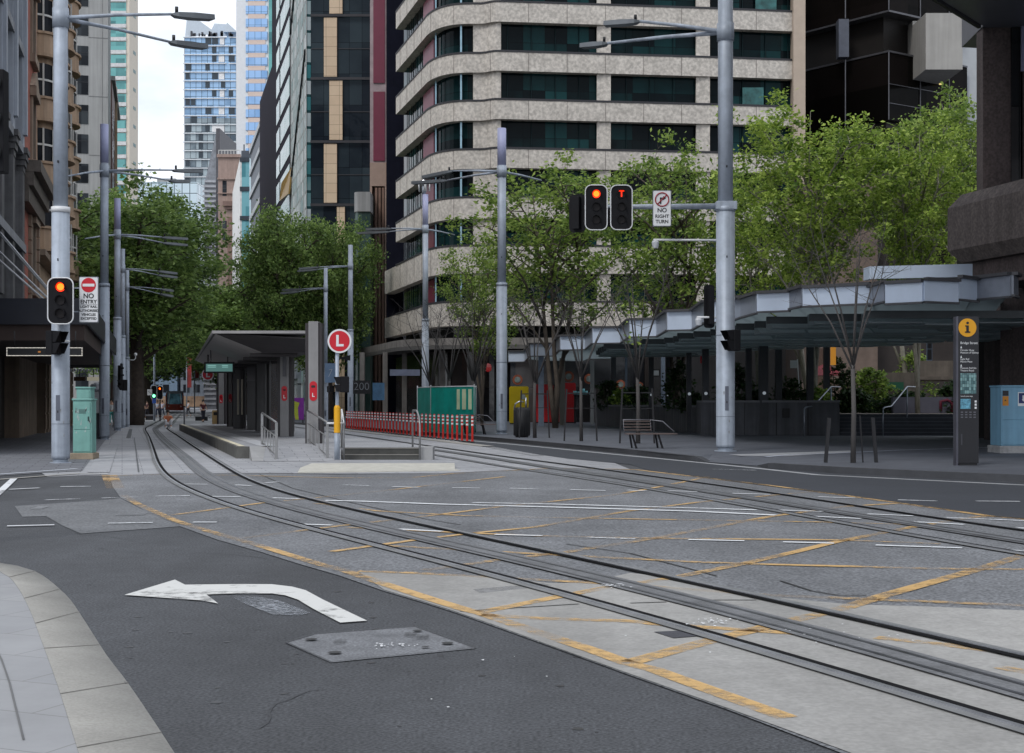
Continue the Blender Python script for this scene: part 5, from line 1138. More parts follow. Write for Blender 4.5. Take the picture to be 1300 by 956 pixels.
m.yprism([(cp(235), cz(47)), (cp(275), cz(42)), (cp(254), cz(27)), (cp(237), cz(25))], 0, .4); m.yprism([(cp(262), cz(44)), (cp(299), cz(42)), (cp(287), cz(28)), (cp(270), cz(27))], 3, 3.4); m.yprism([(cp(283), cz(40)), (cp(301), cz(40)), (cp(288), cz(28))], .5, 9)
m.build('crown', M('crown glass', (.5, .56, .62), rough=.3, var=.06), o)
m = MB()
for k in range(24): x = rr.uniform(cp(238), cp(296)); m.box(x, x + rr.uniform(.5, 1.2), -.6, -.2, ztop + .2, ztop + rr.uniform(.8, 2.2))
m.build('rooftop_sign', M('sign dark', (.05, .05, .06)), o)
# ---- B8 tower with blue bands and pale frame
Y = 430; xa, xb = XA(299.5, Y), XA(346, Y); W8 = xb - xa
o = bld('banded_tower', 'tall tower with sky blue window bands in a pale pink and white frame', xa, Y, 0)
sky_g = GLASS('sky blue glass', (.12, .29, .56), (.30, .50, .80), pw=1.9, ph=4., rough=.12, dark=.1, spec=.6, mull=.06)
P_('frame', M('pale frame', (.66, .68, .7), rough=.6, var=.05), o, (0, W8, .3, 25, 0, 140))
for k in range(36):
    z = ZA(511, Y) + k * 3.93
    P_('window_band', sky_g, o, (W8 * .27, W8 * .86, 0, .298, z, z + 2.45)); 
P_('pink_spandrels', M('pink spandrel', (.62, .5, .44), var=.06), o, *[(W8 * .33, W8 * .8, .05, .298, ZA(511, Y) + k * 3.93 + 2.5, ZA(511, Y) + (k + 1) * 3.93 - .05) for k in range(36)])
P_('side_glass', teal, o, (W8 * .9, W8 * .985, -.2, .298, 0, 140))

# ---- pink sandstone building with cornice, grey wave facade
Y = 300; xa, xb = XA(277, Y), XA(304, Y); o = bld('pink_building', 'pink stone building with projecting cornice above the avenue trees', xa, Y, 0); w = xb - xa
pk = M('pink stone', (.33, .24, .205), rough=.8, var=.12, streak=.2)
P_('wall', pk, o, (0, w, 0, 30, 0, ZA(196, Y))); P_('cornice', M('brown cornice', (.19, .12, .10)), o, (w * .25, w + .2, -.9, 0, ZA(262, Y), ZA(256, Y)), (w * .4, w + .2, -.5, -.01, ZA(266, Y), ZA(262.2, Y))); P_('cornice_upper', pk, o, (-.2, w + .3, -.4, 0, ZA(200, Y), ZA(196.01, Y)), (-.1, w, -.35, -.002, ZA(228, Y), ZA(226, Y)), (-.1, w, -.35, -.002, ZA(246, Y), ZA(245, Y)))
P_('roof_rail', whf, o, (0, w, .2, .3, ZA(191, Y), ZA(190, Y)), *[(k * w / 7, k * w / 7 + .12, .2, .3, ZA(196, Y), ZA(191, Y)) for k in range(8)])
for z in (ZA(239, Y), ZA(256, Y) + 1.2, ZA(290, Y), ZA(305, Y)): P_('window', dkglass, o, (w * .2, w * .4, -.03, -.001, z, z + 1.6)); 
P_('rustic_columns', M('rusticated brown', (.21, .13, .105), var=.25, scale=2), o, *[(w * .45, w, -.25, 0, 2 + k * 1.5, 3.3 + k * 1.5) for k in range(26)])
Y = 330; xa, xb = XA(259.5, Y), XA(274, Y); o = bld('wave_building', 'grey tower with a rippled facade beside the blue tower', xa, Y, 0); w = xb - xa
m = MB(); n = 5
wm = M('rippled grey', (.22, .235, .26), rough=.6, var=.3, scale=1.)
pts = [(0, 0, 0)]
H = ZA(190, Y)
m.prism([(0, 0), (w, .3), (w, 20), (0, 20)], 0, [H - 8, H + 4, H + 4, H - 8]); m.build('wall', wm, o)
m = MB()
for k in range(46): z = 1 + k * 1.15; m.prism([(-.15 + .25 * math.sin(k), -.3), (w, 0), (w, .28), (0, -.02)], z, z + .5)
m.build('ripples', M('ripple light', (.38, .4, .43), var=.2), o)
P_('dark_return', M('dark grey return', (.08, .08, .09)), o, (w + .01, w + .9, .2, 20, 0, H + 5))
# ---- white and teal building
Y = 262; xa = XA(305, Y); xb = XA(316.5, Y); o = bld('teal_building', 'narrow teal glass building with white slanting side wall', xa, Y, 0); w = xb - xa
tg = GLASS('teal flat glass', (.07, .24, .28), (.2, .45, .5), pw=1, ph=5.4, dark=.3, rough=.15)
P_('glazing', tg, o, (0, w, 0, 20, 0, ZA(200, Y))); 
for k in range(9): P_('slab_band', M('dark band', (.035, .045, .06)), o, (-.05, w + .05, -.2, -.002, ZA(200, Y) - k * 5.4 - .8, ZA(200, Y) - k * 5.4))
P_('roof_plant', M('plant dark', (.07, .08, .1)), o, (0, w, 1, 5, ZA(200, Y) + .01, ZA(190, Y)), (.4, .6, 1, 1.2, ZA(190, Y), ZA(182, Y)))
m = MB(); m.face([(XA(295, 275) - xa, 275 - Y, 0), (-.01, -.1, 0), (-.01, -.1, ZA(200, Y)), (XA(295, 300) - xa, 300 - Y, ZA(245, 300))]); s_ = m.build('white_side', M('white wall', (.68, .68, .66)), o); md = s_.modifiers.new('s', 'SOLIDIFY'); md.thickness = .3
# ---- light grey striped building Y 219-243
o = bld('striped_building', 'grey building with pale slanting floor bands behind the dark block', rx_(243), 243, AR); w = 24 * UL
P_('wall', M('mid grey glass wall', (.12, .135, .16), rough=.6, var=.15), o, (0, w, 0.2, 20, 0, 45)); 
for k in range(12): P_('floor_band', M('pale band', (.42, .44, .46)), o, (0, w, -.1, .198, 45 - k * 3.9 - .9, 45 - k * 3.9))
# ---- dark purple-grey block, two heights
dk = M('dark plum cladding', (.03, .028, .038), rough=.9, var=.1, scale=.3, spec=.05); sea = GLASS('seafoam glass', (.17, .30, .29), (.24, .38, .36), pw=3, ph=5, dark=.3, rough=.12, spec=.3)
o = bld('dark_block', 'dark plum block with seafoam windows and a stepped roofline', rx_(219), 219, AR)
w1 = 23.5 * UL; w2 = 50.5 * UL
P_('lower_wall', dk, o, (0, w1, 0, 18, 0, 48)); P_('upper_wall', dk, o, (w1 + .01, w2, -.02, 18, 0, 76))
for k in range(14):
    z = 10 + k * 3.52; wv = P_('window', sea, o, (w1 + 8, w2 - .6, -.08, -.021, z, z + 2.45)); P_('mullion', dk, wv, (w1 + 13.5, w1 + 14., -.12, -.081, z, z + 2.45))
# gold origami awning
q = thing('gold_canopy', 'folded gold canopy jutting from the dark block above the trees', 'canopy', (0, 0, 0)); Y = 166
A_, B_, C_, D_ = [Vector((XA(a, Y), Y + dy, ZA(b, Y))) for a, b, dy in ((344, 246, 6), (350, 226, 4), (370, 212, 0), (366, 246, 0))]
m = MB(); m.face([A_, D_, C_, B_]); m.face([B_, C_, C_ + Vector((0, 3, .4)), B_ + Vector((0, 3, .4))]); s_ = m.build('gold_panels', M('gold ribs', (.30, .19, .06), rough=.4, var=.3, scale=4), q); md = s_.modifiers.new('s', 'SOLIDIFY'); md.thickness = .2
# ---- curtain wall with diagonals (Y 150-168)
o = bld('curtain_wall_building', 'reflective white and teal curtain wall crossed by thin diagonals', rx_(167.5), 167.5, AR); w = 17 * UL
cw = GLASS('reflective curtain', (.05, .20, .22), (.48, .54, .56), pw=2.1, ph=1.7, dark=.35, rough=.3, mull=.14, spec=.1)
P_('glazing', cw, o, (0, w, 0, 10, 0, 70)); P_('fins', whf, o, *[(k * w / 12, k * w / 12 + .12, -.07, -.002, 0, 70) for k in range(13)])
m = MB()
for z in (9, 27, 45, 63): m.bar((0, -.13, z), (w, -.13, z + 12), .22, .1)
m.build('diagonal_braces', M('dark line', ()), o)

# ---- B12 dark glass building with cream panels (frontal)
Y = 150; xa = XA(391, Y); xb = XA(470.5, Y); w = xb - xa
o = bld('dark_glass_building', 'dark glass office building with staggered cream stone panels', xa + .3, Y, 0); w -= .3
dg = GLASS('black curtain glass', (.012, .017, .024), (.035, .05, .06), pw=1.35, ph=3.3, dark=.5, rough=.06, mull=.03, spec=.06, wav=.05)
P_('glazing', dg, o, (0, w, 0, 20, 0, 62))
crm = BRICK('cream stone panels', (.55, .42, .29), (.6, .47, .33), (.25, .19, .13), bw=1.4, bh=1.03, ms=.02, offset=0, var=.06)
px_ = lambda p: XA(p, Y) - xa - .3; flo = [20.5, 100.5, 180.5, 260.5, 340, 420]
for k, top in enumerate([-60] + flo):
    bot = ([-60] + flo + [500])[k + 1] ; left = (k % 2 == 1)
    a, b = (418.5, 435) if k % 2 == 0 else (411.5, 428)
    if k == 4: a, b = 428, 438
    P_('stone_panel', crm, o, (px_(a), px_(b), -.25, -.002, ZA(bot - 2.5, Y), ZA(top + 2.5, Y)))
P_('floor_band', M('dark line', ()), o, *[(0, w, -.35, -.26, ZA(y + 1.6, Y), ZA(y - 1.6, Y)) for y in flo], *[(0, w, -.06, -.002, ZA(y - 38, Y), ZA(y - 39, Y)) for y in flo])
P_('lower_cream_wall', crm, o, (px_(427), px_(438), -.5, -.26, 0, ZA(390, Y)))
# ---- burgundy building with tan fin portal
Y = 137; xa = XA(469.5, Y); o = bld('burgundy_building', 'narrow burgundy panelled facade above a tan portal with timber fins', xa, Y, 0); w = XA(491, Y) - xa
bur = M('burgundy panels', (.16, .022, .048), rough=.35, var=.12, scale=.4); pinkf = M('pinkish frame', (.33, .26, .27), rough=.5)
P_('wall', pinkf, o, (0, w + 3, .2, 16, ZA(206, Y), 62)); 
for y0, y1 in ((-70, 105), (116, 204)): P_('burgundy_panel', bur, o, (w * .2, w * .88, .1, .198, ZA(y1, Y), ZA(y0, Y)))
tanp = M('tan portal', (.33, .235, .19), rough=.6, var=.1); P_('portal', tanp, o, (0, w + .1, .1, 16, ZA(236, Y), ZA(206, Y) - .01), (0, w * .12, .1, 16, 0, ZA(236, Y) - .01), (w * .88, w + .1, .1, 16, 0, ZA(236, Y) - .01))
P_('portal_back', M('portal brown', (.13, .075, .055)), o, (w * .121, w * .879, 1.2, 16, 0, ZA(236, Y) - .02)); P_('timber_fins', M('timber fins', (.20, .12, .09)), o, *[(w * f, w * f + .22, .15, 1.1, 0, ZA(238, Y)) for f in (.3, .5, .7)])
# green-black rounded glass building
Y = 134; o = bld('rounded_glass_building', 'low rounded dark green glass building with a grey cap left of the tan portal', XA(459, Y), Y + 1.2, 0)
gg = GLASS('bottle glass', (.02, .045, .04), (.06, .10, .09), pw=.8, ph=3, dark=.4, rough=.1); m = MB()
hw = (XA(469.2, Y) - XA(448, Y)) / 2; out_ = [(hw, 0.)] + [(hw, 10.), (-hw, 10.)] + [(-hw + .5 * (1 - math.cos(R(a))), .2 - 1.0 * math.sin(R(a))) for a in range(0, 91, 15)] + [(hw, -.8)]
m.prism(out_[1:], 0, ZA(268, Y)); m.build('glazing', gg, o); m = MB(); m.prism([(x * 1.02, y - .15 if y < 5 else y) for x, y in out_[1:]], ZA(267.9, Y), ZA(243, Y)); m.build('cap', conc_g, o)

# ================================================================== B14 stone-banded corner building
X0b, Y0b = 0, 0
o = bld('banded_office_building', 'large office building with curved granite bands and green glass strip windows', 0, 0, 0)
gran = M('speckled granite', (.50, .465, .42), rough=.75, var=.12, scale=.8, fine=.22, fscale=4.5, spec=.3)
# custom speckle: darker flecks
nt_ = gran.node_tree
def outline(off, Yend=122.):
    """plan of the facade, moved off metres outwards (towards the street)"""
    pts = []
    a = Vector((-6.1, 107.4)); d = Vector((-.28, 1)).normalized()
    A = a + d * ((Yend - a.y) / d.y)
    pts = [A, a + d * 6, a + d * 1.5]
    # corner
    for k in range(1, 9):
        t_ = k / 9; p0, p1, p2 = a + d * 1.5, a + Vector((.75, -1.95)), Vector((-2.9, 105.6))
        pts.append((1 - t_) ** 2 * p0 + 2 * t_ * (1 - t_) * p1 + t_ * t_ * p2)
    pts += [Vector((-2.9, 105.6)), Vector((-2.35, 105.62)), Vector((-2.0, 105.5)), Vector((-1.65, 105.22)), Vector((-1.25, 105.02)), Vector((-.8, 105.0)), Vector((8, 106.05)), Vector((16, 107.0)), Vector((XA(1008, 107.8), 107.8))]
    if off:
        q = []
        for k, p in enumerate(pts):
            dd = (pts[min(k + 1, len(pts) - 1)] - pts[max(k - 1, 0)]).normalized(); q.append(p + Vector((dd.y, -dd.x)) * off)
        pts = q
    return pts
bands = [(383, 413), (311.5, 346), (250, 276.5), (188.7, 212.8), (126.7, 151), (65.7, 89.6), (2.5, 27.3), (-59, -35), (-121, -97), (-183, -159)]
glz = GLASS('green strip glass', (.004, .008, .010), (.01, .045, .048), pw=1.85, ph=3.55, dark=.46, rough=.07, mull=.02, spec=.06, off=.6)
for k, (y0, y1) in enumerate(bands):
    z1, z0 = ZA(y0, 105), ZA(y1, 105)
    m = MB(); m.wall(outline(0, 126. if k < 2 else 121.), .9, z0, z1); b_ = m.build('granite_band', gran, o)
    ol = outline(.012, 121.); m = MB(); acc = 1.
    for q in range(len(ol) - 1):
        L_ = (ol[q + 1] - ol[q]).length; s = 0
        while acc + (L_ - s) >= 2.9:
            s += 2.9 - acc; acc = 0; p = ol[q].lerp(ol[q + 1], s / L_); m.box(p.x - .014, p.x + .014, p.y - .012, p.y + .03, z0 + .01, z1 - .01)
        acc += L_ - s
    jo = m.build('panel_joints', M('granite joint', (.16, .14, .13)), b_)
    m = MB(); m.wall(outline(.04, 121.), .3, z1 + .0, z1 + .14); m.build('dark_capping', M('capping', (.03, .03, .035)), b_)
    zt = ZA(bands[k + 1][1], 105) if k + 1 < len(bands) else z1 + 2.2
    ol = outline(-.7, 121.); crn_ = ol[:12]; right_ = ol[15:]
    def at_x(x): return Vector((x, float(np.interp(x, [p.x for p in ol[12:]], [p.y for p in ol[12:]]))))
    m = MB(); m.wall(crn_, .1, z1, zt); g_ = m.build('window', glz, o)
    for xa_, xb_ in ((-.9, XA(766, 106)), (XA(766, 106) + .002, XA(892, 107)), (XA(892, 107) + .002, ol[-1].x)):
        m = MB(); m.wall([at_x(xa_), at_x((xa_ + xb_) / 2), at_x(xb_)], .1, z1, zt); m.build('window', glz, o)
    m = MB(); ol = outline(-.62, 121.)
    # mullions
    n = 0; acc = 0
    for q in range(len(ol) - 1):
        L_ = (ol[q + 1] - ol[q]).length; s = 0
        while acc + (L_ - s) >= 1.8:
            s += 1.8 - acc; acc = 0; p = ol[q].lerp(ol[q + 1], s / L_); m.box(p.x - .025, p.x + .025, p.y - .03, p.y + .05, z1 + .14, zt)
        acc += L_ - s
    m.build('mullions', M('mullion dark', (.012, .022, .025), rough=.8, spec=.05), g_)
    # granite piers between windows
    for (pa, pb) in ((605, 645), (757.8, 775.5), (884, 901.5)):
        yy = 105.1 if pb < 700 else (106. if pb < 800 else 106.9)
        m = MB()
        if pb < 700: m.wall([p for p in outline(-.25)[11:17]], .5, z1 + .001, zt - .001)
        else: m.box(XA(pa, yy), XA(pb, yy), yy + .1, yy + .9, z1 + .001, zt - .001)
        m.build('granite_pier', gran, o)
    # burgundy return panel and bright mullion near the corner
    m = MB(); ol = outline(-.5, 121.); a = ol[1].lerp(ol[2], .15); b = ol[2]; m.wall([a, b], .08, z1 + .14, z1 + 2.0); m.build('burgundy_panel', M('burgundy panels', ()), o)
    m = MB(); p = outline(-.45)[3]; m.box(p.x - .06, p.x + .06, p.y - .05, p.y + .05, z1 + .1, zt); p = outline(-.4)[9]; m.box(p.x - .07, p.x + .07, p.y - .05, p.y + .05, z1 + .1, zt); m.build('bright_mullion', M('bright mullion', (.28, .42, .5), rough=.3, metal=.4), g_)
m = MB(); m.box(XA(1007.3, 107.3), XA(1022.5, 107.3), 107.3, 112, 0, 44); m.build('end_pier', M('tan stone pier', (.44, .36, .29), rough=.8, var=.07), o)
m = MB(); q_ = outline(-.85, 121.); m.prism([tuple(p) for p in q_] + [(23.5, 124), (-8, 126)], 0, 44); m.build('core', M('core dark', (.008, .009, .010), spec=.05), o)
P_('blind_panels', M('pale blind', (.03, .11, .11), var=.5), o, *[(x, x + 1.6, 105.52 + .119 * (x + .3), 105.56 + .119 * (x + .3), ZA(by, 105) , ZA(by, 105) + hh) for x, by, hh in ((17.5, 126.7, 1.5), (18.5, 2.5, 2.2))])
# ground floor soffit canopy and shopfront
fas = M('soffit slab concrete', (.21, .195, .18), rough=.8, var=.2, streak=.3)
m = MB(); oc = outline(2.6, 124.)[:9] + [Vector((-2.4, 102.4)), Vector((3, 102.6)), Vector((XA(1008, 105), 105))]
m.wall(oc, 3.4, ZA(438, 103), ZA(429, 103)); m.build('street_canopy', fas, o)
m = MB(); m.wall(oc, .25, ZA(443, 103), ZA(438, 103) - .01); m.build('canopy_lip', M('lip dark', (.10, .095, .09)), o)
shopd = GLASS('shopfront glass', (.008, .009, .011), (.06, .05, .045), pw=2.3, ph=2.6, dark=.55, rough=.12, mull=.02)
m = MB(); m.wall(outline(-.6, 124.), .15, 0.14, ZA(444, 105)); m.build('shopfront', shopd, o)
for px in (459, 488, 512, 560, 585, 612): yy = 108 if px > 520 else 112; P_('ground_pier', fas, o, (XA(px, yy), XA(px + 6, yy), yy - 1.4, yy - .9, .14, ZA(444, 105)))
P_('sign_band', M('steel blue band', (.14, .16, .22), rough=.4), o, (XA(495, 103), XA(533, 103), 103, 103.2, ZA(477, 103), ZA(469, 103)))
text('shop_number', '200', .75, M('letters grey', (.2, .21, .23)), o, (XA(459, 100), 100, ZA(491, 100)), bold=-.01)
P_('shop_sign_backing', black, o, (XA(448, 100), XA(470, 100), 100.1, 100.2, ZA(500, 100), ZA(483, 100)))
P_('blue_poster', M('blue poster', (.06, .14, .24), var=.4), o, (XA(473, 102), XA(488, 102), 102, 102.1, ZA(508, 102), ZA(486, 102)))
# dark link wall left of the bands
P_('link_wall', M('link navy', (.010, .011, .02), rough=.9, spec=.05), o, (XA(490, 126), XA(512, 126), 126.3, 132, 0, 60))
# restaurant windows with orange rings
orn = M('orange ring', (.2, .05, .02), var=.3, scale=4); crn = M('ring centre', (.14, .18, .17), var=.5, scale=5)
P_('restaurant_front', shopd, o, (XA(648, 101), XA(850, 101), 101, 101.3, .14, ZA(452, 101)))
for k, (px, py, r_) in enumerate(((657, 482, .36), (722, 478, .38), (748, 481, .36), (788, 488, .33), (812, 490, .28), (832, 488, .36))):
    m = MB(); x, z = XA(px, 100.8), ZA(py, 100.8); m.disc((x, z), r_, 100.9, 100.98, 24); a = m.build('ring_poster', orn, o); m = MB(); m.disc((x, z), r_ * .6, 100.86, 100.89, 20); m.build('ring_centre', crn, a)

# ================================================================== B15 brown glass tower at an angle
o = bld('brown_glass_tower', 'black brown glass building turned corner on, with concrete boxes', XA(1128, 117.9), 117.9, 0)
bg_ = GLASS('brown glass', (.005, .0045, .004), (.010, .008, .0075), pw=3.3, ph=7, dark=.5, rough=.08, spec=.04); fr_ = M('bronze frame', (.10, .10, .11), rough=.4, metal=.4)
dl = Vector((-1.12, 1)).normalized(); dr = Vector((1.5, 1)).normalized()
def corner_block(z0, z1, inset, mat, nm, ll=12, rl=10, th=None):
    c = Vector((0, inset)); m = MB(); A = c + dl * ll; B = c + dr * rl; m.prism([tuple(c), tuple(B), tuple(B + dl * 20), tuple(A + dr * 2)], z0, z1); return m.build(nm, mat, o)
zA_, zB_, zC_ = ZA(64, 117.9), ZA(15, 117.9), ZA(152, 117.9)
corner_block(zC_, zA_ - .15, 0, bg_, 'lower_glass_box'); corner_block(zA_ - .15, zA_, -.12, fr_, 'parapet_line'); corner_block(zA_, zB_, 1.6, M('recess dark', (.01, .008, .007)), 'recessed_floor', 12); corner_block(zB_, zB_ + .15, -.1, fr_, 'parapet_line'); corner_block(zB_ + .15, 56, 0, bg_, 'upper_glass_box', rl=13)
m = MB()
for s in (0, 4., 8.): p = dl * s; m.box(p.x - .04, p.x + .04, p.y - .12, p.y - .02, zC_, zA_ - .15); m.box(p.x - .04, p.x + .04, p.y - .12, p.y - .02, zB_ + .15, 56)
for s in (3.9, 7.6): p = dr * s; m.box(p.x - .04, p.x + .04, p.y - .12, p.y - .02, zC_, zA_ - .15); m.box(p.x - .04, p.x + .04, p.y - .12, p.y - .02, zB_ + .15, 56)
for z in (zC_ + 1.4, zC_ + 3.0): m.bar((0, -.04, z), tuple(dr * 10 + Vector((0, -.04)))[:2] + (z,), .05)
m.build('frame_lines', fr_, o)
corner_block(zC_ - .5, zC_ - .01, .8, M('soffit bronze', (.03, .025, .022)), 'soffit', 12, 9); corner_block(0.14, zC_ - .52, 3.2, M('recess dark', ()), 'lower_floors', 12, 12)
P_('column', M('blue grey column', (.10, .11, .14)), o, (XA(1068, 119.2) - XA(1128, 117.9), XA(1081, 119.2) - XA(1128, 117.9), 2.2, 3.2, zA_, zB_))
cb_ = M('board marked concrete', (.34, .33, .31), rough=.85, var=.08, scale=.5, streak=.12); ox = XA(1128, 117.9)
P_('concrete_box', cb_, o, (XA(1178, 115.3) - ox, XA(1225, 115.3) - ox, -2, 4, ZA(86, 115.3), ZA(14, 115.3))); P_('concrete_return', cb_, o, (XA(1156, 120.5) - ox, XA(1178.5, 120.5) - ox, 2, 6, ZA(75, 120.5), ZA(29, 120.5)))
P_('pale_column', M('pale column', (.40, .42, .44), rough=.8, var=.06), o, (XA(1207, 125.8) - ox, XA(1260, 125.8) - ox, 6, 12, 0.14, 60)); P_('column_joints', M('joint grey', ()), o, *[(XA(1207, 125.8) - ox, XA(1260, 125.8) - ox, 5.98, 5.999, z, z + .05) for z in (14, 18.5, 23, 27.5)])
P_('dark_bay', M('recess dark', ()), o, (XA(1180, 124.5) - ox, XA(1207, 124.5) - ox, 5, 8, ZA(155, 124.5), ZA(86, 124.5)))
m = MB(); m.box(XA(1189, 121.8) - ox, XA(1192, 121.8) - ox, 3, 3.2, ZA(110, 121.8), ZA(108.5, 121.8)); m.build('ceiling_lamp', EM('warm lamp', (1, .8, .3), .8), o)
# lower brown podium seen between trees
o = bld('podium_building', 'brown stone podium with terraces seen between the trees', XA(1022, 84), 84, 0)
bpod = M('podium brown', (.16, .12, .10), rough=.8, var=.2)
P_('wall', M('podium dark', (.035, .028, .026)), o, (.4, 14, 1.0, 8, .14, ZA(232, 84))); P_('terrace_bands', bpod, o, (0, 14, 0, 8, ZA(262, 84), ZA(232, 84) ), (0, 4.2, -.4, .9, .14, ZA(290, 84)), (9, 14, -.2, .99, ZA(300, 84), ZA(275, 84)))
P_('terrace_soffit_light', M('tan soffit', (.35, .2, .12)), o, (9, 13, -.22, 1.0, ZA(275, 84) + .01, ZA(272, 84)))

# ================================================================== B16 right foreground building
o = bld('overhanging_building', 'brown aggregate building at the right edge with overhanging soffit and parapet', 0, 0, 0)
bra = M('brown aggregate', (.075, .058, .056), rough=.85, var=.22, scale=.8, fine=.25, fscale=12, streak=.3)
c = Vector((XA(1248, 50), 50)); dv = Vector((-.76, -1)).normalized(); zs = ZA(33, 50)
m = MB(); A = c + dv * 26; m.prism([tuple(c), tuple(A), tuple(A + Vector((30, -18))), (c.x + 40, c.y + 8), (c.x + 26, c.y + 8), (c.x + .2, c.y + 3)], zs, zs + 9); m.build('overhang', M('soffit panels grey', (.10, .105, .125), rough=.4, var=.08), o)
m = MB(); e = c + Vector((-.12, .02)); m.bar((e.x, e.y, zs - .0), (*(A + Vector((-.12, .0))), zs), .12, .16); m.build('overhang_edge', M('edge black', (.02, .02, .022)), o)
m = MB()
for k in range(1, 5): a = c + dv * k * 4.5; m.bar((a.x, a.y, zs - .012), (a.x + 14, a.y + 0, zs - .012), .05, .02)
m.bar((c.x + 3.2, c.y - .4, zs - .012), (*(A + Vector((3.2, 0))), zs - .012), .3, .04); m.build('soffit_joints', M('edge black', ()), o)
P_('pier', bra, o, (XA(1248, 50.2), XA(1283, 50.2), 50.2, 50.9, ZA(345, 50.5), zs + 1.5))
P_('dark_window', GLASS('black brown glass', (.01, .011, .013), (.05, .045, .045), pw=2, ph=4, dark=.5, rough=.1, mull=.03), o, (XA(1283.1, 50.2), XA(1297, 50.2), 50.1, 51, ZA(345, 50.2), zs + 1.5)); P_('edge_strip', M('violet grey strip', (.22, .23, .34)), o, (XA(1297.2, 50), XA(1310, 50), 50, 51, ZA(90, 50), zs + 1.5)); P_('right_wall', bra, o, (XA(1297.2, 50), XA(1420, 50), 50.1, 54, 0.14, ZA(90, 50) - .001))
# parapet block running along the street (x local)
x0, y0 = XA(1203, 44.5), 44.5; x1 = x0 + .75; dd = Vector((.25, -1)).normalized(); ww = Vector((1, .25)).normalized()
def along(p, L_, W_): a = Vector(p); return [tuple(a), tuple(a + dd * L_), tuple(a + dd * L_ + ww * W_), tuple(a + ww * W_)]
zt, zm, zb = ZA(248, 44), ZA(327, 44), ZA(352, 44)
m = MB(); bx_ = along((x0, y0), 12, 9); m.prism(bx_, zm + .25, zt - .35)
tp = along((x0 + .35, y0 - .3), 12, 8.5); m.v += []
b4 = [(*p, zt - .35) for p in bx_]; t4 = [(*p, zt + .05) for p in tp]
for k in range(4): j = (k + 1) % 4; m.face([b4[k], t4[k], t4[j], b4[j]][::-1])
m.face(t4[::-1]); l4 = [(*p, zm - .15) for p in tp]; b5 = [(*p, zm + .25) for p in bx_]
par_m = M('parapet aggregate', (.115, .095, .088), rough=.85, var=.22, scale=.8, fine=.25, fscale=12, streak=.3)
for k in range(4): j = (k + 1) % 4; m.face([b5[k], l4[k], l4[j], b5[j]])
m.face(l4); m.build('parapet', par_m, o)
m = MB(); m.prism(along((x0 + .62, y0 - .5), 12, 8), zb - .3, zm - .16); m.build('lower_fascia', bra, o)
m = MB(); m.prism(along((x0 + 2.0, y0 + 1.), 2.2, 6), 0.14, zb - .31); m.build('column', bra, o)
P_('rear_wall', M('rear black', (.012, .011, .011)), o, (XA(1235, 56), XA(1420, 56), 56, 58, .14, 9.5))
# ================================================================== GLASS FOOTPATH CANOPY AND PLAZA
t = thing('glass_canopy', 'long faceted canopy with pale blue fascia panels and layered glass underside', 'canopy', (0, 0, 0))
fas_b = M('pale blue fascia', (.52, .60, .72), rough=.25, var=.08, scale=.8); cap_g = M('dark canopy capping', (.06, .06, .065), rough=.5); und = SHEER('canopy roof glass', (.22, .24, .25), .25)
beam = M('canopy beam', (.045, .052, .056), rough=.5)
fe = [(1290, 39.4, 351, 374), (1284, 38.6, 351, 376), (1240, 39.8, 353, 379), (1215, 39.0, 357, 382), (1172, 38.5, 358, 384), (1125, 39.2, 362, 384), (1106, 40.8, 363, 385), (1020, 42.0, 366, 388), (1004, 43.2, 370, 391), (962, 43.8, 375, 398), (942, 46, 379, 401)]
def _unit(px, Y): return (px, Y, HY - 3.42 * F / Y, HY - 2.75 * F / Y)
for a_, b_, Yu in ((930, 896, 48), (880, 848, 53.2), (835, 800, 58.6), (789, 753, 65), (744, 712, 73), (704, 674, 83), (667, 646, 95)): fe += [_unit(a_, Yu), _unit(b_, Yu + .5)]
pts = [Vector((XA(a, b), b)) for a, b, _, _ in fe]
for k in range(len(fe) - 1):
    a, b = pts[k], pts[k + 1]; z1 = (ZA(fe[k][2], fe[k][1]) + ZA(fe[k + 1][2], fe[k + 1][1])) / 2; z0 = (ZA(fe[k][3], fe[k][1]) + ZA(fe[k + 1][3], fe[k + 1][1])) / 2
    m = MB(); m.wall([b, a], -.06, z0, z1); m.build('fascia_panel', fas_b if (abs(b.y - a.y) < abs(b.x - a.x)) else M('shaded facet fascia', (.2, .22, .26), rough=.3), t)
    m = MB(); m.wall([b + Vector((0, -.03)), a + Vector((0, -.03))], -.16, z1 + .002, z1 + .09); m.wall([b, a], -.1, z0 - .06, z0 - .002); m.build('capping', cap_g, t)
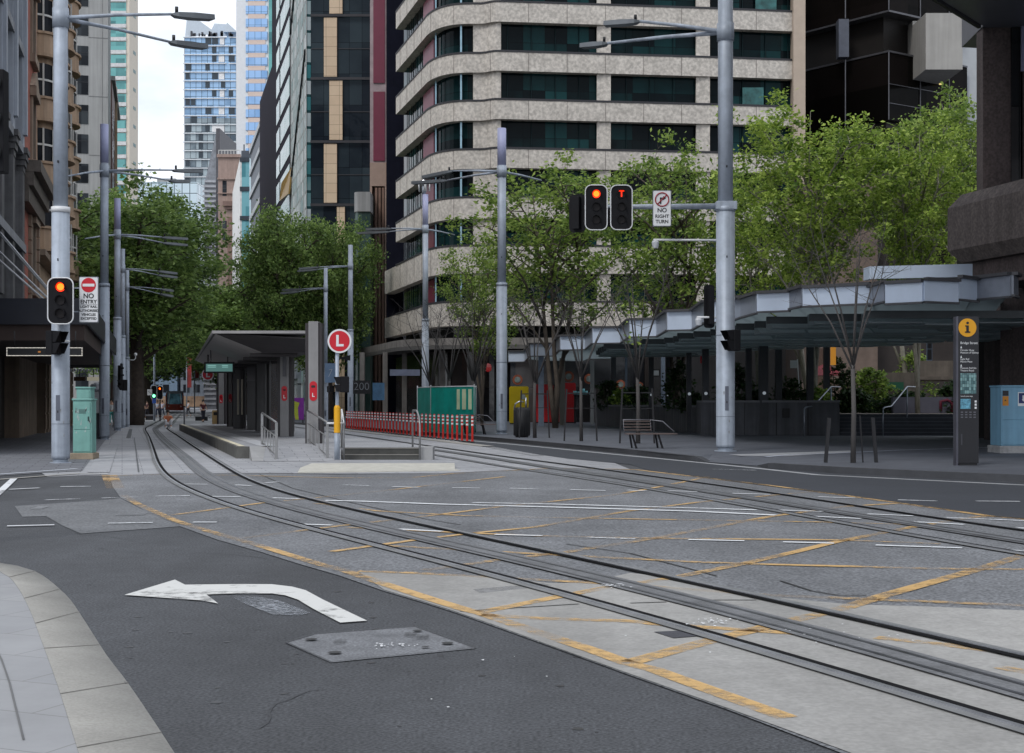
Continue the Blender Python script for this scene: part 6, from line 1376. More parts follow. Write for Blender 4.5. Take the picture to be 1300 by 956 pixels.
# roof sheet + stepped beams below
back = [Vector((p.x + 4 + .09 * max(0, 70 - p.y), p.y + max(3, 24 - .28 * (p.y - 39)))) for p in pts]
m = MB()
for k in range(len(pts) - 1):
    zA = ZA((fe[k][2] + fe[k][3]) / 2, fe[k][1]); a, b, c, d = pts[k], pts[k + 1], back[k + 1], back[k]
    m.face([(a.x, a.y + .1, zA), (b.x, b.y + .1, zA), (c.x, c.y, zA - .1), (d.x, d.y, zA - .1)][::-1])
rf_ = m.build('glass_roof', und, t); md = rf_.modifiers.new('s', 'SOLIDIFY'); md.thickness = .05
rr = random.Random(4); mbeams = MB(); mglz = MB()
front_x = lambda Y: np.interp(Y, [p.y for p in sorted(pts, key=lambda v: v.y)], [p.x for p in sorted(pts, key=lambda v: v.y)])
for k in range(19):
    Y = 41.2 + k * 1.75; xa = max(float(front_x(Y)) + .5, 1.5); xb = xa + 6.0 + max(0, (62 - Y)) * .75
    xb = min(xb, 21); zA = 4.22 + .02 * (k % 3)
    mbeams.box(xa, xb, Y, Y + .14, zA - .22, zA)
    x = xa + .2
    while x < xb - 1.2:
        ww = rr.choice([1.6, 2.2, 2.8]); ww = min(ww, xb - x); dz = rr.choice([0, .05, .1])
        mglz.prism([(x, Y + .2), (x + ww - .08, Y + .2), (x + ww - .08, Y + 1.3), (x, Y + 1.3)], zA - .14 - dz - .16, [zA - .11 - dz - .16, zA - .11 - dz - .16, zA + .05 - dz, zA + .05 - dz]); x += ww
mbeams.build('cross_beams', beam, t); mglz.build('underside_glass', SHEER('underside pane', (.26, .29, .30), .05), t)
m = MB(); m.wall([Vector((XA(1258, 46), 46)), Vector((XA(1105, 47), 47)), Vector((XA(1104, 47.5), 47.5))], .2, ZA(384, 46.5) + .8, ZA(337, 46.5)); m.build('upper_fascia', fas_b, t)
colm = M('charcoal column', (.035, .038, .045), rough=.5, var=.15); colg = M('blue grey column2', (.16, .20, .26), rough=.5)
for k, (px, w_, Y, mt) in enumerate(((687, 7, 84, colg), (714, 7, 88, M('tan grey column', (.15, .14, .12))), (752, 5, 92, conc_g), (779, 6, 84, colm), (795, 3, 82, colg), (827, 6, 74, colm), (842, 5, 84, colg), (848, 5, 72, colm), (875, 6, 66, colm), (877, 0, 0, None), (896, 8, 63, colm), (951, 7, 62, colm), (970, 11, 60.5, colm), (989, 8, 63, colm), (1029, 8, 61, colm), (1050, 7, 66, colm))):
    if not w_: continue
    base = .14 if px < 770 else 1.2
    x = XA(px, Y); w2 = w_ / F * Y / 2; q = MB(); q.box(x - w2, x + w2, Y, Y + w2 * 2, .14, 4.3); q.build('column', mt, t)
m = MB()
for px, Y in ((779, 83.8), (827, 73.8), (848, 71.8), (875, 65.8), (896, 62.8), (970, 60.3)): m.tube([(XA(px, Y), Y - .1, 1.95), (XA(px, Y), Y - .02, 1.95)], .07, 10)
m.build('column_lamps', EM('small lamp', (.7, .8, .9), .25), t)
# planter wall
pw_ = M('planter concrete', (.082, .086, .098), rough=.8, var=.22, scale=.8, streak=.35)  # concrete tone darkened to add to the shade under the canopy
t = thing('planter_wall', 'long low grey concrete planter wall behind the right footpath', 'wall', (0, 0, 0))
W1 = [Vector((XA(757, 86), 86)), Vector((XA(851, 71), 71)), Vector((XA(884, 66.5), 66.5)), Vector((XA(890, 62), 62)), Vector((XA(960, 60.6), 60.6)), Vector((XA(1066, 60), 60))]
m = MB(); m.wall(W1[:3], .5, .14, 1.32); m.wall(W1[2:], .5, .14, 1.55); m.build('wall', pw_, t)
m = MB(); m.wall([p + Vector((0, -.06)) for p in W1[:3]], .7, 1.322, 1.42); m.wall([p + Vector((0, -.06)) for p in W1[2:]], .7, 1.552, 1.64); m.build('coping', M('planter coping', (.13, .135, .15), var=.2), t)
m = MB()
for px in (905, 945, 985, 1025): yy = float(np.interp(px, [890, 960, 1066], [62, 60.6, 60])); m.box(XA(px, yy), XA(px, yy) + .04, yy - .02, yy + .1, .15, 1.54)
m.box(XA(993, 60.4), XA(1002, 60.4), 60.33, 60.36, .9, 1.3); m.build('joints', M('edge black', ()), t)
m = MB(); m.face([(*p, 1.2) for p in W1] + [(12, 72, 1.2), (10, 90, 1.2)]); m.build('soil', M('soil', (.04, .03, .02), var=.4, scale=6), t)
# steps and upper plaza
t = thing('plaza_steps', 'dark wide plaza steps behind the thin tree', 'steps', (0, 0, 0)); stm = M('dark stone steps', (.05, .055, .07), rough=.7, var=.2, scale=1.5)
xs0, xs1 = XA(1068, 60), XA(1300, 60)
for k in range(6): m = MB(); m.box(xs0, xs1, 60.2 + k * .36, 60.2 + (k + 1) * .36 + (3 if k == 5 else 0), .14, .14 + (k + 1) * .15); m.build('step', stm, t); m = MB(); m.box(xs0, xs1, 60.18 + k * .36, 60.24 + k * .36, .14 + (k + 1) * .15 - .02, .14 + (k + 1) * .15 + .006); m.build('nosing', M('step edge', (.10, .11, .13)), t)
m = MB(); m.face([(xs0 - .2, 62.4, 1.045), (40, 62.4, 1.045), (40, 82, 1.045), (xs0 - 8, 82, 1.045)]); struct('plaza', m, M('plaza paving', (.2, .17, .15), var=.2))  # part of the canopy shade is put into the paving colour
def stair_rail(px, Y, l): 
    t = thing('handrail', l, 'handrail', (XA(px, Y), Y, .14)); m = MB(); m.tube([(0, 0, 0), (0, 0, 1.15), (.08, .1, 1.2), (.5, .6, 1.25), (1.6, 2.1, 2.1), (2.2, 3, 2.1)], .032, 8); m.build('rail', M('rail blue steel', (.30, .33, .38), rough=.3, metal=.6), t); m = MB(); m.tube([(1.6, 2.1, .7), (1.6, 2.1, 2.05)], .03, 8); m.build('post', M('rail blue steel', ()), t)
stair_rail(1121, 59.6, 'steel handrail rising up the middle of the plaza steps'); stair_rail(1021, 59.7, 'steel handrail at the planter end of the plaza steps'); stair_rail(1249, 59.8, 'steel handrail behind the dark information totem')
# things behind: terrace wall, sign, hedge
q = thing('terrace_wall', 'tan concrete terrace wall half hidden by hedges behind the plaza', 'wall', (0, 0, 0)); P_('wall', M('terrace tan', (.12, .10, .082), var=.25, streak=.3), q, (XA(1095, 74), XA(1165, 74), 74, 74.6, 1.05, ZA(473, 74)), (XA(1165, 76), XA(1262, 76), 76, 76.6, ZA(484, 76), ZA(458, 76)), (XA(1163, 75.5), XA(1262, 75.5), 75.5, 76, ZA(482, 75.5), ZA(478, 75.5)))  # tan wall colour darkened to strengthen the shade behind the canopy
q = thing('green_sign', 'small dark green plate on the terrace wall', 'sign', (XA(1136, 73.9), 73.9, ZA(490, 73.9))); P_('plate', M('dark green plate', (.01, .09, .05)), q, (-.45, .45, -.04, 0, -.2, .2))
q = thing('mural_wall', 'low grey wall with a dark red painted mark beyond the steps', 'wall', (XA(1205, 66), 66, 1.05)); P_('wall', M('mural grey', (.10, .10, .13)), q, (-2.6, 1.8, 0, .4, 0, .75)); m = MB(); m.tube([(-.4, -.02, .1), (-.4, -.02, .55), (-.1, -.02, .62), (.12, -.02, .5), (.12, -.02, .05)], .07, 8); m.build('painted_mark', M('maroon mark', (.12, .01, .03)), q)
q = thing('hanging_banner', 'blue framed hanging sign under the canopy at right', 'sign', (XA(1180, 66), 66, ZA(443, 66))); P_('frame', M('blue grey frame', (.12, .16, .22)), q, (-.13, .13, 0, .06, -.55, .55)); P_('face', black, q, (-.1, .1, -.02, -.001, -.5, -.02), (-.1, .1, -.02, -.001, .02, .5))
q = thing('orange_sign', 'amber vertical sign by the dark columns', 'sign', (XA(1058, 67), 67, ZA(450, 67))); P_('panel', EM('amber lit panel', (.8, .35, .05), .35, (.5, .2, .02)), q, (-.12, .12, 0, .08, -.5, .4)); P_('bracket', black, q, (-.02, .02, .01, .05, .4, .9))
q = thing('pole_flag', 'small pale flag plate on a slanting white pole among the planter bushes', 'flag', (XA(1015, 64), 64, 1.2)); m = MB(); m.tube([(.06, 0, 0), (-.1, 0, 2.3)], .025, 8); m.build('pole', wht, q); P_('plate', wht, q, (-.42, -.12, -.01, .01, 1.9, 2.25))
q = thing('wall_menu', 'white notice on the dark wall behind the columns', 'notice', (XA(833, 80), 80, ZA(473.5, 80))); P_('sheet', wht, q, (-.16, .16, 0, .02, -.14, .14)); P_('backing', black, q, (-.22, .22, .021, .06, -.2, .2))
q = thing('hanging_sign', 'small red and white vertical sign left of the right pole', 'sign', (XA(890.5, 72), 72, ZA(455, 72))); P_('red_panel', red, q, (-.06, .1, 0, .05, -.25, .12)); P_('white_panel', wht, q, (-.16, .06, 0, .05, .13, .27))
q = thing('red_lantern', 'small red lantern hanging far behind the bollards', 'lantern', (XA(619.5, 98), 98, ZA(466.5, 98))); m = MB(); m._lat([(.05, -.3), (.22, -.2), (.25, 0), (.2, .2), (.05, .28)], (0, 0, 0), 12); m.build('shade', EM('lantern red', (.8, .02, .02), .15), q); m = MB(); m.tube([(0, 0, .28), (0, 0, .9)], .02, 6); m.build('cord', black, q)
q = thing('cafe_umbrella', 'dark red cafe umbrella beyond the columns', 'umbrella', (XA(1046, 74), 74, 1.05)); m = MB(); m._lat([(1.1, 1.9), (.6, 2.25), (.03, 2.5)], (0, 0, 0), 8); m.build('canopy', M('maroon cloth', (.2, .01, .02)), q); m = MB(); m.tube([(0, 0, 0), (0, 0, 2.4)], .03, 8); m.build('pole', wht, q)
q = thing('shop_wall', 'dark building wall behind the canopy columns', 'wall', (0, 0, 0)); P_('wall', M('backdrop dark', (.014, .014, .016), var=.3), q, (XA(850, 84), XA(1300, 84), 92, 94, .14, 8))
P_('brown_pier', M('warm brown pier', (.10, .06, .045), streak=.3), q, (XA(1033, 80), XA(1056, 80), 80, 81, .14, 4.6))

# ================================================================== VEGETATION
bark = M('bark', (.10, .082, .066), rough=.9, var=.3, scale=3, streak=.3); barkd = M('dark bark', (.055, .042, .034), rough=.9, var=.35, scale=4); pbark = M('pale plane bark', (.20, .19, .155), rough=.85, var=.35, scale=4)
leaf_d = LEAF('avenue leaves', (.06, .11, .03), (.145, .235, .06), (.3, .42, .12)); leaf_b = LEAF('spring leaves', (.075, .14, .024), (.23, .34, .05), (.48, .60, .13)); leaf_m = LEAF('mid leaves', (.065, .12, .028), (.18, .28, .05), (.36, .47, .11)); leaf_h = LEAF('hedge leaves', (.01, .025, .008), (.025, .055, .015), (.05, .1, .03))
def leaf_mesh(centres, per, spread, size, seed, flat=.7):
    rg = np.random.default_rng(seed); C = np.repeat(np.array(centres), per, axis=0); n = len(C)
    P = C + rg.normal(0, 1, (n, 3)) * spread * np.array([1, 1, flat])
    a = rg.normal(0, 1, (n, 3)); a[:, 2] *= .42; a /= np.linalg.norm(a, axis=1)[:, None]
    b = rg.normal(0, 1, (n, 3)); b[:, 2] *= .5; b -= a * (a * b).sum(1)[:, None]; b /= np.linalg.norm(b, axis=1)[:, None]
    s = size * rg.uniform(.6, 1.35, (n, 1)); c = np.cross(a, b)
    V = np.stack([P - a * s, P - b * s * .55 + c * s * .15, P + a * s, P + b * s * .55 + c * s * .15], 1).reshape(-1, 3)
    me = bpy.data.meshes.new('leaves'); me.vertices.add(len(V)); me.vertices.foreach_set('co', V.ravel().astype('f'))
    me.loops.add(n * 4); me.loops.foreach_set('vertex_index', np.arange(n * 4)); me.polygons.add(n); me.polygons.foreach_set('loop_start', np.arange(n) * 4); me.polygons.foreach_set('loop_total', np.full(n, 4))
    me.update(); me.validate(); return me
def tree_meshes(seed, H, r, z0, tr, limbs=8, leaf=.16, per=26, spread=.42, subs=6, cz=None, multi=1, dens=1., rz=None, drop=.15, clump=0, zmin=0):
    """trunk/limb mesh and crown mesh for a broad tree: H height, r crown radius, z0 height where limbs start"""
    rg = random.Random(seed); wood = MB(); tips = []
    cz = cz or (z0 + (H - z0) * .52); rzz = rz or (H - z0) * .55
    stems = []
    for s in range(multi):
        a = 2 * math.pi * s / multi + rg.random(); lean = 0 if multi == 1 else .35
        pts = [Vector((0, 0, 0)), Vector((lean * math.cos(a) * .5 + rg.uniform(-.1, .1), lean * math.sin(a) * .5, z0 * .55)), Vector((lean * math.cos(a) * 1.4 + rg.uniform(-.2, .2), lean * math.sin(a) * 1.4, z0)), Vector((lean * math.cos(a) * 3 + rg.uniform(-.4, .4), lean * math.sin(a) * 3 + rg.uniform(-.4, .4), z0 + (H - z0) * .5)), Vector((lean * 3.6 * math.cos(a) + rg.uniform(-.6, .6), lean * 3.6 * math.sin(a) + rg.uniform(-.6, .6), H * .93))]
        f = 1 / math.sqrt(multi); wood.tube(pts, [tr * f * 1.15, tr * f * .95, tr * f * .8, tr * f * .45, tr * .06], 10); stems.append(pts)
    for k in range(limbs):
        st = stems[k % multi]; f = (k + .5) / limbs; zz_ = z0 * .95 + (H - z0) * .62 * f
        i = 2 if zz_ < st[3].z else 3; a_, b_ = st[i], st[i + 1]; base = a_.lerp(b_, max(0, min(1, (zz_ - a_.z) / (b_.z - a_.z))))
        an = k * 2.4 + rg.uniform(-.3, .3); el = rg.uniform(.35, .8); tz = cz + rzz * (f * 1.5 - .75) * .9
        rad = r * math.sqrt(max(.12, 1 - ((tz - cz) / rzz) ** 2)) * rg.uniform(.75, 1.02)
        end = Vector((rad * math.cos(an), rad * math.sin(an), tz + rg.uniform(0, .15) * r)); mid = base.lerp(end, .5) + Vector((0, 0, rg.uniform(.0, .12) * r))
        wood.tube([base, mid, end], [tr * .34, tr * .2, tr * .05], 6); tips.append(end)
        for q in range(subs):
            f2 = .25 + .7 * q / subs; bb = base.lerp(mid, f2 * 2) if f2 < .5 else mid.lerp(end, f2 * 2 - 1)
            d = Vector((rg.gauss(0, 1), rg.gauss(0, 1), rg.uniform(-.3, 1.1))).normalized() * r * rg.uniform(.22, .42); e2 = bb + d
            wood.tube([bb, bb + d * .5 + Vector((0, 0, .05 * r)), e2], [tr * .13, tr * .08, tr * .025], 5, False); tips.append(e2); tips.append(bb + d * .6)
            for _ in range(2):
                d3 = Vector((rg.gauss(0, 1), rg.gauss(0, 1), rg.uniform(-.4, .9))).normalized() * r * rg.uniform(.1, .2); wood.tube([e2, e2 + d3], [tr * .05, tr * .015], 4, False); tips.append(e2 + d3)
    tips = [p for p in tips if rg.random() > drop]
    if clump:   # gather the twigs' leaves into separate rounded sprays with gaps between
        keep = []
        for p in sorted(tips, key=lambda v: -v.z):
            if all((p - q).length > clump for q in keep): keep.append(p)
        tips = [p for p in keep if p.z > zmin]
    return wood, leaf_mesh([tuple(p) for p in tips], int(per * dens), spread, leaf, seed)
def plant_tree(name, label, x, y, z, wood, crown, lm, bm_, cat='tree', rz=0, s=(1, 1, 1), group=None):
    t = thing(name, label, cat, (x, y, z), rz, group); t.scale = s
    w = wood.build('trunk', bm_, t) if isinstance(wood, MB) else None
    if w is None: w = bpy.data.objects.new('trunk', wood); COL.objects.link(w); w.parent = t
    crown.materials.append(lm) if not crown.materials else None
    c = bpy.data.objects.new('crown', crown); COL.objects.link(c); c.parent = t; return t, w.data
GA = 'leafy plane trees along the avenue'
# avenue trees (left row and centre)
wA, cA = tree_meshes(21, 15.5, 5.6, 4.2, .5, 18, .17, 130, .55, 8, drop=.0, clump=1.0); wB, cB = tree_meshes(22, 15, 6, 3.6, .42, 18, .17, 130, .55, 8, drop=.0, clump=1.05)
_, mA = plant_tree('plane_tree', 'nearest avenue tree with the thick leaning dark trunk', XA(172, 97), 97, 0, wA, cA, leaf_d, barkd, rz=.4, s=(1.05, 1.05, 1), group=GA)
cA_, cB_ = cA, cB
_, mB = plant_tree('plane_tree', 'leafy avenue tree just behind the nearest one, rising highest toward the sky gap', XA(176, 111), 111, 0, wB, cB, leaf_d, barkd, rz=2., s=(1., 1., 1.2), group=GA)
for i, (px, Y, w_, c_, rz0, sc, lab) in enumerate(((177, 125, mA, cA_, 1., (.82, .82, 1.3), 'third avenue tree on the left, showing between the grey light poles'), (182, 141, mB, cB_, 3., (1.15, 1.15, .98), 'fourth avenue tree on the left, crown reaching over the far tram'), (185, 162, mA, cA_, 4., (1.4, 1.4, .98), 'fifth avenue tree on the left, under the blue tower'), (188, 190, mB, cB_, .9, (1.4, 1.4, 1.), 'most distant avenue tree on the left side'),
        (358, 116, mA, cA_, 1.7, (.74, .74, 1.12), 'left of the two big trees behind the shelter, under the gold canopy'), (420, 121, mB, cB_, .3, (.62, .62, 1.12), 'right of the two big trees behind the shelter, before the dark glass building'), (394, 127, mB, cB_, 3.1, (.8, .8, 1.1), 'big tree standing between the shelter pair, slightly behind'), (326, 143, mA, cA_, 2.9, (1.1, 1.1, .9), 'avenue tree half hidden by the shelter roof'), (309, 164, mB, cB_, 5., (1.35, 1.35, 1), 'second avenue tree beyond the shelter roof'), (294, 192, mA, cA_, 2.2, (1.4, 1.4, 1), 'third avenue tree beyond the shelter roof'), (281, 228, mB, cB_, .2, (1.4, 1.4, 1.1), 'most distant avenue tree on the right side'))):
    plant_tree('plane_tree', lab, XA(px, Y), Y, 0, w_, c_, leaf_d, barkd, rz=rz0, s=sc, group=GA)
# spring green trees on the plaza
GB = 'spring green trees by the plaza'
w1_, c1_ = tree_meshes(31, 13.2, 4.6, 3.6, .24, 17, .125, 80, .33, 7, multi=3, drop=.0, cz=9.6, rz=4.0, clump=1.0, zmin=5.2); w2_, c2_ = tree_meshes(32, 15.5, 4.4, 4.2, .22, 20, .125, 112, .33, 8, multi=2, drop=.0, cz=11.2, rz=4.5, clump=1.0, zmin=6.6)
_, m1 = plant_tree('street_tree', 'airy multi stemmed green tree left of the overhead signals', XA(705, 78), 78, .14, w1_, c1_, leaf_m, bark, rz=.3, s=(1.08, 1.08, 1.1), group=GB)
_, m2 = plant_tree('street_tree', 'bright green tree at right with the most leaves, in front of the banded building edge', XA(1033, 64), 64, 1.0, w2_, c2_, leaf_b, pbark, rz=.5, s=(.84, .84, .93), group=GB)
for px, Y, w_, c_, lm, bm_, rz0, sc, lab in ((858, 72, m1, c1_, leaf_m, bark, 2.2, (.9, .9, 1.1), 'airy green tree between the no right turn sign and the right pole'), (965, 70, m1, c1_, leaf_b, pbark, 4, (.62, .62, .85), 'thinner bright tree just right of the right pole'), (1165, 66, m2, c2_, leaf_b, pbark, 3.6, (.66, .66, .92), 'bright green tree left of the brown parapet'), (1232, 84, m2, c2_, leaf_m, pbark, 5, (.95, .95, 1.28), 'darker green tree squeezed against the brown pier'), (612, 86, m1, c1_, leaf_m, bark, 5.2, (.6, .6, .85), 'small sparse tree behind the green hoarding')):
    mesh = c_ if lm in list(c_.materials) or not c_.materials else c_.copy()
    if mesh is not c_: mesh.materials.clear(); mesh.materials.append(lm)
    wm_ = w_ if w_.materials[0] == bm_ else w_.copy()
    if wm_ is not w_: wm_.materials.clear(); wm_.materials.append(bm_)
    plant_tree('street_tree', lab, XA(px, Y), Y, .14 if px < 900 else 1.0, wm_, mesh, lm, bm_, rz=rz0, s=sc, group=GB)
# bare young trees with stakes
def bare(seed, H, r, z0, tr, twig=1.):
    rg = random.Random(seed); wd = MB(); wd.tube([(0, 0, 0), (.02, 0, z0 * .5), (0, .02, z0)], [tr * 1.2, tr, tr * .85], 10)
    n = 7
    for k in range(n):
        an = 2 * math.pi * k / n + rg.uniform(-.3, .3); sp = r * rg.uniform(.35, 1); top = H * rg.uniform(.8, 1.)
        base = Vector((0, 0, z0 * rg.uniform(.85, 1.0))); m1_ = Vector((sp * .35 * math.cos(an), sp * .35 * math.sin(an), z0 + (top - z0) * .35)); m2_ = Vector((sp * .75 * math.cos(an), sp * .75 * math.sin(an), z0 + (top - z0) * .7)); e = Vector((sp * math.cos(an), sp * math.sin(an), top))
        wd.tube([base, m1_, m2_, e], [tr * .55, tr * .38, tr * .22, tr * .06], 6)
        for q in range(9):
            f = rg.uniform(.2, 1); p = m1_.lerp(m2_, f * 2) if f < .5 else m2_.lerp(e, f * 2 - 1)
            d = Vector((rg.gauss(0, .7), rg.gauss(0, .7), rg.uniform(.1, 1))).normalized() * H * rg.uniform(.08, .18); wd.tube([p, p + d * .5, p + d + Vector((0, 0, .05))], [tr * .14, tr * .09, tr * .04], 4, False)
            for _ in range(2): d2 = Vector((rg.gauss(0, .8), rg.gauss(0, .8), rg.uniform(0, 1))).normalized() * H * rg.uniform(.04, .09); s0 = p + d * rg.uniform(.4, 1); wd.tube([s0, s0 + d2], [tr * .06, tr * .025], 4, False)
    return wd
GC = 'bare young trees with stakes along the right kerb'
b1_ = bare(41, 5.9, 1.7, 2.35, .055); b2_ = bare(42, 5.6, 1.5, 2.1, .06)
md_ = None
def young(px, base, src, sc, rz0, lab, stakes, lv=False):
    p = G(px, base, .14); t = thing('young_tree', lab, 'tree', (p.x, p.y, .14), rz0, GC); t.scale = sc
    if isinstance(src, MB): w = src.build('trunk', M('young bark', (.075, .07, .068), rough=.85, var=.2), t)
    else: w = bpy.data.objects.new('trunk', src); COL.objects.link(w); w.parent = t
    if stakes:
        sm = thing('tree_guard', stakes, 'tree guard', (p.x, p.y, .14), 0, 'dark stake guards round young trees')
        for dx, dy in ((-.62, .1), (.58, .15), (-.05, -.0)):
            m = MB(); hh = 1.05 if px > 1000 else 1.9
            if dx == -.05: 
                if px > 1000: m.bar((.28, .2, 0), (.2, .15, 1.1), .03); m.build('thin_stake', black, sm)
                continue
            m.bar((dx, dy, 0), (dx * .86, dy, hh), .075 if px > 1000 else .06); m.build('stake', black, sm)
        if px < 1000: m = MB(); m.bar((-.55, .1, 1.75), (.52, .13, 1.75), .04); m.bar((-.55, .1, 1.2), (.54, .13, 1.2), .025); m.build('cross_bar', black, sm)
    return w.data
d1 = young(1083, 587.5, b1_, (1, 1, 1), .2, 'bare vase shaped young tree nearest the camera before the plaza steps', 'pair of short dark stakes round the nearest bare tree')
d2 = young(810, 563, b2_, (1.15, 1.15, 1.15), 1., 'bare young tree beside the nearest bench', 'tall dark stakes round the bare tree beside the nearest bench')
young(738, 560, d1, (1.05, 1.05, 1.0), 2., 'bare young tree in the middle of the kerb row', 'dark stakes round the middle bare tree'); young(679, 556, d2, (1.1, 1.1, 1.1), 3., 'bare young tree just right of the black bin', 'dark stakes round the bare tree by the bin')
young(571, 549, d1, (1.1, 1.1, 1.1), 1.4, 'bare twiggy tree rising in front of the green hoarding', 'dark stakes round the bare tree at the green hoarding'); young(601, 547, d2, (1.4, 1.4, 1.25), 2.4, 'bare twiggy tree at the right end of the green hoarding', '')
young(547, 545.5, d2, (1.3, 1.3, 1.2), .6, 'bare twiggy tree overlapping the pole behind the hoarding', '')
# a few bright leaves on the tree at px 805
p = G(800, 562, .14); rg = random.Random(2); cl = [(rg.uniform(-.6, -.1), rg.uniform(-.3, .3), rg.uniform(3.0, 4.4)) for _ in range(7)]
lm_ = leaf_mesh(cl, 7, .12, .075, 3); lm_.materials.append(leaf_b)
yt = [o_ for o_ in scene.objects if o_.name.startswith('young_tree') and 'nearest bench' in o_['label']][0]
c = bpy.data.objects.new('new_leaves', lm_); COL.objects.link(c); c.parent = yt
# planter bushes, hedges
def bush(px, Y, z, w_, d_, h_, lab, n=160, seed=1, leaf=.11, lm=leaf_h, name='planter_bush', spiky=False):
    t = thing(name, lab, 'bush', (XA(px, Y), Y, z)); rg = random.Random(seed); cs = []
    for _ in range(n):
        a = rg.random() * 6.28; rr0 = rg.random() ** .5; zz_ = rg.random(); k = math.sqrt(max(0, 1 - zz_ ** 2)) if w_ < 3 else 1; cs.append((w_ * rr0 * math.cos(a) * k, d_ * rr0 * math.sin(a) * k, h_ * zz_))
    me = leaf_mesh(cs, 14, .13, leaf, seed); me.materials.append(lm); c = bpy.data.objects.new('foliage', me); COL.objects.link(c); c.parent = t
    m = MB()
    for k in range(6): m.tube([(w_ * .2 * math.cos(k), d_ * .2 * math.sin(k), 0), (w_ * .5 * math.cos(k), d_ * .5 * math.sin(k), h_ * .8)], .02, 5)
    m.build('stems', barkd, t); return t
for k, (px, Y, w_, h_, lab, lm) in enumerate(((772, 84, .9, 1.6, 'spiky dark bush in the planter left of the bare trees', leaf_h), (790, 82, .8, 1.0, 'low bush in the planter behind the bench tree', leaf_m), (812, 78, 1., 1.2, 'dark bush in the planter above the nearest bench', leaf_h), (862, 70, 1.0, 2.3, 'tall dark bush between the columns left of the right pole', leaf_h), (884, 68, .7, .7, 'small low bush beside the right pole columns', leaf_h), (933, 64, .9, 2.1, 'tall dark bush just right of the right pole', leaf_h), (1003, 64, 1.0, 1.3, 'blue green bush between the middle planter columns', leaf_h), (1040, 64, .7, .9, 'light bush at the right end of the planter', leaf_m), (960, 63.5, .6, .8, 'low bush under the flag side columns', leaf_h), (1065, 68, 1.1, 2.4, 'dark bush beside the amber sign', leaf_h))):
    bush(px, Y, 1.2, w_, .6, h_, lab, 70, 50 + k, lm=lm)
for k, (px, Y, w_, h_, lab, lm) in enumerate(((1080, 68, 2.0, 1.1, 'dark clipped hedge behind the plaza steps on the left', leaf_h), (1152, 67, 3.2, .9, 'dark clipped hedge behind the middle of the steps', leaf_h), (1218, 66.5, 1.9, 1.5, 'rounded hedge left of the dark totem', leaf_h), (1105, 73, 2.6, 2.2, 'light green shrubs on the terrace wall', leaf_m), (1160, 78, 2.5, 3.2, 'leafy shrubs trailing over the terrace wall', leaf_m))):
    bush(px, Y, 1.05, w_ / 2 * 1.2, .8, h_, lab, 130, 80 + k, lm=lm, name='hedge')
for k, (px, Y, h, lab) in enumerate(((1147, 78, 7, 'pale leaning trunk seen under the canopy left of the totem'), (1018, 72, 7, 'pale slanting trunk seen beneath the canopy between columns'))):
    t = thing('leaning_tree', lab, 'tree', (XA(px, Y), Y, 1.05)); m = MB(); m.tube([(.5, 0, 0), (.1, 0, 2), (-.5, 0, h)], [.16, .14, .1], 10); m.tube([(.1, 0, 2.), (-.6, 0.3, 4), (-1.2, .4, 6)], [.08, .06, .04], 8); m.build('trunk', pbark, t)

# ================================================================== FAR STREET: tram, lights, people, facades
# rows of far facades on both sides of the avenue
rf = random.Random(9)
fm = [M('far grey facade', (.16, .18, .21), var=.2, streak=.2), M('far blue facade', (.14, .2, .27), var=.2), M('far brown facade', (.14, .10, .085), var=.2), M('far cream facade', (.3, .28, .25), var=.15)]
for k, (Y0, Y1, h, mi, lab) in enumerate(((216, 262, 24, 2, 'brown far facade behind the left avenue trees'), (263, 330, 34, 0, 'grey far facade beyond the brown one on the left side'))):
    o = bld('far_building', lab, lx(Y0), Y0, AL); w = (Y1 - Y0) * UL; P_('wall', fm[mi], o, (0, w, .2, 12, 0, h)); P_('window_rows', dkglass, o, *[(1 + q * 3.4, 3 + q * 3.4, .1, .198, 4.5 + z * 3.6, 6.8 + z * 3.6) for q in range(int(w / 3.5)) for z in range(int(h / 3.8) - 1)]); P_('shop_awning', black, o, (0, w, -2.4, .19, 3.6, 4.1))
for k, (Y0, Y1, h, mi, lab) in enumerate(((244, 298, 20, 1, 'blue grey far facade at the right of the distant street'), (332, 400, 26, 0, 'grey far facade at the end of the right row'))):
    o = bld('far_building', lab, rx_(Y1), Y1, AR); w = (Y1 - Y0) * UL; P_('wall', fm[mi], o, (0, w, .2, 12, 0, h)); P_('window_rows', dkglass, o, *[(1 + q * 3.4, 3 + q * 3.4, .1, .198, 4.5 + z * 3.6, 6.8 + z * 3.6) for q in range(int(w / 3.5)) for z in range(int(h / 3.8) - 1)]); P_('shop_awning', black, o, (0, w, -2.4, .19, 3.6, 4.1))
for k, (x0, x1, h, mi, lab) in enumerate(((-118, -98, 22, 1, 'blue grey block closing the avenue on the left'), (-97, -80, 30, 0, 'grey block closing the avenue behind the tram'), (-79, -62, 18, 3, 'cream block closing the avenue on the right'))):
    o = bld('far_building', lab, x0, 415, 0); w = x1 - x0; P_('wall', fm[mi], o, (0, w, 0, 12, 0, h)); P_('window_rows', dkglass, o, *[(.8 + q * 3, 2.6 + q * 3, -.1, -.002, 4.5 + z * 3.6, 6.8 + z * 3.6) for q in range(int(w / 3)) for z in range(int(h / 3.8) - 1)]); P_('shopfronts', M('lit shopfronts', (.25, .16, .1), var=.6, scale=.4), o, (0, w, -.1, -.002, .3, 3.4))
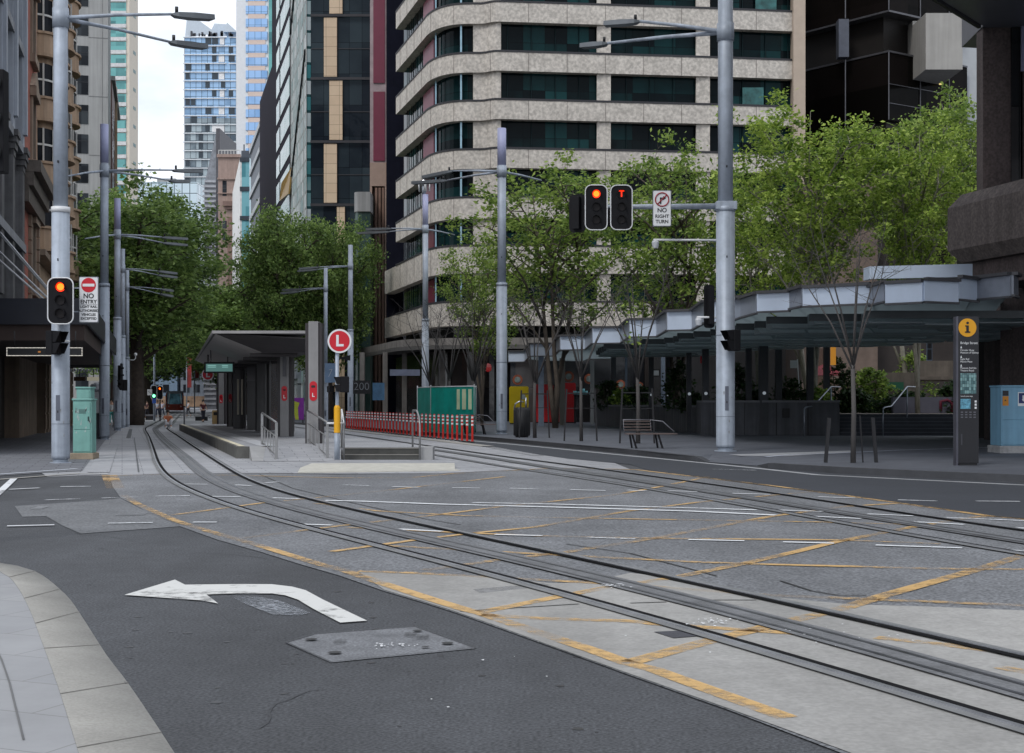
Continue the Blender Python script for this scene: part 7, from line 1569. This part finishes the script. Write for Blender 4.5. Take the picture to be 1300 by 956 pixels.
# lower podium shopfronts on right avenue side between shelter and block
o = bld('shop_row', 'glazed shopfront row seen behind the platform shelter', rx_(216), 216, AR); P_('wall', M('shop grey', (.2, .22, .25), var=.3), o, (0, 62, -.6, .18, 4.2, 9)); P_('glazing', GLASS('shop glass far', (.05, .06, .07), (.3, .33, .35), pw=2.5, ph=3.5, dark=.35, rough=.2, mull=.06), o, (0, 62, -.4, .17, 0, 4.2)); P_('blade_signs', M('sign reds', (.35, .03, .03)), o, *[(6 + k * 9, 6.3 + k * 9, -1.8, -.61, 5, 8.4) for k in range(6)])
# red street banners
for k, (px, Y, y0, y1, lab) in enumerate(((237, 180, 440, 492, 'long red vertical banner right of the far tram'), (247, 200, 450, 480, 'shorter red banner farther right along the avenue'))):
    q = thing('street_banner', lab, 'banner', (XA(px, Y), Y, 0)); z0, z1 = ZA(y1, Y), ZA(y0, Y); m = MB(); m.tube([(0, 0, 0), (0, 0, z1 + .4)], .08, 8); m.build('pole', galv, q); P_('banner', M('banner red', (.26, .03, .03), var=.4), q, (.1, .6, -.02, .02, z0, z1))
# tram
Yt = 215.; xt = XA(222, Yt); t = thing('tram', 'red and black light rail tram coming up the avenue', 'tram', (xt, Yt, 0), R(14))
tr_ = M('tram red', (.20, .03, .015), rough=.35, var=.3); tw_ = M('tram window', (.12, .26, .32), rough=.08, var=.9, scale=1.2, spec=.9)
m = MB(); prof = [(-1.32, .35), (1.32, .35), (1.32, 2.6), (1.15, 3.1), (.8, 3.3), (-.8, 3.3), (-1.15, 3.1), (-1.32, 2.6)]
m.yprism(prof, .6, 30); m.build('body', M('tram dark', (.05, .03, .03), rough=.3), t)
m = MB(); m.prism([(-1.3, .6), (-1.0, .0), (-.5, -.35), (.5, -.35), (1.0, 0), (1.3, .6)], .35, [1.3] * 6); m.build('nose', tr_, t)
m = MB(); f0 = [(-1.28, .55, 1.3), (-.9, -.05, 1.3), (0, -.32, 1.3), (.9, -.05, 1.3), (1.28, .55, 1.3)]; f1 = [(-1.2, .6, 2.9), (-.8, .25, 2.9), (0, .1, 2.9), (.8, .25, 2.9), (1.2, .6, 2.9)]
for k in range(4): m.face([f0[k], f0[k + 1], f1[k + 1], f1[k]])
m.build('windscreen', tw_, t); m = MB(); m.prism([(-1.25, .58), (-.8, .15), (0, 0), (.8, .15), (1.25, .58)], 2.9, 3.3); m.build('roof_fairing', lum_m, t); m = MB(); m.bar((-.95, -.1, 1.35), (-.8, .15, 2.9), .1); m.bar((.95, -.1, 1.35), (.8, .15, 2.9), .1); m.build('white_pillar', whf, t)
for s in (-1, 1): m = MB(); m.box(s * 1.2 - .08, s * 1.2 + .08, .4, .56, 1.1, 3.0); m.build('pillar', tr_, t); m = MB(); m.disc((s * .85, .95), .12, -.1, .1, 10); m.build('headlight', whf, t)
for s in (-1.33, 1.33): m = MB(); m.box(s - .01, s + .01, 1.5, 28, 1.3, 2.5); m.build('side_windows', tw_, t)
# far signals
def far_sig(px, py, Y, asp, lab):
    return signal(px, py, Y, .5, 1.1, lab, asp)
far_sig(203, 498.5, 118, 'red', 'far small red signal above the distant crossing')
q = signal(195.5, 498, 118, .5, 1.1, 'far green signal beside the turn ban plate', 'green'); m = MB(); m.disc((0, -.3), .13, -.03, -.021, 12); m.build('green_lamp', EM('green lamp', (.2, 1, .5), 3), q)
q = thing('signal_post', 'thin grey post carrying the far signals', 'post', (XA(196, 118.3), 118.3, 0)); m = MB(); m.tube([(0, 0, 0), (0, 0, 7.5)], .09, 10); m.build('pole', galv, q)
q = thing('signal_post', 'short post under the far red signal', 'post', (XA(203.2, 118.3), 118.3, 0)); m = MB(); m.tube([(0, 0, 0), (0, 0, 2.9)], .06, 8); m.build('pole', black, q)
q = board('turn_ban_plate', 'white far plate with a turn ban symbol', 190, 498, 117.9, .4, .5); m = MB(); m.bar((-.12, -.01, .1), (.12, -.01, -.1), .06, .02); m.build('symbol', txt, q)
q = board('parking_plate', 'small blue plate below the far signals', 195.7, 509, 117.8, .32, .4, mat=M('plate blue', (.03, .10, .4)))
m = MB(); m.tube([(.0, .03, .2), (0, .03, -.3)], .02, 6); m.build('bracket', black, q)
# black cylinders / signals on left poles
signal(154.5, 477, 77.5, .3, 1.35, 'tall black signal side on at the third sleeved pole', 'off', rz=R(80), border=False); signal(162, 475, 95, .45, 1.1, 'black signal behind on the fourth slim pole', 'off', rz=R(70), border=False)
walk_signal(155.7, 489, 77.4, 'small pedestrian signal low on the third pole')
q = thing('hook_camera', 'white hooked camera arm beside the far poles', 'camera', (XA(163, 89), 89, ZA(457, 89))); m = MB(); m.tube([(0, 0, 0), (.35, 0, 0), (.45, 0, .1), (.45, 0, .25)], .03, 8); m.build('arm', wht, q); m = MB(); m._lat([(.04, .25), (.1, .3), (.1, .4), (.04, .45)], (.45, 0, 0), 10); m.build('head', wht, q)
# ---------------- people
skin = M('skin', (.45, .27, .19), rough=.5, var=.05); hairm = M('hair dark', (.02, .014, .01), rough=.6)
def person(px, Y, label, top, bottom, pose='walk', rz=0., z=0., hair=hairm, s=1., bag=None):
    t = thing('person', label, 'person', (XA(px, Y), Y, z), rz); t.scale = (s, s, s)
    def skinned(name, joints, edges, mat, root=0):
        me = bpy.data.meshes.new(name); me.from_pydata([j[:3] for j in joints], edges, []); o = bpy.data.objects.new(name, me); COL.objects.link(o); o.parent = t
        md = o.modifiers.new('skin', 'SKIN'); md.use_smooth_shade = True
        for k, j in enumerate(joints):
            v = me.skin_vertices[0].data[k]; v.radius = (j[3], j[4] if len(j) > 4 else j[3]); v.use_root = (k == root)
        sb = o.modifiers.new('sub', 'SUBSURF'); sb.levels = 1; sb.render_levels = 1; me.materials.append(mat); return o
    if pose == 'walk':
        J = [(0, 0, .95, .13, .1), (0, 0, 1.15, .12, .09), (0, 0, 1.38, .15, .1), (0, 0, 1.5, .055), (0, -.01, 1.6, .07, .085), (0, -.01, 1.7, .06, .075),
             (-.17, 0, 1.41, .055), (-.23, .05, 1.14, .042), (-.22, -.08, .93, .032), (-.22, -.12, .85, .03), (.17, 0, 1.41, .055), (.23, -.02, 1.14, .042), (.24, -.2, 1.0, .032), (.24, -.26, .95, .03),
             (-.09, 0, .88, .085), (-.1, -.12, .5, .058), (-.1, -.1, .1, .04), (-.1, -.24, .04, .035), (.09, 0, .88, .085), (.1, .1, .5, .058), (.1, .28, .14, .04), (.1, .22, .05, .035)]
        E = [(0, 1), (1, 2), (2, 3), (3, 4), (4, 5), (2, 6), (6, 7), (7, 8), (8, 9), (2, 10), (10, 11), (11, 12), (12, 13), (0, 14), (14, 15), (15, 16), (16, 17), (0, 18), (18, 19), (19, 20), (20, 21)]
        skinned('body', J, E, skin)
        T = [(0, 0, .93, .155, .12), (0, 0, 1.15, .14, .11), (0, 0, 1.38, .175, .12), (-.18, 0, 1.41, .07), (-.22, .03, 1.22, .058), (.18, 0, 1.41, .07), (.22, -.01, 1.22, .058)]
        skinned('shirt', T, [(0, 1), (1, 2), (2, 3), (3, 4), (2, 5), (5, 6)], top)
        B = [(0, 0, .92, .15, .115), (-.09, 0, .86, .1), (-.1, -.12, .5, .075), (-.1, -.1, .16, .06), (.09, 0, .86, .1), (.1, .1, .5, .075), (.1, .27, .2, .06)]
        skinned('trousers', B, [(0, 1), (1, 2), (2, 3), (0, 4), (4, 5), (5, 6)], bottom)
        m = MB(); m._lat([(.04, 1.8), (.085, 1.77), (.1, 1.68), (.09, 1.6)][::-1], (0, .02, 0), 12); m.build('hair', hair, t)
        m = MB()
        for sx in (-.1, .1): m.box(sx - .04, sx + .04, (-.28 if sx < 0 else .14), (-.04 if sx < 0 else .34), 0.0, .07)
        m.build('shoes', black, t)
    else:   # crouching, arms round knees
        J = [(0, .08, .24, .14, .12), (0, .05, .45, .12, .1), (0, -.03, .66, .15, .1), (0, -.06, .76, .055), (0, -.1, .86, .07, .085), (0, -.1, .96, .06, .075), (-.17, -.04, .66, .055), (-.24, -.2, .5, .042), (-.12, -.38, .48, .032), (.17, -.04, .66, .055), (.24, -.2, .5, .042), (.1, -.4, .5, .032),
             (-.12, .0, .24, .09), (-.16, -.38, .48, .062), (-.15, -.2, .1, .045), (-.15, -.34, .04, .035), (.12, .0, .24, .09), (.16, -.38, .48, .062), (.15, -.2, .1, .045), (.15, -.34, .04, .035)]
        E = [(0, 1), (1, 2), (2, 3), (3, 4), (4, 5), (2, 6), (6, 7), (7, 8), (2, 9), (9, 10), (10, 11), (0, 12), (12, 13), (13, 14), (14, 15), (0, 16), (16, 17), (17, 18), (18, 19)]
        skinned('body', J, E, skin)
        skinned('shirt', [(0, .07, .28, .16, .13), (0, .05, .46, .145, .12), (0, -.03, .66, .175, .12), (-.18, -.05, .65, .07), (-.23, -.16, .54, .06), (.18, -.05, .65, .07), (.23, -.16, .54, .06)], [(0, 1), (1, 2), (2, 3), (3, 4), (2, 5), (5, 6)], top)
        skinned('trousers', [(0, .08, .22, .15, .13), (-.13, 0, .24, .11), (-.16, -.38, .48, .085), (-.15, -.2, .14, .065), (.13, 0, .24, .11), (.16, -.38, .48, .085), (.15, -.2, .14, .065)], [(0, 1), (1, 2), (2, 3), (0, 4), (4, 5), (5, 6)], bottom)
        m = MB(); m._lat([(.09, .87), (.1, .94), (.085, 1.03), (.04, 1.06)], (0, -.07, 0), 12); m.build('hair', hair, t)
        m = MB()
        for sx in (-.15, .15): m.box(sx - .045, sx + .045, -.4, -.12, 0, .07)
        m.build('shoes', wht, t)
    m = MB()
    return t
mm = lambda n, c: M(n, c, rough=.8, var=.1, scale=5)
person(213, 86, 'crouching person in an orange top and white trousers on the tram track', mm('orange top', (.42, .13, .06)), mm('white trousers', (.6, .6, .62)), 'crouch', R(20), .01, s=1.05)
person(141.5, 94, 'walking person in a white top and teal skirt between the grey poles', mm('white top', (.5, .52, .52)), mm('teal shorts', (.08, .3, .28)), 'walk', R(10), s=1.02)
for k, (px, Y, tc_, bc_, lab) in enumerate(((200, 150, (.55, .57, .65), (.03, .04, .08), 'person in a white shirt in the distant group left of the tram'), (206, 152, (.5, .5, .6), (.05, .06, .1), 'person in a pale shirt at the right of the distant group'), (187, 140, (.1, .04, .04), (.03, .03, .04), 'person in dark red seated area left of the far post'), (176.5, 132, (.3, .32, .34), (.03, .04, .06), 'person in a grey top beside the thick trunk'), (239, 158, (.45, .45, .47), (.03, .03, .04), 'person in a pale top right of the tram'), (181, 128, (.02, .03, .03), (.03, .03, .04), 'person in black standing right of the trunk'))):
    person(px, Y, lab, mm('cloth %d' % k, tc_), mm('trouser %d' % k, bc_), 'walk', R(rf.uniform(-60, 60)))
person(258, 112, 'person in dark maroon standing at the far platform end', mm('maroon top', (.08, .015, .02)), mm('dark trousers', (.02, .02, .03)), 'walk', R(30))
# planter boxes / bikes at far left: low barriers
q = thing('cafe_awning', 'small orange lit cafe awning beyond the thick trunk', 'awning', (XA(180, 170), 170, 0)); P_('canopy', M('orange cloth', (.45, .12, .03), var=.4), q, (-1, 1.4, 0, 1, 2.6, 3.3)); P_('post', black, q, (-.95, -.85, 0, .1, 0, 2.6), (1.25, 1.35, 0, .1, 0, 2.6)); P_('sign_strip', EM('warm strip', (1, .8, .5), .7), q, (-1, 1, -.1, -.01, 2.2, 2.45))
q = thing('safety_post', 'thin dark post at the far end of the platform', 'post', (XA(234, 82), 82, 0)); m = MB(); m.tube([(0, 0, 0), (0, 0, 1.3)], .045, 8); m.build('post', M('dull steel', (.1, .1, .11)), q); m = MB(); m.tube([(0, 0, 1.3), (0, 0, 1.36)], .06, 8); m.build('cap', black, q)
for k, (x0, x1, Y) in enumerate(((183, 196, 125), (246, 264, 120))):
    q = thing('street_bench', ('low dark street seat by the far signals', 'grey low wall seat beyond the platform end')[k], 'seat', (XA(x0, Y), Y, 0)); P_('seat', conc_g if k else M('dull steel', ()), q, (0, XA(x1, Y) - XA(x0, Y), 0, .5, .35, .5)); P_('base', black, q, (.1, XA(x1, Y) - XA(x0, Y) - .1, .1, .4, 0, .349))
